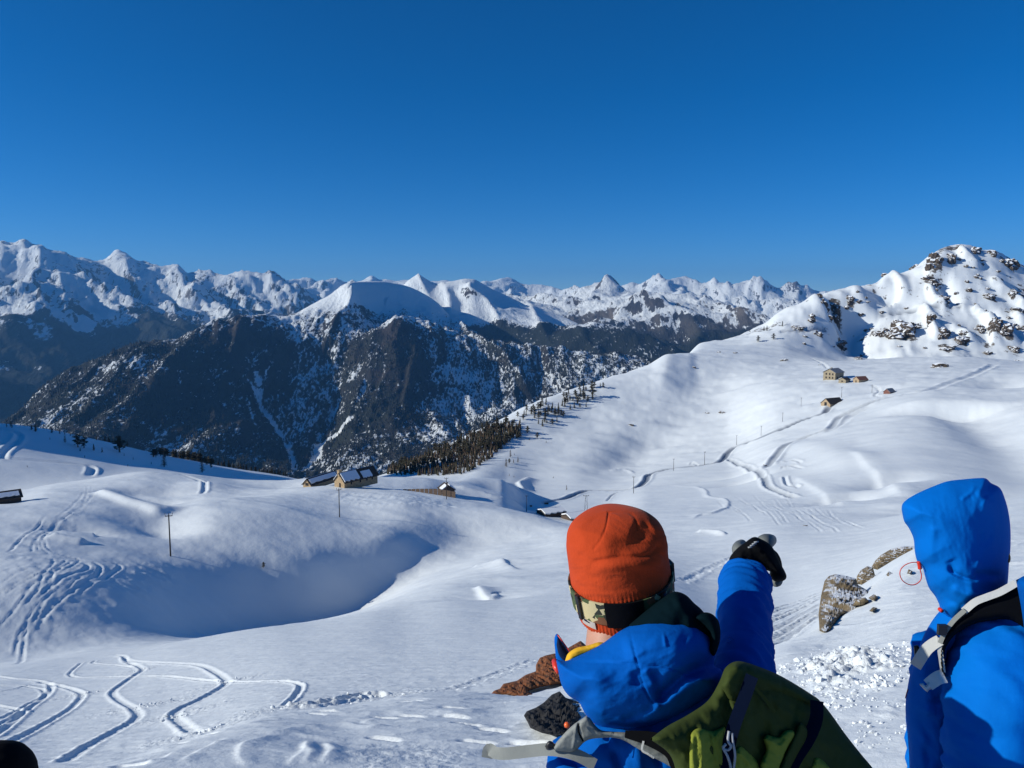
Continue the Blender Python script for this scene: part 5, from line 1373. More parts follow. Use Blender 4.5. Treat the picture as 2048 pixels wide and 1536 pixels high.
house('wooden_chalet', 'small chalet with snow on its roof sunk behind the mound', 897, 989, 5.2, 6.0, 2.2, 4.0, math.radians(20), M_WOOD, M_ROOFDARK, snow=[(1, 0, 1, .1, .95, .35), (-1, .0, .6, .1, .9, .3)], windows=[('front', -1, 1.4, .8, .8), ('right', 3, 1.3, .8, .8)], chimney=(.5, 3.5, .5, .8), cat='chalet')
# plank wall beside the chalet, each plank its own piece
a = hit(806, 979); b = hit(912, 996)
wl = empty('plank_wall', (a.x, a.y, ground(a.x, a.y))); tag(wl, 'long brown plank wall holding the snow bank left of the chalet', 'wall')
nb = 12
for k in range(nb):
    f0, f1 = k / nb, (k + 1) / nb - .012
    p0 = a.lerp(b, f0); p1 = a.lerp(b, f1)
    z0 = ground(p0.x, p0.y); z1 = ground(p1.x, p1.y); h0 = 0.25 + 1.9 * min(1, f0 * 1.5); h1 = 0.25 + 1.9 * min(1, f1 * 1.5)
    d = Vector((0.05, 0.14, 0)); L0 = wl.location
    v = [Vector((p0.x, p0.y, z0 - .6)), Vector((p1.x, p1.y, z1 - .6)), Vector((p1.x, p1.y, z1 + h1)), Vector((p0.x, p0.y, z0 + h0))]
    v = [q - L0 for q in v]; v += [q + d for q in v]
    mesh_obj('plank', v, [(0, 1, 2, 3), (5, 4, 7, 6), (1, 5, 6, 2), (4, 0, 3, 7), (3, 2, 6, 7), (0, 4, 5, 1)], M_WOOD, wl)
# snow buried cabin by the valley path
house('buried_cabin', 'low cabin under a thick flat white snow roof in the valley bottom', 1082, 1031, 7.5, 10, 0.8, 2.0, math.radians(-62), M_WOOD, M_ROOFDARK, snow=[(1, 0, 1, .0, 1, .5), (-1, 0, 1, .0, 1, .5)], cat='cabin')
house('buried_cabin', 'second snow roofed cabin right beside the first, just left of the pylon', 1132, 1040, 7.5, 9, 0.8, 2.0, math.radians(-62), M_WOOD, M_ROOFDARK, snow=[(1, 0, 1, .0, 1, .5), (-1, 0, 1, .0, 1, .5)], cat='cabin')
for x, y, w, lb in [(1093, 1009.5, 9, 'dark log stack showing above the snow roofed cabins'), (1062, 1011, 4, 'dark stump at the left corner of the cabins'), (1140, 1039, 22, 'dark beam line along the snow edge of the cabins')]:
    c = hit(x, y); m = math.hypot(c.x, c.y) / FOC
    mb = MB()
    for q in range(5):
        mb.tube([(-w * m / 2 + rng.uniform(-.2, .2), 0.12 * (q % 2), 0.1 + .14 * q), (w * m / 2 + rng.uniform(-.2, .2), 0.12 * (q % 2) + .3, 0.05 + .14 * q)], .11, 6)
    o = mb.build('log_stack', M_WOOD); o.location = (c.x, c.y, ground(c.x, c.y)); tag(o, lb, 'logs')
# huts on the plateau
house('stone_hut', 'two storey stone hut with a grey roof on the plateau', 1658, 762, 10.5, 13, 6.2, 9.0, math.radians(38 - 90), M_HUTWALL, M_ROOFGREY, windows=[('front', -2.6, 1.8, 1.2, 1.5), ('front', 0.4, 1.8, 1.2, 1.5), ('front', 3.0, 1.8, 1.2, 1.5), ('front', -2.6, 4.8, 1.2, 1.5), ('front', 0.4, 4.8, 1.2, 1.5), ('front', 3.0, 4.8, 1.2, 1.5), ('right', 3, 2, 1.2, 1.5), ('right', 8, 2, 1.2, 1.5), ('left', 4, 4.6, 1.2, 1.5)],
      chimney=(-1.0, 5, 1.0, 1.2), snow=[(-1, .1, .9, .3, .9, .3)], over=.7)
house('stone_annex', 'low dark annex against the right side of the stone hut', 1684, 766, 6, 7, 2.6, 4.0, math.radians(38 - 90), M_HUTWALL, M_ROOFDARK, windows=[('front', 0, 1.4, 1.2, 1.2)], snow=[(-1, 0, 1, .1, .9, .3)])
house('red_roofed_shed', 'small shed with a rusty red roof right of the stone hut', 1712, 764, 6, 9, 2.4, 4.6, math.radians(-70), M_PALEWOOD, M_ROOFRED, door=(0, 1.0, 1.8), cat='shed')
house('little_shed', 'little shed half buried by the road right of the plateau hut', 1773, 788, 4.5, 7, 1.5, 3.4, math.radians(-55), M_ROOFRED, M_ROOFGREY, snow=[(-1, 0, 1, .05, .95, .3)], cat='shed')
house('dark_barn', 'long dark roofed barn with a pale gable below the stone hut', 1651, 812, 8, 14, 1.6, 5.0, math.radians(-62), M_PALEWOOD, M_ROOFDARK, door=(0, 2.0, 2.6), cat='barn')
house('roadside_shed', 'wooden shed with a bare sloping roof cut by the left edge', -20, 1006, 4.0, 6, 1.3, 2.5, math.radians(-48), M_WOOD, M_ROOFDARK, snow=[(1, .05, .95, .2, .8, .12)], cat='shed')

# ---------------------------------------------------------------- poles
def pole_proto():
    root = empty('power_pole', (0, 0, 0))
    MB().tube([(0, 0, -0.8), (0, 0, 9.2)], [0.17, 0.12], 8).build('shaft', M_POLE, root)
    arm = MB().box((0, 0, 8.9), (1.5, .14, .14)).build('crossarm', M_POLE, root)
    for x in (-.65, 0, .65):
        MB().tube([(x, 0, 8.95), (x * 1.12, 0, 9.3), (x * 1.12, 0, 9.55)], [.05, .05, .09], 6).build('insulator', M_STEEL, arm)
    return root
pp = pole_proto(); first = True
POLES = [(341, 1109, 83, 'nearest power pole, standing left on the terrace above the shaded hollow'), (679, 1034, 60, 'power pole in front of the stone barn'), (893, 1000, 46, 'power pole beside the wooden chalet'), (1053, 1025, 35, 'power pole left of the snow roofed cabins'),
         (1267, 987, 36, 'power pole right of the lattice pylon, below the valley path'), (1347, 943, 25, 'second pole up the valley path'), (1409, 927, 27, 'third pole up the valley path, by the junction'), (1473, 891, 20, 'pole where the valley path bends uphill'), (1522, 871, 20, 'pole halfway between path bend and barn'),
         (1565, 844, 18, 'faint pole two spans below the dark barn'), (1602, 813, 17, 'pole just left of the dark barn'), (1683, 795, 20, 'thin pole right above the dark barn'), (1744, 781, 16, 'thin pole between red shed and little shed')]
for x, y, hp, lb in POLES:
    c = hit(x, y); h = hp * math.hypot(c.x, c.y) / FOC
    o = pp if first else copy_tree(pp); first = False
    o.location = (c.x, c.y, ground(c.x, c.y)); s = h / 9.6; o.scale = (max(s, .8), max(s, .8), s)
    o.rotation_euler = (0, 0, math.atan2(-c.x, c.y) + rng.uniform(-.3, .3))
    tag(o, lb, 'pole', 'power poles across the snow valley')
c = hit(1172, 1031); m = math.hypot(c.x, c.y) / FOC
py_r = empty('lattice_pylon', (c.x, c.y, ground(c.x, c.y))); tag(py_r, 'steel lattice pylon behind the orange hat', 'pylon')
H = 39 * m
for s in (-1, 1):
    MB().tube([(s * .75, 0, -.6), (s * .3, 0, H)], [.09, .07], 6).build('leg', M_STEEL, py_r)
MB().box((0, 0, H), (2.6, .16, .16)).build('crossarm', M_STEEL, py_r)
for k in range(5):
    z0 = H * k / 5; z1 = H * (k + 1) / 5; w0 = .75 - .45 * k / 5; w1 = .75 - .45 * (k + 1) / 5; sg_ = 1 if k % 2 else -1
    MB().tube([(sg_ * w0, 0, z0), (-sg_ * w1, 0, z1)], .045, 5).build('brace', M_STEEL, py_r)
for x in (-1.1, 0, 1.1):
    MB().tube([(x, 0, H), (x, 0, H + .45)], [.05, .1], 6).build('insulator', M_STEEL, py_r)
# ---------------------------------------------------------------- people: tools
from mathutils import geometry as mgeo

def poly_dist(px, py, poly):
    d = np.full(px.shape, 1e9)
    P_ = np.asarray(poly, float)
    for k in range(len(P_)):
        ax, ay = P_[k]; bx, by = P_[(k + 1) % len(P_)]
        ux, uy = bx - ax, by - ay
        t = np.clip(((px - ax) * ux + (py - ay) * uy) / (ux * ux + uy * uy + 1e-9), 0, 1)
        d = np.minimum(d, np.hypot(px - ax - t * ux, py - ay - t * uy))
    return d

def line_dist(px, py, pts):
    d = np.full(px.shape, 1e9); al = np.zeros(px.shape)
    p = catmull(np.asarray(pts, float), 6) if len(pts) > 2 else np.asarray(pts, float)
    n = len(p) - 1
    for k in range(n):
        ax, ay = p[k]; ux, uy = p[k + 1] - p[k]
        t = np.clip(((px - ax) * ux + (py - ay) * uy) / (ux * ux + uy * uy + 1e-9), 0, 1)
        q = np.hypot(px - ax - t * ux, py - ay - t * uy)
        al = np.where(q < d, (k + t) / n, al); d = np.minimum(d, q)
    return d, al

def relief_of(px, py, folds, noise_amp=0.0, nscale=40.0, nang=0.0, seed=0):
    """cloth relief towards the viewer in metres: folds are (points, width, height)"""
    r = np.zeros(px.shape)
    for f in folds:
        pts, w, h = f[:3]
        d, al = line_dist(px, py, pts)
        e = sstep(0, .15, al) * sstep(0, .15, 1 - al) if len(f) < 4 else (1.0 if f[3] == 1 else sstep(0, f[3], al) * sstep(0, f[3], 1 - al))
        r += h * np.exp(-(d / w) ** 2) * e
    if noise_amp:
        c, s = math.cos(nang), math.sin(nang)
        u = (px * c + py * s) / nscale; v = (-px * s + py * c) / (nscale * 0.38)
        n = fbm(u + seed * 3.3, v + seed, 4, 700 + seed)
        cr = np.clip(ridged(u * 0.8 + 5, v * 0.8 + seed, 3, 760 + seed) - 1.25, 0, 1)
        r += noise_amp * 1.3 * cr
        r += noise_amp * (n - 0.35 * np.abs(perlin(u * 1.7 + 9, v * 1.7, 720 + seed)))
    return r

def inflate(name, outline, depth, front, back, R, mat, parent=None, step=5, folds=(), noise=(0, 40, 0, 0), spline=True, power=0.5, tilt=(0, 0, 0, 0)):
    """a soft closed body with a given outline (photo pixels at a depth), bulging front and back"""
    o2 = catmull(np.vstack([outline, outline[:1]]), 5)[:-1] if spline else np.asarray(outline, float)
    # resample the outline evenly
    seg = np.hypot(*(np.roll(o2, -1, 0) - o2).T); L = np.concatenate([[0], np.cumsum(seg)]); n = max(int(L[-1] / step), 12)
    t = np.linspace(0, L[-1], n, endpoint=False); cl = np.vstack([o2, o2[:1]])
    o2 = np.stack([np.interp(t, L, cl[:, 0]), np.interp(t, L, cl[:, 1])], 1)
    x0, y0 = o2.min(0); x1, y1 = o2.max(0)
    gx, gy = np.meshgrid(np.arange(x0, x1, step), np.arange(y0, y1, step)); gx = gx.ravel(); gy = gy.ravel()
    gx = gx + (np.floor((gy - y0) / step) % 2) * step * .5
    ins = np.zeros(gx.shape, bool)
    for k in range(len(o2)):
        ax, ay = o2[k]; bx, by = o2[(k + 1) % len(o2)]
        ins ^= ((ay > gy) != (by > gy)) & (gx < (bx - ax) * (gy - ay) / (by - ay + 1e-12) + ax)
    gd = poly_dist(gx, gy, o2); k = ins & (gd > step * .55)
    pts = np.vstack([o2, np.stack([gx[k], gy[k]], 1)])
    nb = len(o2)
    vv, ee, ff, *_ = mgeo.delaunay_2d_cdt([Vector(p) for p in pts], [(i, (i + 1) % nb) for i in range(nb)], [], 1, 1e-4)
    V = np.array([tuple(v) for v in vv]); d = poly_dist(V[:, 0], V[:, 1], o2); d[:nb] = 0
    h = (1 - (1 - np.clip(d / R, 0, 1)) ** 2) ** power
    rel = relief_of(V[:, 0], V[:, 1], folds, *noise) * np.clip(d / (R * 0.35), 0, 1)
    base = depth + tilt[0] * (V[:, 0] - tilt[2]) + tilt[1] * (V[:, 1] - tilt[3])
    F = base - front * h - rel; B = base + back * h
    n = len(V)
    co = [P(V[i, 0], V[i, 1], F[i]) for i in range(n)] + [P(V[i, 0], V[i, 1], B[i]) for i in range(n)]
    bnd = set(i for i in range(n) if d[i] < 1e-3)
    m = {i: (i if i in bnd else n + i) for i in range(n)}
    faces = []
    for f in ff:
        f = list(f)
        a, b, c = [Vector((V[i][0], -V[i][1])) for i in f[:3]]
        if (b - a).cross(c - a) < 0: f = f[::-1]
        faces.append(tuple(f)); faces.append(tuple(m[i] for i in f[::-1]))
    faces = [f for f in faces if len(set(f)) >= 3]
    o = mesh_obj(name, co, faces, mat, parent, smooth=True)
    bm = bmesh.new(); bm.from_mesh(o.data); bmesh.ops.delete(bm, geom=[v for v in bm.verts if not v.link_faces], context='VERTS'); bm.to_mesh(o.data); bm.free()
    return o

def soft_tube(name, path, mat, parent=None, n=40, m=60, folds=0.0, fscale=1.0, seed=0, caps=True, squash=1.0):
    """a sleeve or trouser leg along (x, y, depth, radius m): rings with cloth folds"""
    path = np.array([tuple(P(*p[:3])) + (p[3],) for p in path]) if len(path[0]) == 4 and not isinstance(path[0], np.ndarray) else np.array(path)
    q = catmull(path, max(int(m / (len(path) - 1)), 2))
    v = []; prev = None; K = len(q)
    for i in range(K):
        p = Vector(q[i, :3]); t = (Vector(q[min(i + 1, K - 1), :3]) - Vector(q[max(i - 1, 0), :3])).normalized()
        a = Vector((1, 0, 0)) if prev is None else prev
        a = (a - t * a.dot(t)).normalized(); prev = a; b = t.cross(a)
        for k in range(n):
            th = 2 * math.pi * k / n
            s = i / K * len(path)
            f = 0
            if folds:
                u = np.array([s * 1.9 * fscale + 0.6 * math.sin(th + seed)]); w = np.array([math.cos(th) * 1.1 + seed])
                w2 = np.array([math.sin(th) * 1.1])
                f = folds * (float(fbm(u * 1.6, w + w2 * 0.7, 3, 800 + seed)[0]) - 0.5 * abs(float(perlin(u * 2.4, w2 * 1.5 + 3, 830 + seed)[0])))
            r = q[i, 3] + f
            v.append(p + (a * math.cos(th) + b * math.sin(th) * squash) * r)
    f = [(i * n + k, i * n + (k + 1) % n, (i + 1) * n + (k + 1) % n, (i + 1) * n + k) for i in range(K - 1) for k in range(n)]
    if caps:
        f += [tuple(range(n))[::-1], tuple((K - 1) * n + k for k in range(n))]
    return mesh_obj(name, v, f, mat, parent, smooth=True)

def ribbon(name, path, width, thick, mat, parent=None, up=None, n=6):
    """a flat strap along (x, y, depth) points; width across the view"""
    q = catmull(np.array([tuple(P(*p)) for p in path]), n)
    v = []
    for i in range(len(q)):
        p = Vector(q[i]); t = (Vector(q[min(i + 1, len(q) - 1)]) - Vector(q[max(i - 1, 0)])).normalized()
        view = p.normalized() if up is None else up
        s = t.cross(view).normalized(); nn = s.cross(t).normalized()
        w = (width[0] + (width[1] - width[0]) * i / (len(q) - 1)) if isinstance(width, tuple) else width
        for a, b in ((-1, -1), (1, -1), (1, 1), (-1, 1)): v.append(p + s * a * w / 2 + nn * b * thick / 2)
    f = [(i * 4 + k, i * 4 + (k + 1) % 4, (i + 1) * 4 + (k + 1) % 4, (i + 1) * 4 + k) for i in range(len(q) - 1) for k in range(4)]
    f += [(3, 2, 1, 0), tuple((len(q) - 1) * 4 + k for k in range(4))]
    o = mesh_obj(name, v, f, mat, parent)
    return o

def skin_mesh(name, verts, edges, radii, mat, parent=None, root=0, sub=2):
    """one continuous surface grown round a skeleton"""
    me = bpy.data.meshes.new(name); me.from_pydata([tuple(v) for v in verts], edges, [])
    o = bpy.data.objects.new(name, me); COL.objects.link(o)
    sk = o.modifiers.new('skin', 'SKIN'); sk.use_smooth_shade = True
    for i, r in enumerate(radii):
        q = me.skin_vertices[0].data[i]; q.radius = (r, r) if not isinstance(r, tuple) else r; q.use_root = (i == root)
    ss = o.modifiers.new('sub', 'SUBSURF'); ss.levels = sub; ss.render_levels = sub
    dg = bpy.context.evaluated_depsgraph_get(); dg.update()
    m2 = bpy.data.meshes.new_from_object(o.evaluated_get(dg))
    o.modifiers.clear(); o.data = m2; m2.name = name
    m2.materials.clear(); m2.materials.append(mat)
    m2.polygons.foreach_set('use_smooth', [True] * len(m2.polygons))
    if parent: o.parent = parent
    return o

def cloth_mat(name, col, rough=0.55, spec=0.15, sheen=0.0, weave=900.0, bump=0.12, var=0.12, wr=22.0, wb=0.35, wd=0.006):
    m, nt, b = new_mat(name)
    tc = N(nt, 'ShaderNodeTexCoord')
    n1 = N(nt, 'ShaderNodeTexNoise', i_Scale=9.0, i_Detail=4)
    n2 = N(nt, 'ShaderNodeTexNoise', i_Scale=weave, i_Detail=2)
    n3 = N(nt, 'ShaderNodeTexNoise', i_Scale=wr, i_Detail=4, i_Roughness=0.55)
    for n in (n1, n2, n3): nt.links.new(tc.outputs['Object'], n.inputs['Vector'])
    mr = N(nt, 'ShaderNodeMapRange'); mr.inputs['To Min'].default_value = 1 - var; mr.inputs['To Max'].default_value = 1 + var
    nt.links.new(n1.outputs['Fac'], mr.inputs['Value'])
    vm = N(nt, 'ShaderNodeVectorMath', operation='SCALE'); vm.inputs[0].default_value = col
    nt.links.new(mr.outputs['Result'], vm.inputs['Scale']); nt.links.new(vm.outputs[0], b.inputs['Base Color'])
    b1 = N(nt, 'ShaderNodeBump', i_Strength=wb, i_Distance=wd); nt.links.new(n3.outputs['Fac'], b1.inputs['Height'])
    b2 = N(nt, 'ShaderNodeBump', i_Strength=bump, i_Distance=0.001); nt.links.new(n2.outputs['Fac'], b2.inputs['Height']); nt.links.new(b1.outputs[0], b2.inputs['Normal'])
    nt.links.new(b2.outputs[0], b.inputs['Normal'])
    b.inputs['Roughness'].default_value = rough; b.inputs['Specular IOR Level'].default_value = spec; b.inputs['Sheen Weight'].default_value = sheen
    b.inputs['Sheen Roughness'].default_value = 0.4
    return m

M_BLUE = cloth_mat('blue_shell', (0.0, 0.092, 0.41), rough=0.8, spec=0.06, sheen=0.0, wr=34, wb=0.4)
M_BLUE2 = cloth_mat('bright_blue_shell', (0.0, 0.140, 0.55), rough=0.8, spec=0.06, sheen=0.0, wr=34, wb=0.32)
M_NAVY = cloth_mat('navy_lining', (0.004, 0.012, 0.045), rough=0.8)
M_TEAL = cloth_mat('dark_teal_fleece', (0.002, 0.009, 0.013), rough=0.95, spec=0.03)
M_ORANGE = cloth_mat('orange_wool', (0.47, 0.056, 0.016), rough=0.95, spec=0.05, sheen=0.08, weave=420, bump=0.6, var=0.2, wr=150, wb=0.35, wd=0.002)
M_YELLOW = cloth_mat('yellow_fleece', (0.75, 0.42, 0.03), rough=0.9, spec=0.1)
M_GREYST = cloth_mat('grey_strap', (0.26, 0.27, 0.25), rough=0.8, spec=0.2, weave=600, bump=0.35)
M_PALEST = cloth_mat('pale_grey_strap', (0.56, 0.56, 0.53), rough=0.75, spec=0.2, weave=600, bump=0.35)
M_BLACKC = cloth_mat('black_fabric', (0.004, 0.0045, 0.006), rough=0.85, spec=0.08)
M_PACKSHADE = cloth_mat('pack_fabric_shaded', (0.042, 0.058, 0.014), rough=0.8, spec=0.1, weave=700, bump=0.3)  # dark copy of the lime pack fabric, shade put into the colour
M_PACKLIT = cloth_mat('pack_fabric_sunlit', (0.22, 0.25, 0.035), rough=0.8, spec=0.1, weave=700, bump=0.3)  # same fabric with the sunlight put into its colour
M_NAVYST = cloth_mat('navy_webbing', (0.003, 0.007, 0.022), rough=0.9, spec=0.05, weave=600, bump=0.3)
M_GREYGL = cloth_mat('grey_glove_leather', (0.14, 0.15, 0.145), rough=0.6, spec=0.3)
M_TROUSER = cloth_mat('dark_trousers', (0.012, 0.013, 0.016), rough=0.8)
M_RED = noise_mat('red_plastic', (0.62, 0.03, 0.015), (0.70, 0.045, 0.02), 20.0, rough=0.35, spec=0.5)
M_ORANGEP = noise_mat('orange_plastic', (0.75, 0.10, 0.015), (0.8, 0.13, 0.02), 20.0, rough=0.35, spec=0.5)
M_BLACKP = noise_mat('black_plastic', (0.008, 0.008, 0.009), (0.014, 0.014, 0.015), 30.0, rough=0.4, spec=0.5)
M_PALEP = noise_mat('pale_plastic', (0.58, 0.58, 0.55), (0.66, 0.66, 0.63), 30.0, rough=0.4, spec=0.5)
M_METAL = noise_mat('cord_metal', (0.25, 0.26, 0.28), (0.4, 0.41, 0.43), 40.0, rough=0.4, spec=0.5)
M_HAIR = noise_mat('brown_hair', (0.05, 0.025, 0.012), (0.12, 0.06, 0.03), 60.0)
M_TAG = noise_mat('grey_tag', (0.42, 0.38, 0.36), (0.5, 0.46, 0.44), 60.0)
M_DARKPRINT = noise_mat('dark_print', (0.03, 0.03, 0.035), (0.04, 0.04, 0.045), 50.0)
M_PALEPRINT = noise_mat('pale_print', (0.28, 0.30, 0.33), (0.36, 0.38, 0.4), 50.0)
M_BLUEPRINT = noise_mat('blue_print', (0.03, 0.10, 0.42), (0.05, 0.14, 0.5), 50.0)
M_BOOT = noise_mat('boot_shell', (0.02, 0.02, 0.022), (0.04, 0.04, 0.045), 10.0, rough=0.4)
m_, nt_, b_ = new_mat('skin'); M_SKIN = m_
n_ = N(nt_, 'ShaderNodeTexNoise', i_Scale=40.0, i_Detail=5); r_ = N(nt_, 'ShaderNodeValToRGB')
r_.color_ramp.elements[0].color = (0.42, 0.20, 0.13, 1); r_.color_ramp.elements[1].color = (0.56, 0.30, 0.21, 1)
nt_.links.new(n_.outputs['Fac'], r_.inputs['Fac']); nt_.links.new(r_.outputs[0], b_.inputs['Base Color'])
b_.inputs['Roughness'].default_value = 0.5; b_.inputs['Subsurface Weight'].default_value = 0.15; b_.inputs['Subsurface Radius'].default_value = (0.01, 0.004, 0.002)

# camouflage of the goggle strap: hard-edged patches of four colours
M_CAMO, nt_, b_ = new_mat('camouflage')
tc_ = N(nt_, 'ShaderNodeTexCoord')
def camo_layer(scale, thr, colr, prev, off):
    mp = N(nt_, 'ShaderNodeMapping'); mp.inputs['Location'].default_value = off; mp.inputs['Scale'].default_value = (1, 1, 1.25)
    vz = N(nt_, 'ShaderNodeTexVoronoi', i_Scale=scale); vz.feature = 'F1'
    nt_.links.new(tc_.outputs['Object'], mp.inputs['Vector']); nt_.links.new(mp.outputs[0], vz.inputs['Vector'])
    sp = N(nt_, 'ShaderNodeSeparateColor'); nt_.links.new(vz.outputs['Color'], sp.inputs[0])
    gt = N(nt_, 'ShaderNodeMath', operation='GREATER_THAN'); gt.inputs[1].default_value = thr; nt_.links.new(sp.outputs[0], gt.inputs[0])
    mx = N(nt_, 'ShaderNodeMix', data_type='RGBA'); mx.inputs['B'].default_value = (*colr, 1)
    if isinstance(prev, tuple): mx.inputs['A'].default_value = (*prev, 1)
    else: nt_.links.new(prev, mx.inputs['A'])
    nt_.links.new(gt.outputs[0], mx.inputs['Factor'])
    return mx.outputs['Result']
c_ = camo_layer(42, 0.52, (0.55, 0.47, 0.26), (0.055, 0.085, 0.03), (0.3, 0.1, 0))
c_ = camo_layer(48, 0.66, (0.17, 0.07, 0.03), c_, (1.7, 2.3, 0.4))
c_ = camo_layer(60, 0.84, (0.02, 0.025, 0.018), c_, (4.1, .3, 1.7))
nt_.links.new(c_, b_.inputs['Base Color']); b_.inputs['Roughness'].default_value = 0.85

def body_mesh(parent, H, face_dir, joints):
    """a whole figure in one skin: joints in world metres; H the head centre"""
    f = Vector(face_dir).normalized(); side = f.cross(Vector((0, 0, 1))).normalized()
    J = joints
    V_ = []; E_ = []; R_ = []
    def add(p, r, frm=None):
        V_.append(Vector(p)); R_.append(r)
        if frm is not None: E_.append((frm, len(V_) - 1))
        return len(V_) - 1
    pel = add(J['pelvis'], (.12, .09)); bel = add(J['belly'], (.11, .085), pel); che = add(J['chest'], (.11, .085), bel); nb = add(J['neck'], .062, che)
    nk = add(J['neck'].lerp(H, .5), .058, nb); hd = add(H + Vector((0, 0, -.02)), (.078, .092), nk); tp = add(H + Vector((0, 0, .085)), (.06, .07), hd)
    jaw = add(H + f * .055 + Vector((0, 0, -.085)), .04, hd); no = add(H + f * .112 + Vector((0, 0, -.02)), .012, hd)
    for s in (-1, 1): add(H + side * s * .088 + Vector((0, 0, -.01)), .016, hd)
    for s, k in ((-1, 'l'), (1, 'r')):
        sh = add(J['shoulder_' + k], .045, che); el = add(J['elbow_' + k], .04, sh); wr = add(J['wrist_' + k], .032, el)
        hp = add(J['hip_' + k], .09, pel); kn = add(J['knee_' + k], .06, hp); an = add(J['ankle_' + k], .042, kn); add(J['toe_' + k], .04, an)
    b = skin_mesh('body', V_, E_, R_, M_SKIN, parent, root=pel)
    for s in (-1, 1):                                                  # eyes at half the head height
        mb = bmesh.new(); bmesh.ops.create_uvsphere(mb, u_segments=10, v_segments=8, radius=.012)
        me = bpy.data.meshes.new('eye'); mb.to_mesh(me); mb.free(); me.materials.append(M_BLACKP)
        e = bpy.data.objects.new('eye', me); COL.objects.link(e); e.location = H + f * .082 + side * s * .032; e.parent = b
    return b

def glove(name, parent, wrist, direction, palm_n, mat, curl=0.5, size=1.0):
    """palm, four unequal bent fingers and a thumb leaving its side"""
    d = Vector(direction).normalized(); n = Vector(palm_n).normalized(); n = (n - d * n.dot(d)).normalized(); s = d.cross(n)
    V_ = [wrist]; E_ = []; R_ = [.036 * size]
    def add(p, r, frm): V_.append(p); R_.append(r * size); E_.append((frm, len(V_) - 1)); return len(V_) - 1
    mid = add(wrist + d * .05 * size, (.044 * 1), 0)
    for k, (off, ln) in enumerate(((-.036, .070), (-.012, .080), (.012, .075), (.036, .060))):
        kn = add(wrist + (d * .095 + s * off) * size, .017, mid); p = V_[kn]; a = 0; last = kn
        for q in range(3):
            a += curl * (0.5 + 0.35 * q)
            p = p + (d * math.cos(a) + n * math.sin(a)) * ln * (.42, .33, .25)[q] * size
            last = add(p, (.015, .0135, .012)[q], last)
    th = add(wrist + (d * .035 - s * .045) * size, .018, mid)
    p1 = add(V_[th] + (d * .030 - s * .018 + n * .012) * size, .016, th); add(V_[p1] + (d * .032 + n * .012) * size, .0135, p1)
    return skin_mesh(name, V_, E_, R_, mat, parent, root=1)

def boots(parent, ankle, toe, mat):
    f = (toe - ankle); f.z = 0; f = f.normalized(); g = ground(ankle.x, ankle.y)
    base = Vector((ankle.x, ankle.y, g))
    q = [(base + Vector((0, 0, .30)), .075), (base + Vector((0, 0, .18)), .070), (base + Vector((0, 0, .07)) + f * .01, .068), (base + Vector((0, 0, .045)) + f * .11, .055), (base + Vector((0, 0, .035)) + f * .19, .042)]
    return skin_mesh('boot', [a for a, _ in q], [(i, i + 1) for i in range(4)], [r for _, r in q], mat, parent)
# ---------------------------------------------------------------- first person: orange beanie, blue jacket, pointing
D1 = 1.54
H1 = P(1240, 1168, 1.60)
man = empty('person', (H1.x, H1.y, ground(H1.x, H1.y)))
bpy.context.view_layer.update()
tag(man, 'person in orange beanie and blue jacket pointing right with a raised gloved arm', 'person')
inv1 = Matrix.Translation(-man.location)
def under(root, objs):
    for o in objs:
        o.data.transform(Matrix.Translation(-root.location))
g1 = ground(H1.x, H1.y)
W = lambda px, py, d: P(px, py, d)
sh_r = W(1440, 1440, 1.53); wr_r = W(1500, 1130, 1.99); el_r = W(1488, 1285, 1.70)
nk1 = W(1222, 1300, 1.57); ch1 = W(1300, 1560, 1.51); be1 = Vector((ch1.x - .02, ch1.y + .05, ch1.z - .22)); pe1 = Vector((ch1.x - .03, ch1.y + .08, ch1.z - .44))
J1 = dict(pelvis=pe1, belly=be1, chest=ch1, neck=nk1, shoulder_l=W(1195, 1560, 1.51), elbow_l=W(1120, 1800, 1.50), wrist_l=W(1130, 2010, 1.66),
          shoulder_r=sh_r, elbow_r=el_r, wrist_r=wr_r, hip_l=pe1 + Vector((-.10, 0, -.06)), hip_r=pe1 + Vector((.10, 0, -.06)))
for k, s in (('l', -1), ('r', 1)):
    hx = pe1.x + s * .15; hy = pe1.y + (.06 if k == 'l' else -.06); gz = ground(hx, hy)
    J1['ankle_' + k] = Vector((hx, hy, gz + .10)); J1['knee_' + k] = (J1['hip_' + k] + J1['ankle_' + k]) / 2 + Vector((s * .01, .05, 0)); J1['toe_' + k] = Vector((hx + s * .03, hy + .17, gz + .05))
made = []
body1 = body_mesh(man, H1, (-.35, 1, 0), J1); made.append(body1)
# --- beanie round the tilted head
TH, RO = math.radians(14.2), math.radians(9.4)
CAMR, CAMU, CAMF = Vector((1, 0, 0)), Vector((0, SP, CP)), Vector((0, CP, -SP))
def camv(a, b, c): return CAMR * a + CAMU * b + CAMF * c
hu = camv(-math.sin(RO) * math.cos(TH), math.cos(RO) * math.cos(TH), -math.sin(TH)); ha = camv(math.cos(RO), math.sin(RO), 0); hb = ha.cross(hu) ; 
if hb.dot(CAMF) > 0: hb = -hb                                            # towards the back of the head, that is the camera
HO = P(1243, 1170, 1.60)
S_K = [-56, -44, -20, 0, 36, 72, 100, 123, 139, 152, 161, 167]
A_K = [97, 99, 101, 103, 103, 102, 100, 94, 84, 68, 44, 0.5]
B_K = [103, 105, 107, 108, 109, 108, 106, 99, 88, 70, 45, 0.5]
def head_ring(s, th, grow=0.0):
    a = pchip(S_K, A_K, np.array([s]))[0] / 1000 + grow; b = pchip(S_K, B_K, np.array([s]))[0] / 1000 + grow
    return HO + hu * (s / 1000) + ha * (a * math.sin(th)) + hb * (b * math.cos(th))
nth, ns_ = 288, 96
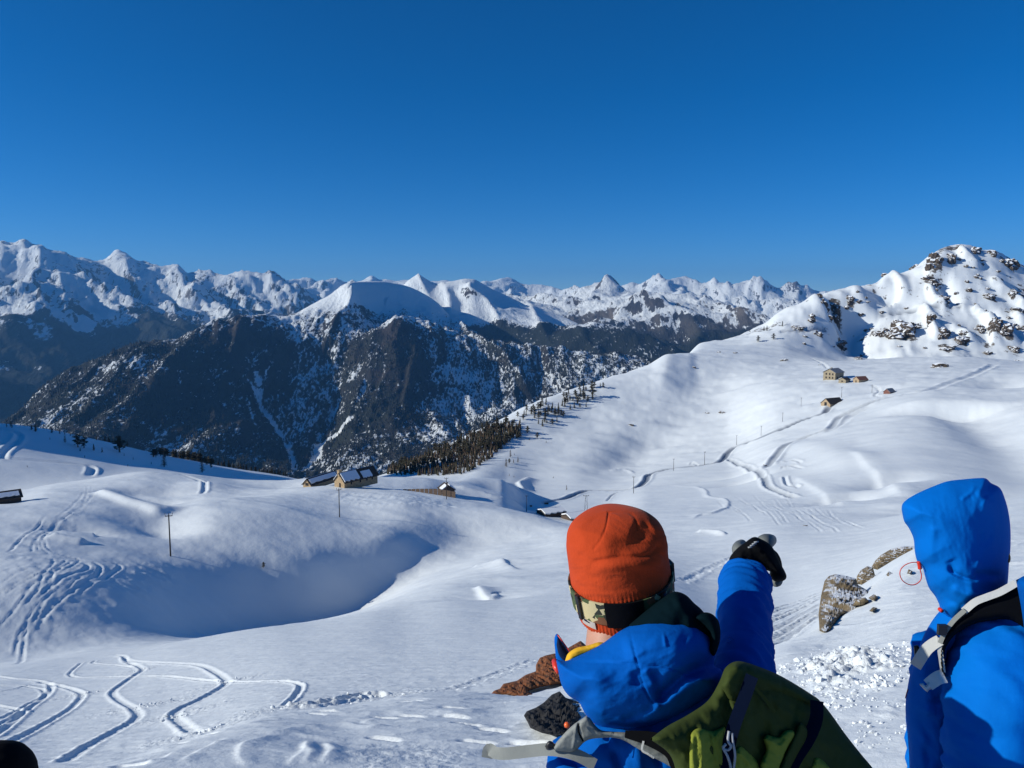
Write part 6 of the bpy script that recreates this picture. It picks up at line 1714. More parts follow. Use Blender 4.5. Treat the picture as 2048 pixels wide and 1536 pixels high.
ss = np.concatenate([np.linspace(-56, 139, 74), 139 + 28 * np.sin(np.linspace(0, math.pi / 2, ns_ - 73))[1:]])
th = np.linspace(0, 2 * math.pi, nth, endpoint=False)
a_ = pchip(S_K, A_K, ss)[:, None] / 1000; b_k = pchip(S_K, B_K, ss)[:, None] / 1000
rib = (0.0009 * np.cos(80 * th)[None, :]) * (0.10 + 0.90 * sstep(46, 12, ss))[:, None]
sq = 1 + 0.03 * np.cos(4 * th)[None, :] * sstep(60, 140, ss)[:, None]
Aw = (a_ + rib) * sq * np.sin(th)[None, :]; Bw = (b_k + rib) * sq * np.cos(th)[None, :]
HOv, hav, hbv, huv = map(np.array, (HO, ha, hb, hu))
pos = HOv + Aw[..., None] * hav + Bw[..., None] * hbv + (ss[:, None, None] / 1000) * huv
pos += np.array(camv(-1, 0, 0)) * (0.010 * sstep(110, 170, ss))[:, None, None]         # the tip slumps to the left
# sag of wool: dents and seams on the side we see
pxx, pyy, _f = to_px(pos[..., 0], pos[..., 1], pos[..., 2])
back_side = sstep(-0.1, 0.5, np.cos(th))[None, :] * np.ones_like(pxx)
rel = relief_of(pxx, pyy, [([(1205, 1104), (1240, 1096), (1280, 1088), (1318, 1070)], 24, -0.012, .42), ([(1262, 1058), (1285, 1064), (1305, 1052)], 18, -0.005), ([(1180, 1124), (1205, 1121), (1240, 1116), (1285, 1114), (1310, 1103), (1322, 1084)], 4.0, -0.004),
                           ([(1178, 1136), (1240, 1130), (1300, 1128), (1328, 1112)], 11, 0.0055), ([(1322, 1110), (1332, 1092), (1328, 1066)], 8, 0.004), ([(1217, 1020), (1213, 1048), (1203, 1076), (1187, 1098)], 1.8, -0.0022, 1), ([(1252, 1019), (1268, 1033), (1278, 1056)], 1.8, -0.0022, 1),
                           ([(1150, 1050), (1168, 1080), (1160, 1110)], 16, 0.003), ([(1150, 1035), (1170, 1028), (1195, 1022)], 7, 0.004)], 0.0016, 60, 0.2, 3)
nrm = pos - (HOv + huv * (np.clip(ss, None, 90)[:, None, None] / 1000)); nrm /= np.linalg.norm(nrm, axis=-1, keepdims=True) + 1e-9
pos = pos + nrm * (rel * back_side)[..., None]
vt = [Vector(p) for p in pos.reshape(-1, 3)]
R_n = len(ss)
ft = [(i * nth + k, i * nth + (k + 1) % nth, (i + 1) * nth + (k + 1) % nth, (i + 1) * nth + k) for i in range(R_n - 1) for k in range(nth)] + [tuple((R_n - 1) * nth + k for k in range(nth))]
beanie = mesh_obj('beanie', vt, ft, M_ORANGE, man, smooth=True); made.append(beanie)
# tag sewn on the brim
def band(name, s0, s1, t0, t1, grow, thick, mat, parent, n=40):
    v = []
    for k in range(n + 1):
        t = t0 + (t1 - t0) * k / n
        for s, g in ((s0, grow), (s1, grow), (s1, grow + thick), (s0, grow + thick)): v.append(head_ring(s, t, g))
    f = [(k * 4 + j, k * 4 + (j + 1) % 4, (k + 1) * 4 + (j + 1) % 4, (k + 1) * 4 + j) for k in range(n) for j in range(4)] + [(3, 2, 1, 0), tuple(n * 4 + j for j in range(4))]
    return mesh_obj(name, v, f, mat, parent)
R3 = math.radians
tg = band('brim_tag', -44, -28, R3(-66), R3(-44), 0.0015, 0.0015, M_TAG, beanie, 10); made.append(tg)
pr = band('tag_print', -34, -31, R3(-61), R3(-52), 0.0031, 0.0006, M_DARKPRINT, beanie, 6); made.append(pr)
# --- ski goggles worn over the beanie
gog = empty('ski_goggles', man.location.copy()); tag(gog, 'ski goggles on the orange beanie, camouflage strap with a black patch behind', 'goggles')
gm = []
gm.append(band('strap', -25, 24, R3(-128), R3(-26), 0.003, 0.003, M_CAMO, gog, 60))
gm.append(band('strap', -25, 24, R3(12), R3(128), 0.003, 0.003, M_CAMO, gog, 60))
gm.append(band('strap_patch', -28, 26, R3(-27), R3(13), 0.0045, 0.0045, M_BLACKC, gog, 30))
gm.append(band('strap_clip', -27, 27, R3(-63), R3(-58), 0.006, 0.006, M_BLACKP, gog, 4))
gm.append(band('strap_clip', -22, 22, R3(36), R3(41), 0.006, 0.006, M_BLACKP, gog, 4))
gm.append(band('frame', -40, 42, R3(132), R3(228), 0.006, 0.022, M_BLACKP, gog, 30))
gm.append(band('lens', -32, 34, R3(137), R3(223), 0.028, 0.004, noise_mat('dark_lens', (0.01, 0.02, 0.03), (0.02, 0.03, 0.05), 5, rough=0.08, spec=0.8), gog, 30))
gm.append(band('strap_hook', -20, 22, R3(96), R3(128), 0.006, 0.008, M_BLACKP, gog, 10))
under(gog, gm)
# --- jacket
jk = inflate('jacket', [(1115, 1575), (1130, 1522), (1156, 1478), (1192, 1446), (1250, 1425), (1320, 1405), (1390, 1390), (1445, 1362), (1500, 1348), (1535, 1375), (1545, 1450), (1548, 1600), (1535, 1800), (1530, 2020), (1500, 2200), (1320, 2230), (1150, 2190), (1120, 2000), (1112, 1780)],
             1.475, 0.085, 0.13, 120, M_BLUE, man, step=9, folds=[([(1285, 1478), (1300, 1500), (1325, 1536)], 7, -0.012), ([(1225, 1500), (1238, 1530), (1240, 1570)], 6, -0.010), ([(1265, 1480), (1275, 1510), (1285, 1560)], 8, 0.010)], noise=(0.006, 80, 1.2, 1))
made.append(jk)
sleeve = soft_tube('sleeve', [(1440, 1440, 1.50, .070), (1472, 1395, 1.52, .068), (1488, 1345, 1.57, .060), (1489, 1300, 1.66, .0595), (1489, 1240, 1.78, .0605), (1489, 1195, 1.88, .063), (1490, 1168, 1.94, .063), (1492, 1153, 1.965, .060)], M_BLUE, jk, n=56, m=110, folds=0.006, fscale=0.9, seed=2)
made.append(sleeve)
made.append(soft_tube('sleeve', [(1180, 1520, 1.46, .075), (1140, 1640, 1.47, .075), (1122, 1800, 1.50, .068), (1125, 1930, 1.58, .060), (1130, 2000, 1.65, .05)], M_BLUE, jk, n=32, m=50, folds=0.008, seed=5))
# ring-shaped print on the shoulder of the sleeve
def flat_tube(name, pts, rad, mat, parent, n=6):
    o = MB().tube([P(*p) for p in pts], rad, n).build(name, mat, parent, smooth=True); made.append(o); return o
for k, (rx, ry) in enumerate(((24, 20), (18, 14), (12, 9))):
    pts = [(1452 + rx * math.cos(t) + 4 * math.sin(t), 1292 + ry * math.sin(t), 1.583 + .0007 * (1292 - 1292) + 0.0006 * abs(rx * math.cos(t))) for t in np.linspace(-1.2, 1.9, 14)]
    flat_tube('sleeve_print', pts, 0.0009, M_BLUEPRINT, jk, 5)
# the hood lying on the back
HOOD = [(1112, 1318), (1130, 1322), (1158, 1311), (1200, 1290), (1240, 1262), (1275, 1246), (1310, 1237), (1350, 1235), (1385, 1240), (1410, 1256), (1426, 1280), (1431, 1305), (1428, 1330), (1443, 1340), (1446, 1362), (1432, 1385), (1400, 1408), (1360, 1436), (1315, 1457), (1265, 1466), (1225, 1462), (1195, 1452), (1172, 1430), (1158, 1405), (1138, 1392), (1124, 1372), (1117, 1345)]
hood = inflate('hood', HOOD, 1.47, 0.135, 0.06, 105, M_BLUE, jk, step=3.2, folds=[
    ([(1432, 1318), (1400, 1338), (1365, 1352), (1335, 1380), (1312, 1412)], 11, -0.020), ([(1437, 1348), (1400, 1365), (1355, 1395), (1310, 1424), (1270, 1446)], 18, 0.018), ([(1312, 1412), (1280, 1430), (1240, 1440)], 8, -0.010),
    ([(1258, 1252), (1268, 1300), (1277, 1335), (1292, 1385), (1312, 1412)], 1.8, -0.0035, 1), ([(1118, 1323), (1160, 1324), (1220, 1326), (1282, 1329), (1330, 1334), (1368, 1346)], 1.8, -0.004, 1),
    ([(1270, 1338), (1275, 1358), (1272, 1374)], 10, -0.006), ([(1288, 1336), (1300, 1356), (1308, 1374)], 7, 0.005), ([(1305, 1340), (1318, 1365), (1322, 1390)], 12, -0.008),
    ([(1327, 1264), (1329, 1280), (1332, 1296)], 2.2, 0.004), ([(1205, 1425), (1230, 1432), (1275, 1436)], 8, -0.006), ([(1185, 1330), (1195, 1380), (1180, 1410)], 22, 0.010), ([(1125, 1345), (1145, 1375), (1180, 1400)], 14, -0.006),
    ([(1300, 1243), (1350, 1240), (1400, 1254), (1424, 1285)], 5, 0.006), ([(1240, 1290), (1300, 1275), (1370, 1290)], 30, 0.010)], noise=(0.0028, 90, -0.5, 4))
made.append(hood)
made.append(inflate('hood_lining', [(1258, 1250), (1300, 1215), (1330, 1193), (1350, 1183), (1372, 1190), (1388, 1206), (1402, 1218), (1420, 1240), (1440, 1262), (1400, 1300), (1330, 1300), (1270, 1290)], 1.475, 0.075, 0.05, 60, M_TEAL, hood, step=6, folds=[([(1350, 1190), (1372, 1225), (1380, 1260)], 8, 0.008)], noise=(0.004, 40, 0.5, 6)))
made.append(inflate('hood_edge', [(1386, 1236), (1400, 1226), (1420, 1226), (1436, 1240), (1441, 1265), (1438, 1290), (1428, 1312), (1415, 1300), (1420, 1275), (1408, 1254)], 1.43, 0.035, 0.04, 18, M_TEAL, hood, step=4))
made.append(inflate('collar', [(1109, 1290), (1109, 1276), (1114, 1267), (1124, 1279), (1136, 1298), (1148, 1314), (1146, 1332), (1128, 1340), (1114, 1325)], 1.57, 0.012, 0.02, 16, M_BLUE, jk, step=4))
made.append(inflate('collar_lining', [(1113, 1290), (1116, 1276), (1124, 1287), (1135, 1303), (1142, 1316), (1130, 1322), (1118, 1310)], 1.555, 0.006, 0.004, 10, M_NAVY, jk, step=3))
flat_tube('collar_piping', [(1115, 1270, 1.562), (1126, 1284, 1.558), (1138, 1301, 1.552), (1147, 1315, 1.548)], 0.0011, M_RED, jk, 5)
made.append(inflate('neck_warmer', [(1130, 1322), (1136, 1307), (1152, 1296), (1175, 1291), (1200, 1284), (1215, 1292), (1190, 1305), (1160, 1317), (1140, 1330)], 1.50, 0.025, 0.03, 12, M_YELLOW, man, step=3, folds=[([(1140, 1312), (1170, 1302), (1200, 1294)], 3, -0.003)]))
made.append(MB().tube([P(1109, 1322, 1.50), P(1112, 1334, 1.48), P(1117, 1346, 1.47)], [.006, .0065, .004], 8).build('zip_pull', M_RED, jk, smooth=True))
# --- trousers and boots
for k in 'lr':
    hp, kn, an = J1['hip_' + k], J1['knee_' + k], J1['ankle_' + k]
    made.append(soft_tube('trouser_leg', [tuple(hp + Vector((0, 0, .10))) + (.125,), tuple(hp.lerp(kn, .5)) + (.115,), tuple(kn) + (.095,), tuple(kn.lerp(an, .6)) + (.09,), tuple(an + Vector((0, 0, .05))) + (.095,)], M_TROUSER, man, n=28, m=40, folds=0.008, seed=7)
                if False else soft_tube('trouser_leg', [np.array(tuple(hp + Vector((0, 0, .10))) + (.125,)), np.array(tuple(hp.lerp(kn, .5)) + (.115,)), np.array(tuple(kn) + (.095,)), np.array(tuple(kn.lerp(an, .6)) + (.09,)), np.array(tuple(an + Vector((0, 0, .05))) + (.095,))], M_TROUSER, man, n=28, m=40, folds=0.008, seed=7))
    made.append(boots(man, an, J1['toe_' + k], M_BOOT))
# --- glove of the pointing hand: black back, grey fingers, index stretched away
def chain(name, pts, mat, parent, sub=2):
    o = skin_mesh(name, [P(*p[:3]) for p in pts], [(i, i + 1) for i in range(len(pts) - 1)], [p[3] for p in pts], mat, parent, sub=sub); made.append(o); return o
gl = inflate('glove', [(1457, 1124), (1461, 1112), (1474, 1097), (1490, 1085), (1507, 1074), (1522, 1078), (1540, 1089), (1552, 1106), (1562, 1128), (1573, 1151), (1568, 1161), (1550, 1163), (1541, 1152), (1538, 1142), (1500, 1136)], 2.00, 0.042, 0.045, 30, M_BLACKC, man, step=3, folds=[([(1500, 1085), (1530, 1105), (1555, 1140)], 7, 0.006), ([(1485, 1100), (1515, 1118), (1540, 1140)], 6, -0.006)], noise=(0.003, 30, 0.8, 8)); made.append(gl)
chain('index_finger', [(1522, 1090, 2.05, .024), (1532, 1083, 2.07, .023), (1538, 1081, 2.12, .020), (1542, 1080, 2.16, .017), (1544, 1079, 2.19, .013)], M_GREYGL, gl)
chain('middle_finger', [(1538, 1106, 2.07, .020), (1550, 1122, 2.11, .019), (1554, 1142, 2.10, .017), (1550, 1156, 2.06, .014)], M_BLACKC, gl)
chain('ring_finger', [(1538, 1122, 2.06, .019), (1552, 1138, 2.09, .018), (1556, 1154, 2.07, .015), (1550, 1162, 2.04, .012)], M_BLACKC, gl)
chain('little_finger', [(1543, 1140, 2.04, .016), (1556, 1153, 2.05, .016), (1557, 1163, 2.03, .014), (1548, 1167, 2.01, .011)], M_GREYGL, gl)
chain('thumb', [(1486, 1108, 2.04, .022), (1475, 1099, 2.06, .020), (1480, 1091, 2.10, .016), (1486, 1086, 2.13, .012)], M_GREYGL, gl)
for k in range(4):
    flat_tube('glove_print', [(1496 + 4 * k, 1097 - 3.4 * k - 2, 1.945), (1504 + 4.4 * k, 1094 - 3.6 * k, 1.945)], 0.0022, M_PALEPRINT, gl, 4)
made.append(glove('glove', man, J1['wrist_l'], (0, .35, -1), (1, .2, 0), M_BLACKC, 0.5, 1.1))
under(man, made)

# --- backpack of the first person
pk1 = empty('backpack', tuple(P(1550, 1600, 1.30))); tag(pk1, 'lime green backpack with shade and sunlit pockets painted in, worn over one blue shoulder', 'backpack')
bp_ = []
BAG = [(1300, 1478), (1335, 1452), (1375, 1430), (1415, 1402), (1438, 1365), (1452, 1334), (1478, 1322), (1520, 1334), (1560, 1351), (1600, 1374), (1630, 1394), (1646, 1408), (1665, 1432), (1692, 1470), (1722, 1508), (1752, 1546), (1785, 1610), (1800, 1750), (1785, 1900), (1740, 2010), (1600, 2050), (1450, 2040), (1350, 1960), (1330, 1800), (1340, 1640), (1352, 1560), (1340, 1510)]
TI = (0.00085, 0.0, 1440, 1500)
bag = inflate('main_bag', BAG, 1.31, 0.085, 0.10, 95, M_PACKSHADE, pk1, step=5, tilt=TI, folds=[([(1500, 1355), (1545, 1395), (1560, 1430)], 2.5, 0.004), ([(1510, 1345), (1580, 1375), (1635, 1402)], 6, 0.006), ([(1596, 1380), (1590, 1430), (1570, 1500)], 2.5, -0.005, 1), ([(1470, 1340), (1450, 1420), (1440, 1480)], 14, -0.012), ([(1540, 1400), (1530, 1470), (1500, 1536)], 12, -0.008), ([(1640, 1410), (1660, 1480), (1690, 1536)], 10, -0.006), ([(1560, 1360), (1600, 1440), (1640, 1536)], 20, 0.008)], noise=(0.008, 70, 1.0, 9)); bp_.append(bag)
bp_.append(inflate('side_pocket', [(1378, 1500), (1380, 1472), (1390, 1459), (1405, 1456), (1424, 1461), (1436, 1457), (1450, 1454), (1453, 1480), (1455, 1540), (1460, 1700), (1430, 1760), (1392, 1740), (1382, 1600)], 1.245, 0.03, 0.03, 30, M_PACKLIT, pk1, tilt=TI, step=3.5, folds=[([(1400, 1462), (1404, 1500), (1402, 1560)], 4, 0.006), ([(1418, 1464), (1424, 1500), (1436, 1560)], 3, -0.008), ([(1430, 1462), (1440, 1500), (1450, 1545)], 3, 0.006), ([(1390, 1470), (1392, 1510), (1394, 1560)], 3, -0.004)], noise=(0.003, 24, 1.5, 10)))
bp_.append(inflate('mesh_pocket', [(1466, 1500), (1480, 1490), (1502, 1506), (1520, 1530), (1530, 1560), (1520, 1700), (1470, 1700), (1460, 1560)], 1.235, 0.02, 0.03, 22, M_PACKLIT, pk1, tilt=TI, step=4, folds=[([(1475, 1500), (1500, 1530), (1510, 1560)], 3, 0.005)], noise=(0.004, 24, 0.8, 11)))
bp_.append(inflate('front_pocket', [(1526, 1478), (1534, 1470), (1556, 1474), (1568, 1462), (1584, 1460), (1592, 1470), (1580, 1490), (1566, 1520), (1552, 1560), (1530, 1570), (1520, 1530), (1532, 1500)], 1.222, 0.02, 0.03, 18, M_PACKLIT, pk1, tilt=TI, step=3.5, folds=[([(1536, 1478), (1560, 1492), (1580, 1476)], 4, 0.006)], noise=(0.003, 24, 0.5, 12)))
bp_.append(inflate('pocket_flap', [(1558, 1536), (1575, 1500), (1590, 1466), (1600, 1444), (1614, 1458), (1612, 1480), (1596, 1510), (1580, 1545), (1570, 1600), (1550, 1600)], 1.215, 0.012, 0.02, 12, M_PACKSHADE, pk1, tilt=TI, step=4))
bp_.append(inflate('lower_pocket', [(1630, 1510), (1645, 1520), (1665, 1545), (1680, 1600), (1670, 1700), (1620, 1700), (1612, 1580), (1620, 1530)], 1.23, 0.02, 0.03, 18, M_PACKLIT, pk1, tilt=TI, step=5, noise=(0.004, 20, 0.3, 13)))
bp_.append(inflate('top_lid', [(1440, 1372), (1455, 1336), (1480, 1324), (1525, 1337), (1565, 1354), (1610, 1381), (1640, 1402), (1630, 1420), (1590, 1404), (1545, 1392), (1500, 1396), (1462, 1410)], 1.285, 0.05, 0.05, 26, M_PACKSHADE, pk1, tilt=TI, step=4, folds=[([(1490, 1330), (1500, 1360), (1490, 1395)], 3, -0.004), ([(1560, 1356), (1565, 1380), (1556, 1396)], 3, -0.004)], noise=(0.003, 30, 0.4, 14)))
for nm, path, w in [('compression_strap', [(1504, 1352, 1.222), (1490, 1392, 1.215), (1472, 1440, 1.205), (1460, 1480, 1.197), (1448, 1545, 1.193)], .020), ('compression_strap', [(1634, 1402, 1.245), (1632, 1440, 1.228), (1616, 1478, 1.206), (1594, 1512, 1.197), (1570, 1556, 1.193)], .022)]:
    bp_.append(ribbon(nm, [(x_, y_, 1.212 + 0.00085 * (x_ - 1440)) for x_, y_, z_ in path], w, .003, M_NAVYST, pk1))
bp_.append(ribbon('zip_line', [(1508, 1372, 1.275), (1530, 1398, 1.293), (1548, 1424, 1.309)], .006, .003, M_PACKSHADE, pk1))
for pts, r in [([(1458, 1462, 1.19), (1456, 1482, 1.186), (1462, 1492, 1.184), (1456, 1500, 1.184), (1446, 1496, 1.184), (1452, 1488, 1.184)], .0022), ([(1446, 1497, 1.184), (1456, 1515, 1.182), (1462, 1540, 1.182), (1460, 1560, 1.182)], .0022), ([(1464, 1466, 1.19), (1466, 1486, 1.186), (1470, 1512, 1.184), (1466, 1545, 1.182)], .002)]:
    q = catmull(np.array([tuple(P(p[0], p[1], p[2] + 0.02)) for p in pts]), 6)
    bp_.append(MB().tube([Vector(p) for p in q], r, 6).build('zip_cord', M_METAL, pk1, smooth=True))
bp_.append(inflate('shoulder_strap', [(1172, 1432), (1180, 1436), (1190, 1450), (1202, 1460), (1222, 1463), (1262, 1466), (1300, 1474), (1340, 1490), (1362, 1512), (1360, 1540), (1320, 1522), (1280, 1500), (1240, 1478), (1200, 1476), (1172, 1482), (1150, 1502), (1128, 1503), (1106, 1497), (1122, 1474), (1146, 1450)], 1.385, 0.014, 0.012, 9, M_GREYST, pk1, step=3, folds=[([(1159, 1442), (1158, 1460), (1168, 1486)], 2, -0.004, 1), ([(1152, 1446), (1150, 1470), (1146, 1496)], 2, 0.002, 1)], noise=(0.001, 20, 0.3, 15)))
bp_.append(ribbon('strap_cover', [(1250, 1468, 1.372), (1300, 1478, 1.362), (1345, 1497, 1.35), (1370, 1530, 1.335)], (.012, .05), .004, M_BLACKC, pk1))
bp_.append(ribbon('loose_webbing', [(974, 1516, 1.44), (978, 1499, 1.445), (992, 1506, 1.43), (1015, 1507, 1.42), (1060, 1502, 1.41), (1095, 1499, 1.40), (1130, 1503, 1.39), (1160, 1513, 1.385), (1190, 1530, 1.38)], .021, .002, M_GREYST, pk1))
bp_.append(inflate('ladder_buckle', [(1090, 1492), (1097, 1482), (1106, 1484), (1112, 1494), (1104, 1500), (1094, 1500)], 1.385, 0.006, 0.006, 5, M_BLACKP, pk1, step=2.5))
bp_.append(ribbon('stitching', [(1156, 1447, 1.366), (1158, 1465, 1.364), (1166, 1482, 1.366)], .003, .002, M_BLACKC, pk1))
bp_.append(ribbon('strap_lace', [(1287, 1482, 1.36), (1284, 1500, 1.355), (1296, 1508, 1.352), (1308, 1516, 1.35)], .0035, .002, M_PALEST, pk1))
b_ = bmesh.new(); bmesh.ops.create_uvsphere(b_, u_segments=14, v_segments=10, radius=.0055); me = bpy.data.meshes.new('cord_lock'); b_.to_mesh(me); b_.free(); me.materials.append(M_ORANGEP); me.transform(Matrix.Translation(P(1134, 1450, 1.40)))
for p_ in me.polygons: p_.use_smooth = True
o = bpy.data.objects.new('cord_lock', me); COL.objects.link(o); o.parent = pk1; bp_.append(o)
under(pk1, bp_)

# ---------------------------------------------------------------- second person: hood up, right edge
H2 = P(1935, 1095, 1.80)
wo = empty('person', (H2.x, H2.y, ground(H2.x, H2.y))); tag(wo, 'person with a bright blue hood up at the right edge, seen from behind', 'person')
m2 = []
ch2 = P(1990, 1420, 1.78); pe2 = Vector((ch2.x, ch2.y + .05, ch2.z - .46))
J2 = dict(pelvis=pe2, belly=ch2.lerp(pe2, .5), chest=ch2, neck=P(1940, 1235, 1.76), shoulder_l=P(1895, 1300, 1.84), elbow_l=P(1870, 1540, 1.90), wrist_l=P(1880, 1740, 1.86), shoulder_r=P(2020, 1290, 1.70), elbow_r=P(2000, 1560, 1.63), wrist_r=P(1960, 1780, 1.68),
          hip_l=pe2 + Vector((-.09, .04, -.06)), hip_r=pe2 + Vector((.09, -.04, -.06)))
for k, s in (('l', -1), ('r', 1)):
    hx = pe2.x + s * .13; hy = pe2.y - s * .05; gz = ground(hx, hy)
    J2['ankle_' + k] = Vector((hx, hy, gz + .1)); J2['knee_' + k] = (J2['hip_' + k] + J2['ankle_' + k]) / 2 + Vector((-.04, .03, 0)); J2['toe_' + k] = Vector((hx - .12, hy + .12, gz + .05))
m2.append(body_mesh(wo, H2, (-.8, .6, 0), J2))
TOR = [(1886, 1215), (1868, 1236), (1852, 1262), (1842, 1284), (1832, 1310), (1822, 1340), (1815, 1375), (1811, 1408), (1812, 1440), (1816, 1480), (1819, 1540), (1822, 1700), (1826, 1900), (1840, 2100), (1990, 2140), (2140, 2090), (2160, 1850), (2165, 1600), (2150, 1400), (2110, 1270), (2050, 1200), (1980, 1185), (1920, 1195)]
jk2 = inflate('jacket', TOR, 1.79, 0.10, 0.14, 95, M_BLUE2, wo, step=6, folds=[([(1862, 1405), (1880, 1400), (1900, 1402)], 5, -0.008), ([(1850, 1420), (1870, 1428), (1895, 1440)], 9, 0.006), ([(1822, 1460), (1850, 1500), (1860, 1540)], 7, -0.007), ([(1888, 1440), (1890, 1480), (1900, 1500), (1898, 1540)], 2.5, -0.004, 1), ([(1840, 1330), (1852, 1380), (1846, 1430)], 12, 0.006)], noise=(0.006, 80, 1.1, 21)); m2.append(jk2)
m2.append(soft_tube('sleeve', [(2010, 1250, 1.72, .085), (2004, 1330, 1.67, .108), (1998, 1420, 1.63, .108), (1994, 1520, 1.61, .100), (1990, 1600, 1.61, .092), (1975, 1700, 1.64, .08), (1962, 1770, 1.67, .062)], M_BLUE2, jk2, n=56, m=100, folds=0.008, fscale=0.8, seed=11))
m2.append(soft_tube('sleeve', [(1895, 1290, 1.84, .075), (1880, 1420, 1.88, .07), (1872, 1540, 1.90, .065), (1880, 1720, 1.87, .052)], M_BLUE2, jk2, n=28, m=40, folds=0.008, seed=12))
HD2 = [(1803, 1018), (1805, 1008), (1815, 998), (1838, 985), (1873, 970), (1897, 962), (1932, 958), (1957, 956), (1972, 957), (1982, 966), (2000, 976), (2010, 998), (2017, 1024), (2021, 1057), (2021, 1096), (2018, 1128), (2016, 1160), (2010, 1200), (1990, 1235), (1950, 1250), (1905, 1245), (1883, 1225), (1878, 1208), (1870, 1192), (1858, 1176), (1851, 1156), (1846, 1138), (1836, 1126), (1830, 1106), (1827, 1077), (1817, 1055), (1808, 1042)]
hd2 = inflate('hood', HD2, 1.77, 0.125, 0.12, 92, M_BLUE2, jk2, step=3.2, folds=[
    ([(1896, 1130), (1908, 1145), (1930, 1156), (1960, 1160)], 4, -0.010), ([(1900, 1118), (1906, 1135), (1900, 1148)], 10, -0.006), ([(1945, 1146), (1980, 1150), (2015, 1152)], 8, -0.014), ([(1950, 970), (1942, 985), (1920, 1000)], 4, 0.005), ([(1955, 975), (1970, 1000), (1965, 1030)], 7, 0.005), ([(1965, 995), (1978, 990), (1984, 1005)], 5, -0.006),
    ([(1985, 970), (2000, 1010), (2005, 1060), (2000, 1110)], 9, -0.006), ([(1960, 1060), (1966, 1085), (1985, 1065)], 7, -0.005), ([(1870, 1050), (1860, 1090), (1868, 1130)], 10, 0.005), ([(1880, 1180), (1900, 1200), (1930, 1215)], 6, -0.006), ([(1900, 1175), (1940, 1190), (1990, 1190)], 8, 0.008), ([(1806, 1040), (1806, 1018), (1816, 1002)], 2.5, 0.004, 1),
    ([(1960, 1120), (1955, 1135), (1962, 1145)], 5, 0.005)], noise=(0.0020, 90, 1.2, 22)); m2.append(hd2)
m2.append(inflate('hair', [(2010, 1108), (2016, 1104), (2021, 1112), (2020, 1124), (2012, 1126)], 1.755, 0.012, 0.01, 6, M_HAIR, wo, step=2.5))
for k in 'lr':
    hp, kn, an = J2['hip_' + k], J2['knee_' + k], J2['ankle_' + k]
    m2.append(soft_tube('trouser_leg', [np.array(tuple(hp + Vector((0, 0, .10))) + (.12,)), np.array(tuple(hp.lerp(kn, .5)) + (.11,)), np.array(tuple(kn) + (.09,)), np.array(tuple(kn.lerp(an, .6)) + (.085,)), np.array(tuple(an + Vector((0, 0, .05))) + (.09,))], M_TROUSER, wo, n=28, m=40, folds=0.008, seed=17))
    m2.append(boots(wo, an, J2['toe_' + k], M_BOOT))
m2.append(glove('glove', wo, J2['wrist_r'], (-.1, .2, -1), (-1, .2, 0), M_BLACKC, 0.5, 1.1)); m2.append(glove('glove', wo, J2['wrist_l'], (-.05, .1, -1), (1, .2, 0), M_BLACKC, 0.5, 1.1))
# toggles, cord loop and zip pulls
def tube_part(name, pts, r, mat, parent, lst, n=8):
    q = catmull(np.array([tuple(P(*p)) for p in pts]), 6)
    o = MB().tube([Vector(p) for p in q], r, n).build(name, mat, parent, smooth=True); lst.append(o); return o
tube_part('cord_loop', [(1838, 1131, 1.735), (1841, 1142, 1.735), (1843, 1152, 1.735), (1840, 1162, 1.735), (1830, 1169, 1.735), (1818, 1169, 1.735), (1806, 1162, 1.735), (1800, 1150, 1.735), (1802, 1138, 1.735), (1812, 1129, 1.735), (1824, 1125, 1.735), (1834, 1125, 1.735), (1840, 1128, 1.735)], .0011, M_RED, jk2, m2, 6)
tube_part('cord_toggle', [(1837, 1123, 1.735), (1839, 1131, 1.735), (1840, 1138, 1.735)], .0045, M_RED, jk2, m2)
tube_part('cord_toggle', [(1879, 1218, 1.72), (1884, 1222, 1.71)], .0045, M_RED, jk2, m2)
tube_part('zip_pull', [(1893, 1424, 1.685), (1898, 1427, 1.675), (1899, 1436, 1.672), (1896, 1443, 1.675), (1892, 1440, 1.68)], .0035, M_RED, jk2, m2)
tube_part('zip_pull', [(1886, 1458, 1.69), (1889, 1466, 1.685), (1892, 1476, 1.68)], .0038, M_RED, jk2, m2)
tube_part('zip_cord', [(1890, 1478, 1.685), (1889, 1490, 1.685), (1899, 1505, 1.682), (1902, 1518, 1.682), (1896, 1534, 1.684), (1893, 1560, 1.686)], .0012, M_NAVYST, jk2, m2, 6)
tube_part('jacket_piping', [(1816, 1378, 1.775), (1813, 1388, 1.775), (1811, 1396, 1.777)], .0012, M_RED, jk2, m2, 6)
under(wo, m2)
# backpack of the second person
pk2 = empty('backpack', tuple(P(2110, 1450, 1.72))); tag(pk2, 'dark blue backpack with pale grey straps on the hooded person', 'backpack')
b2 = []
b2.append(inflate('main_bag', [(2032, 1160), (2060, 1148), (2110, 1150), (2170, 1190), (2210, 1300), (2220, 1500), (2200, 1750), (2120, 1800), (2060, 1700), (2046, 1500), (2052, 1330), (2046, 1240)], 1.58, 0.11, 0.10, 70, M_BLUE, pk2, step=7, noise=(0.008, 60, 1.0, 31)))
b2.append(inflate('shoulder_strap', [(2060, 1150), (2036, 1164), (1996, 1190), (1958, 1206), (1926, 1228), (1900, 1252), (1884, 1276), (1878, 1300), (1880, 1330), (1884, 1352), (1890, 1352), (1888, 1320), (1892, 1296), (1908, 1272), (1938, 1252), (1976, 1242), (2020, 1240), (2060, 1262), (2090, 1260), (2090, 1180)], 1.64, 0.02, 0.10, 14, M_BLACKC, pk2, step=4, tilt=(-0.0002, 0, 1950, 1250)))
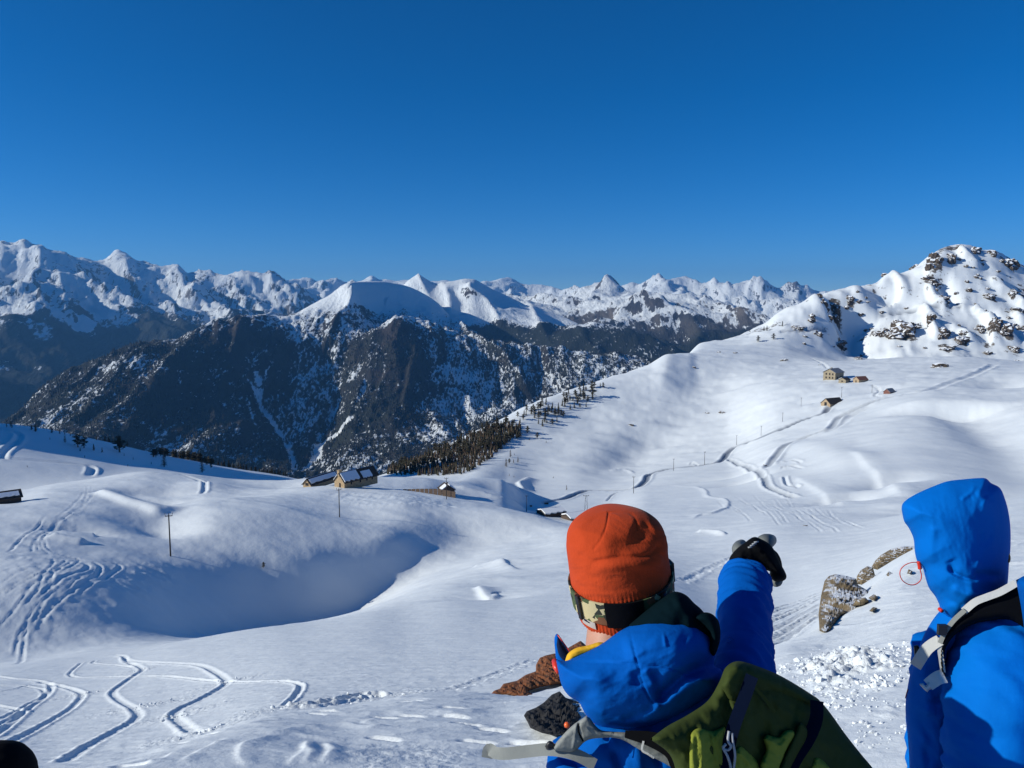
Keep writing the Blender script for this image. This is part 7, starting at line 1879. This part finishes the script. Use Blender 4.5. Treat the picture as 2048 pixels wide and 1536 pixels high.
b2.append(ribbon('strap_edge', [(2032, 1166, 1.598), (2000, 1184, 1.605), (1974, 1194, 1.612), (1950, 1204, 1.618), (1928, 1222, 1.625)], .014, .004, M_PALEST, pk2))
b2.append(ribbon('strap_webbing', [(1930, 1220, 1.62), (1908, 1240, 1.628), (1890, 1264, 1.634), (1880, 1286, 1.64)], .009, .003, M_GREYST, pk2))
b2.append(MB().box((0, 0, 0), (.018, .008, .022)).build('ladder_buckle', M_BLACKP, pk2)); b2[-1].data.transform(Matrix.Translation(P(1884, 1259, 1.63)))
b2.append(ribbon('chest_strap', [(1880, 1280, 1.642), (1866, 1288, 1.648), (1852, 1300, 1.655), (1840, 1318, 1.665), (1831, 1332, 1.68)], (.022, .024), .004, M_PALEST, pk2))
b2.append(ribbon('strap_tail', [(1880, 1276, 1.64), (1880, 1300, 1.642), (1883, 1322, 1.645), (1886, 1344, 1.648)], .010, .003, M_PALEST, pk2))
b2.append(ribbon('buckle_strap', [(1888, 1352, 1.645), (1876, 1356, 1.645), (1864, 1364, 1.648), (1856, 1370, 1.65)], (.028, .024), .006, M_PALEP, pk2))
bk = inflate('side_buckle', [(1838, 1368), (1845, 1366), (1852, 1372), (1858, 1362), (1868, 1376), (1858, 1380), (1855, 1385), (1849, 1380)], 1.65, 0.006, 0.006, 5, M_PALEP, pk2, step=2, spline=False); b2.append(bk)
b2.append(inflate('strap_tab', [(1827, 1292), (1836, 1290), (1840, 1304), (1833, 1316), (1829, 1312)], 1.69, 0.006, 0.006, 4, M_BLACKP, pk2, step=2))
under(pk2, b2)

# ---------------------------------------------------------------- third person: only the dark hat shows at the lower left corner
H3 = P(-8, 1572, 2.55)
g3 = ground(H3.x, H3.y)
th3 = empty('person', (H3.x, H3.y, g3)); tag(th3, 'person sitting in the bottom left corner with only a black hat in view', 'person')
m3 = []
hz = H3.z - g3
pe3 = Vector((H3.x - .02, H3.y - .10, g3 + .12)); nk3 = H3 + Vector((0, -.02, -.16)); ch3 = nk3.lerp(pe3, .35)
J3 = dict(pelvis=pe3, belly=ch3.lerp(pe3, .5), chest=ch3, neck=nk3)
for k, s in (('l', -1), ('r', 1)):
    J3['shoulder_' + k] = ch3 + Vector((s * .19, 0, .10)); J3['elbow_' + k] = ch3 + Vector((s * .25, .12, -.12)); J3['wrist_' + k] = ch3 + Vector((s * .12, .32, -.2))
    J3['hip_' + k] = pe3 + Vector((s * .10, .03, 0)); kx = pe3 + Vector((s * .16, .42, 0)); J3['knee_' + k] = Vector((kx.x, kx.y, ground(kx.x, kx.y) + .28)); ax = pe3 + Vector((s * .16, .72, 0)); J3['ankle_' + k] = Vector((ax.x, ax.y, ground(ax.x, ax.y) + .1)); J3['toe_' + k] = J3['ankle_' + k] + Vector((s * .02, .16, .0))
m3.append(body_mesh(th3, H3, (.2, 1, 0), J3))
mb = bmesh.new(); bmesh.ops.create_uvsphere(mb, u_segments=48, v_segments=32, radius=1.0)
for v in mb.verts:
    z = v.co.z
    v.co = Vector((v.co.x * .118, v.co.y * .132, (z * .125 if z > 0 else z * .06)))
    v.co += v.co.normalized() * .003 * noise3(v.co * 18, 2)
me = bpy.data.meshes.new('hat'); mb.to_mesh(me); mb.free(); me.transform(Matrix.Translation(H3 + Vector((0, 0, .015)))); me.materials.append(M_BLACKC)
for p_ in me.polygons: p_.use_smooth = True
o = bpy.data.objects.new('hat', me); COL.objects.link(o); o.parent = th3; m3.append(o)
jv = [pe3 + Vector((0, 0, .02)), ch3, nk3 - Vector((0, 0, .05))]; E3 = [(0, 1), (1, 2)]; R3_ = [(.2, .16), (.2, .15), .09]
for k in 'lr':
    a = len(jv); jv += [J3['shoulder_' + k], J3['elbow_' + k], J3['wrist_' + k]]; E3 += [(1, a), (a, a + 1), (a + 1, a + 2)]; R3_ += [.085, .07, .05]
m3.append(skin_mesh('jacket', jv, E3, R3_, M_NAVY, th3))
for k in 'lr':
    hp, kn, an = J3['hip_' + k], J3['knee_' + k], J3['ankle_' + k]
    m3.append(soft_tube('trouser_leg', [np.array(tuple(hp) + (.11,)), np.array(tuple(hp.lerp(kn, .5)) + (.1,)), np.array(tuple(kn) + (.085,)), np.array(tuple(an) + (.075,))], M_TROUSER, th3, n=20, m=24, folds=0.006, seed=19))
    m3.append(boots(th3, an, J3['toe_' + k], M_BOOT)); m3.append(glove('glove', th3, J3['wrist_' + k], (0, 1, -.2), (0, 0, -1), M_BLACKC, .5, 1.0))
under(th3, m3)
# ---------------------------------------------------------------- rocks close by
def near_rock(name, label, outline, foot, thick, R, mat, amp, nscale, group=None, step=3, layered=0.0, dz=0.0):
    c = hit(*foot); d = to_px(c.x, c.y, ground(c.x, c.y))[2] + dz
    top = min(outline, key=lambda q: q[1]); bot = max(outline, key=lambda q: q[1])
    ct = hit(top[0], top[1] + 4); dt = to_px(ct.x, ct.y, ct.z)[2]; cb = hit(bot[0], bot[1]); db = to_px(cb.x, cb.y, cb.z)[2]
    tl = float(np.clip((dt - db) / (top[1] - bot[1] - 1e-6), -0.06, 0)) * 0.8
    o = inflate(name, outline, d, thick, thick, R, mat, None, step=step, spline=False, power=0.42, tilt=(0, tl, 0, foot[1]))
    me = o.data
    n = len(me.vertices); co = np.empty(n * 3, np.float32); me.vertices.foreach_get('co', co); co = co.reshape(-1, 3).astype(float)
    nr = np.empty(n * 3, np.float32); me.vertices.foreach_get('normal', nr); nr = nr.reshape(-1, 3)
    u = co[:, 0] * 1.0 + co[:, 1] * .6; w = co[:, 2]
    f = ridged(u / nscale, w / nscale * 1.7 + co[:, 1] / nscale, 5, len(label)) - 0.9
    if layered: f = f * .6 + 0.8 * (np.abs(((w * 1.0 + 0.25 * u + 0.1 * fbm(u * 3, w * 3, 2, 5)) / layered) % 1 - .5) * 2 - .5)
    px, py, _ = to_px(co[:, 0], co[:, 1], co[:, 2])
    k = np.clip(poly_dist(px, py, outline) / (R * .3), 0, 1)
    co += nr * (f * amp * k)[:, None]
    me.vertices.foreach_set('co', co.astype(np.float32).ravel()); me.polygons.foreach_set('use_smooth', [False] * len(me.polygons)); me.update()
    b = Vector((c.x, c.y, ground(c.x, c.y))); me.transform(Matrix.Translation(-b)); o.location = b
    tag(o, label, 'rock', group); return o
near_rock('rock_outcrop', 'largest near rock with a fluted brown face, snow on its back, beside the hooded person', [(1639, 1262), (1637, 1228), (1642, 1192), (1649, 1162), (1658, 1152), (1672, 1148), (1690, 1151), (1712, 1157), (1716, 1170), (1734, 1180), (1746, 1194), (1752, 1210), (1735, 1220), (1705, 1226), (1682, 1230), (1670, 1246), (1660, 1262), (1650, 1266)], (1665, 1252), .55, 40, M_ROCKNEAR, .10, .5, step=2.5, layered=.32)
near_rock('rock_outcrop', 'small brown rock between the large near rock and the upper rocks', [(1712, 1168), (1714, 1152), (1722, 1140), (1735, 1132), (1746, 1135), (1750, 1150), (1764, 1160), (1748, 1168), (1728, 1170)], (1735, 1162), .4, 20, M_ROCKNEAR, .08, .35, step=2, layered=.22)
near_rock('rock_outcrop', 'upper brown rock band touching the blue hood of the right person', [(1742, 1136), (1750, 1122), (1762, 1110), (1782, 1098), (1806, 1092), (1832, 1093), (1850, 1104), (1850, 1126), (1822, 1122), (1800, 1118), (1788, 1124), (1772, 1132), (1756, 1140)], (1790, 1118), .5, 22, M_ROCKNEAR, .09, .4, step=2, layered=.25)
for ol, ft, lb in [([(1670, 1186), (1690, 1178), (1715, 1176), (1728, 1184), (1718, 1192), (1690, 1194)], (1700, 1188), 'flat stone slab on the snowy back of the large near rock'), ([(1704, 1212), (1712, 1200), (1730, 1194), (1738, 1202), (1726, 1212)], (1720, 1208), 'lower stone slab right of the large near rock'),
                   ([(1688, 1214), (1698, 1206), (1706, 1211), (1698, 1217)], (1697, 1212), 'smallest stone under the slabs of the near rock'), ([(1736, 1196), (1748, 1188), (1758, 1196), (1748, 1202)], (1747, 1197), 'flat stone at the right end of the near slabs'), ([(1738, 1222), (1746, 1214), (1756, 1216), (1744, 1224)], (1746, 1220), 'thin stone lowest on the right of the near slabs'),
                   ([(1772, 1150), (1778, 1142), (1786, 1148), (1780, 1155)], (1778, 1150), 'lone stone below the upper brown rock band'), ([(1814, 1147), (1817, 1138), (1826, 1143), (1820, 1148)], (1819, 1146), 'little grey stone seen through the red cord loop'), ([(1654, 1252), (1660, 1240), (1666, 1250), (1662, 1258)], (1660, 1256), 'stone chip at the foot of the fluted face')]:
    near_rock('stone_slab', lb, ol, ft, .22, 8, M_ROCKNEAR, .04, .3, step=2, dz=-.25)
CC = lambda *p: [(960 + x / 5.02, 1230 + y / 5.02) for x, y in p]
near_rock('rock_outcrop', 'rusty brown lichen rock cropping out left of the pointing person', CC((105, 800), (140, 760), (200, 740), (235, 690), (370, 660), (415, 630), (460, 600), (560, 565), (562, 500), (600, 430), (660, 405), (750, 385), (800, 400), (900, 320), (1010, 258), (1060, 300), (1100, 500), (1000, 640), (800, 690), (620, 722), (480, 762), (560, 812), (600, 862), (560, 892), (440, 872), (385, 820), (270, 800)), (1050, 1388), .5, 26, M_ROCKRED, .075, .28, step=2.5, layered=.16, dz=-.3)
near_rock('rock_outcrop', 'dark shaded rock beneath the rusty brown rock, beside the grey strap', CC((440, 1010), (470, 965), (560, 930), (640, 880), (720, 800), (800, 765), (860, 830), (1010, 880), (1060, 1000), (960, 1090), (880, 1180), (760, 1215), (620, 1185), (505, 1135), (480, 1080)), (1100, 1440), .45, 34, M_ROCKDARK, .08, .2, step=2.5, layered=.1, dz=-.2)

# ---------------------------------------------------------------- snow clods
def clods(name, label, spots, mat):
    bm = bmesh.new(); bmesh.ops.create_icosphere(bm, subdivisions=1, radius=1.0)
    V0 = np.array([tuple(v.co) for v in bm.verts]); F0 = np.array([[v.index for v in f.verts] for f in bm.faces]); bm.free()
    vv = []; ff = []
    for i, (x, y, s) in enumerate(spots):
        q = V0 * (1 + rng.uniform(-.45, .4, (len(V0), 1))) * s * rng.uniform(.6, 1.3, (1, 3))
        a = rng.uniform(0, 6.28); q = q @ np.array([[math.cos(a), -math.sin(a), 0], [math.sin(a), math.cos(a), 0], [0, 0, .75]])
        vv.append(q + np.array([x, y, ground(x, y) + s * .2])); ff.append(F0 + i * len(V0))
    o = mesh_obj(name, np.vstack(vv).tolist(), np.vstack(ff).tolist(), mat); tag(o, label, 'snow', kind='stuff'); return o
sp = []
RUB = [(1535, 1368), (1560, 1332), (1640, 1300), (1840, 1284), (1900, 1330), (1840, 1352), (1740, 1388), (1690, 1425), (1600, 1405)]
RUB2 = [(1660, 1440), (1720, 1400), (1870, 1385), (1880, 1450), (1780, 1500), (1710, 1500)]
while len(sp) < 900:
    x = rng.uniform(1530, 1900); y = rng.uniform(1284, 1500)
    a, b = in_poly(x, y, RUB), in_poly(x, y, RUB2)
    if not (a or (b and rng.random() < .3 and fbm(np.array([x / 25.]), np.array([y / 12.]), 2, 9)[0] > -.1) or rng.random() < .012): continue
    c = hit(x, y); s = 0.008 + 0.032 * rng.random() ** 3.0 * (1 if a else .6)
    if rng.random() < .04 and a: s *= 2.0
    sp.append((c.x, c.y, s))
M_CLOD = noise_mat('clod_snow', (0.78, 0.82, 0.85), (0.82, 0.86, 0.88), 6.0, bump=0.4, bscale=20, bdist=.02)
clods('snow_clods', 'churned snow clods in a broad trail between the two blue jackets', sp, M_CLOD)
sp = []
for x, y, n, w in [(304, 1411, 40, .7), (285, 1341, 22, .5), (168, 1389, 26, .6), (457, 1364, 24, .5), (343, 1436, 22, .5), (412, 1464, 20, .5), (563, 1417, 20, .5), (745, 1397, 40, .8)]:
    c = hit(x, y)
    for k in range(n): sp.append((c.x + rng.normal() * w * .8, c.y + rng.normal() * w * .7, 0.02 + .06 * rng.random() ** 2.5))
clods('snow_crumbs', 'snow crumbs thrown out at the turns of the ski tracks', sp, M_CLOD)
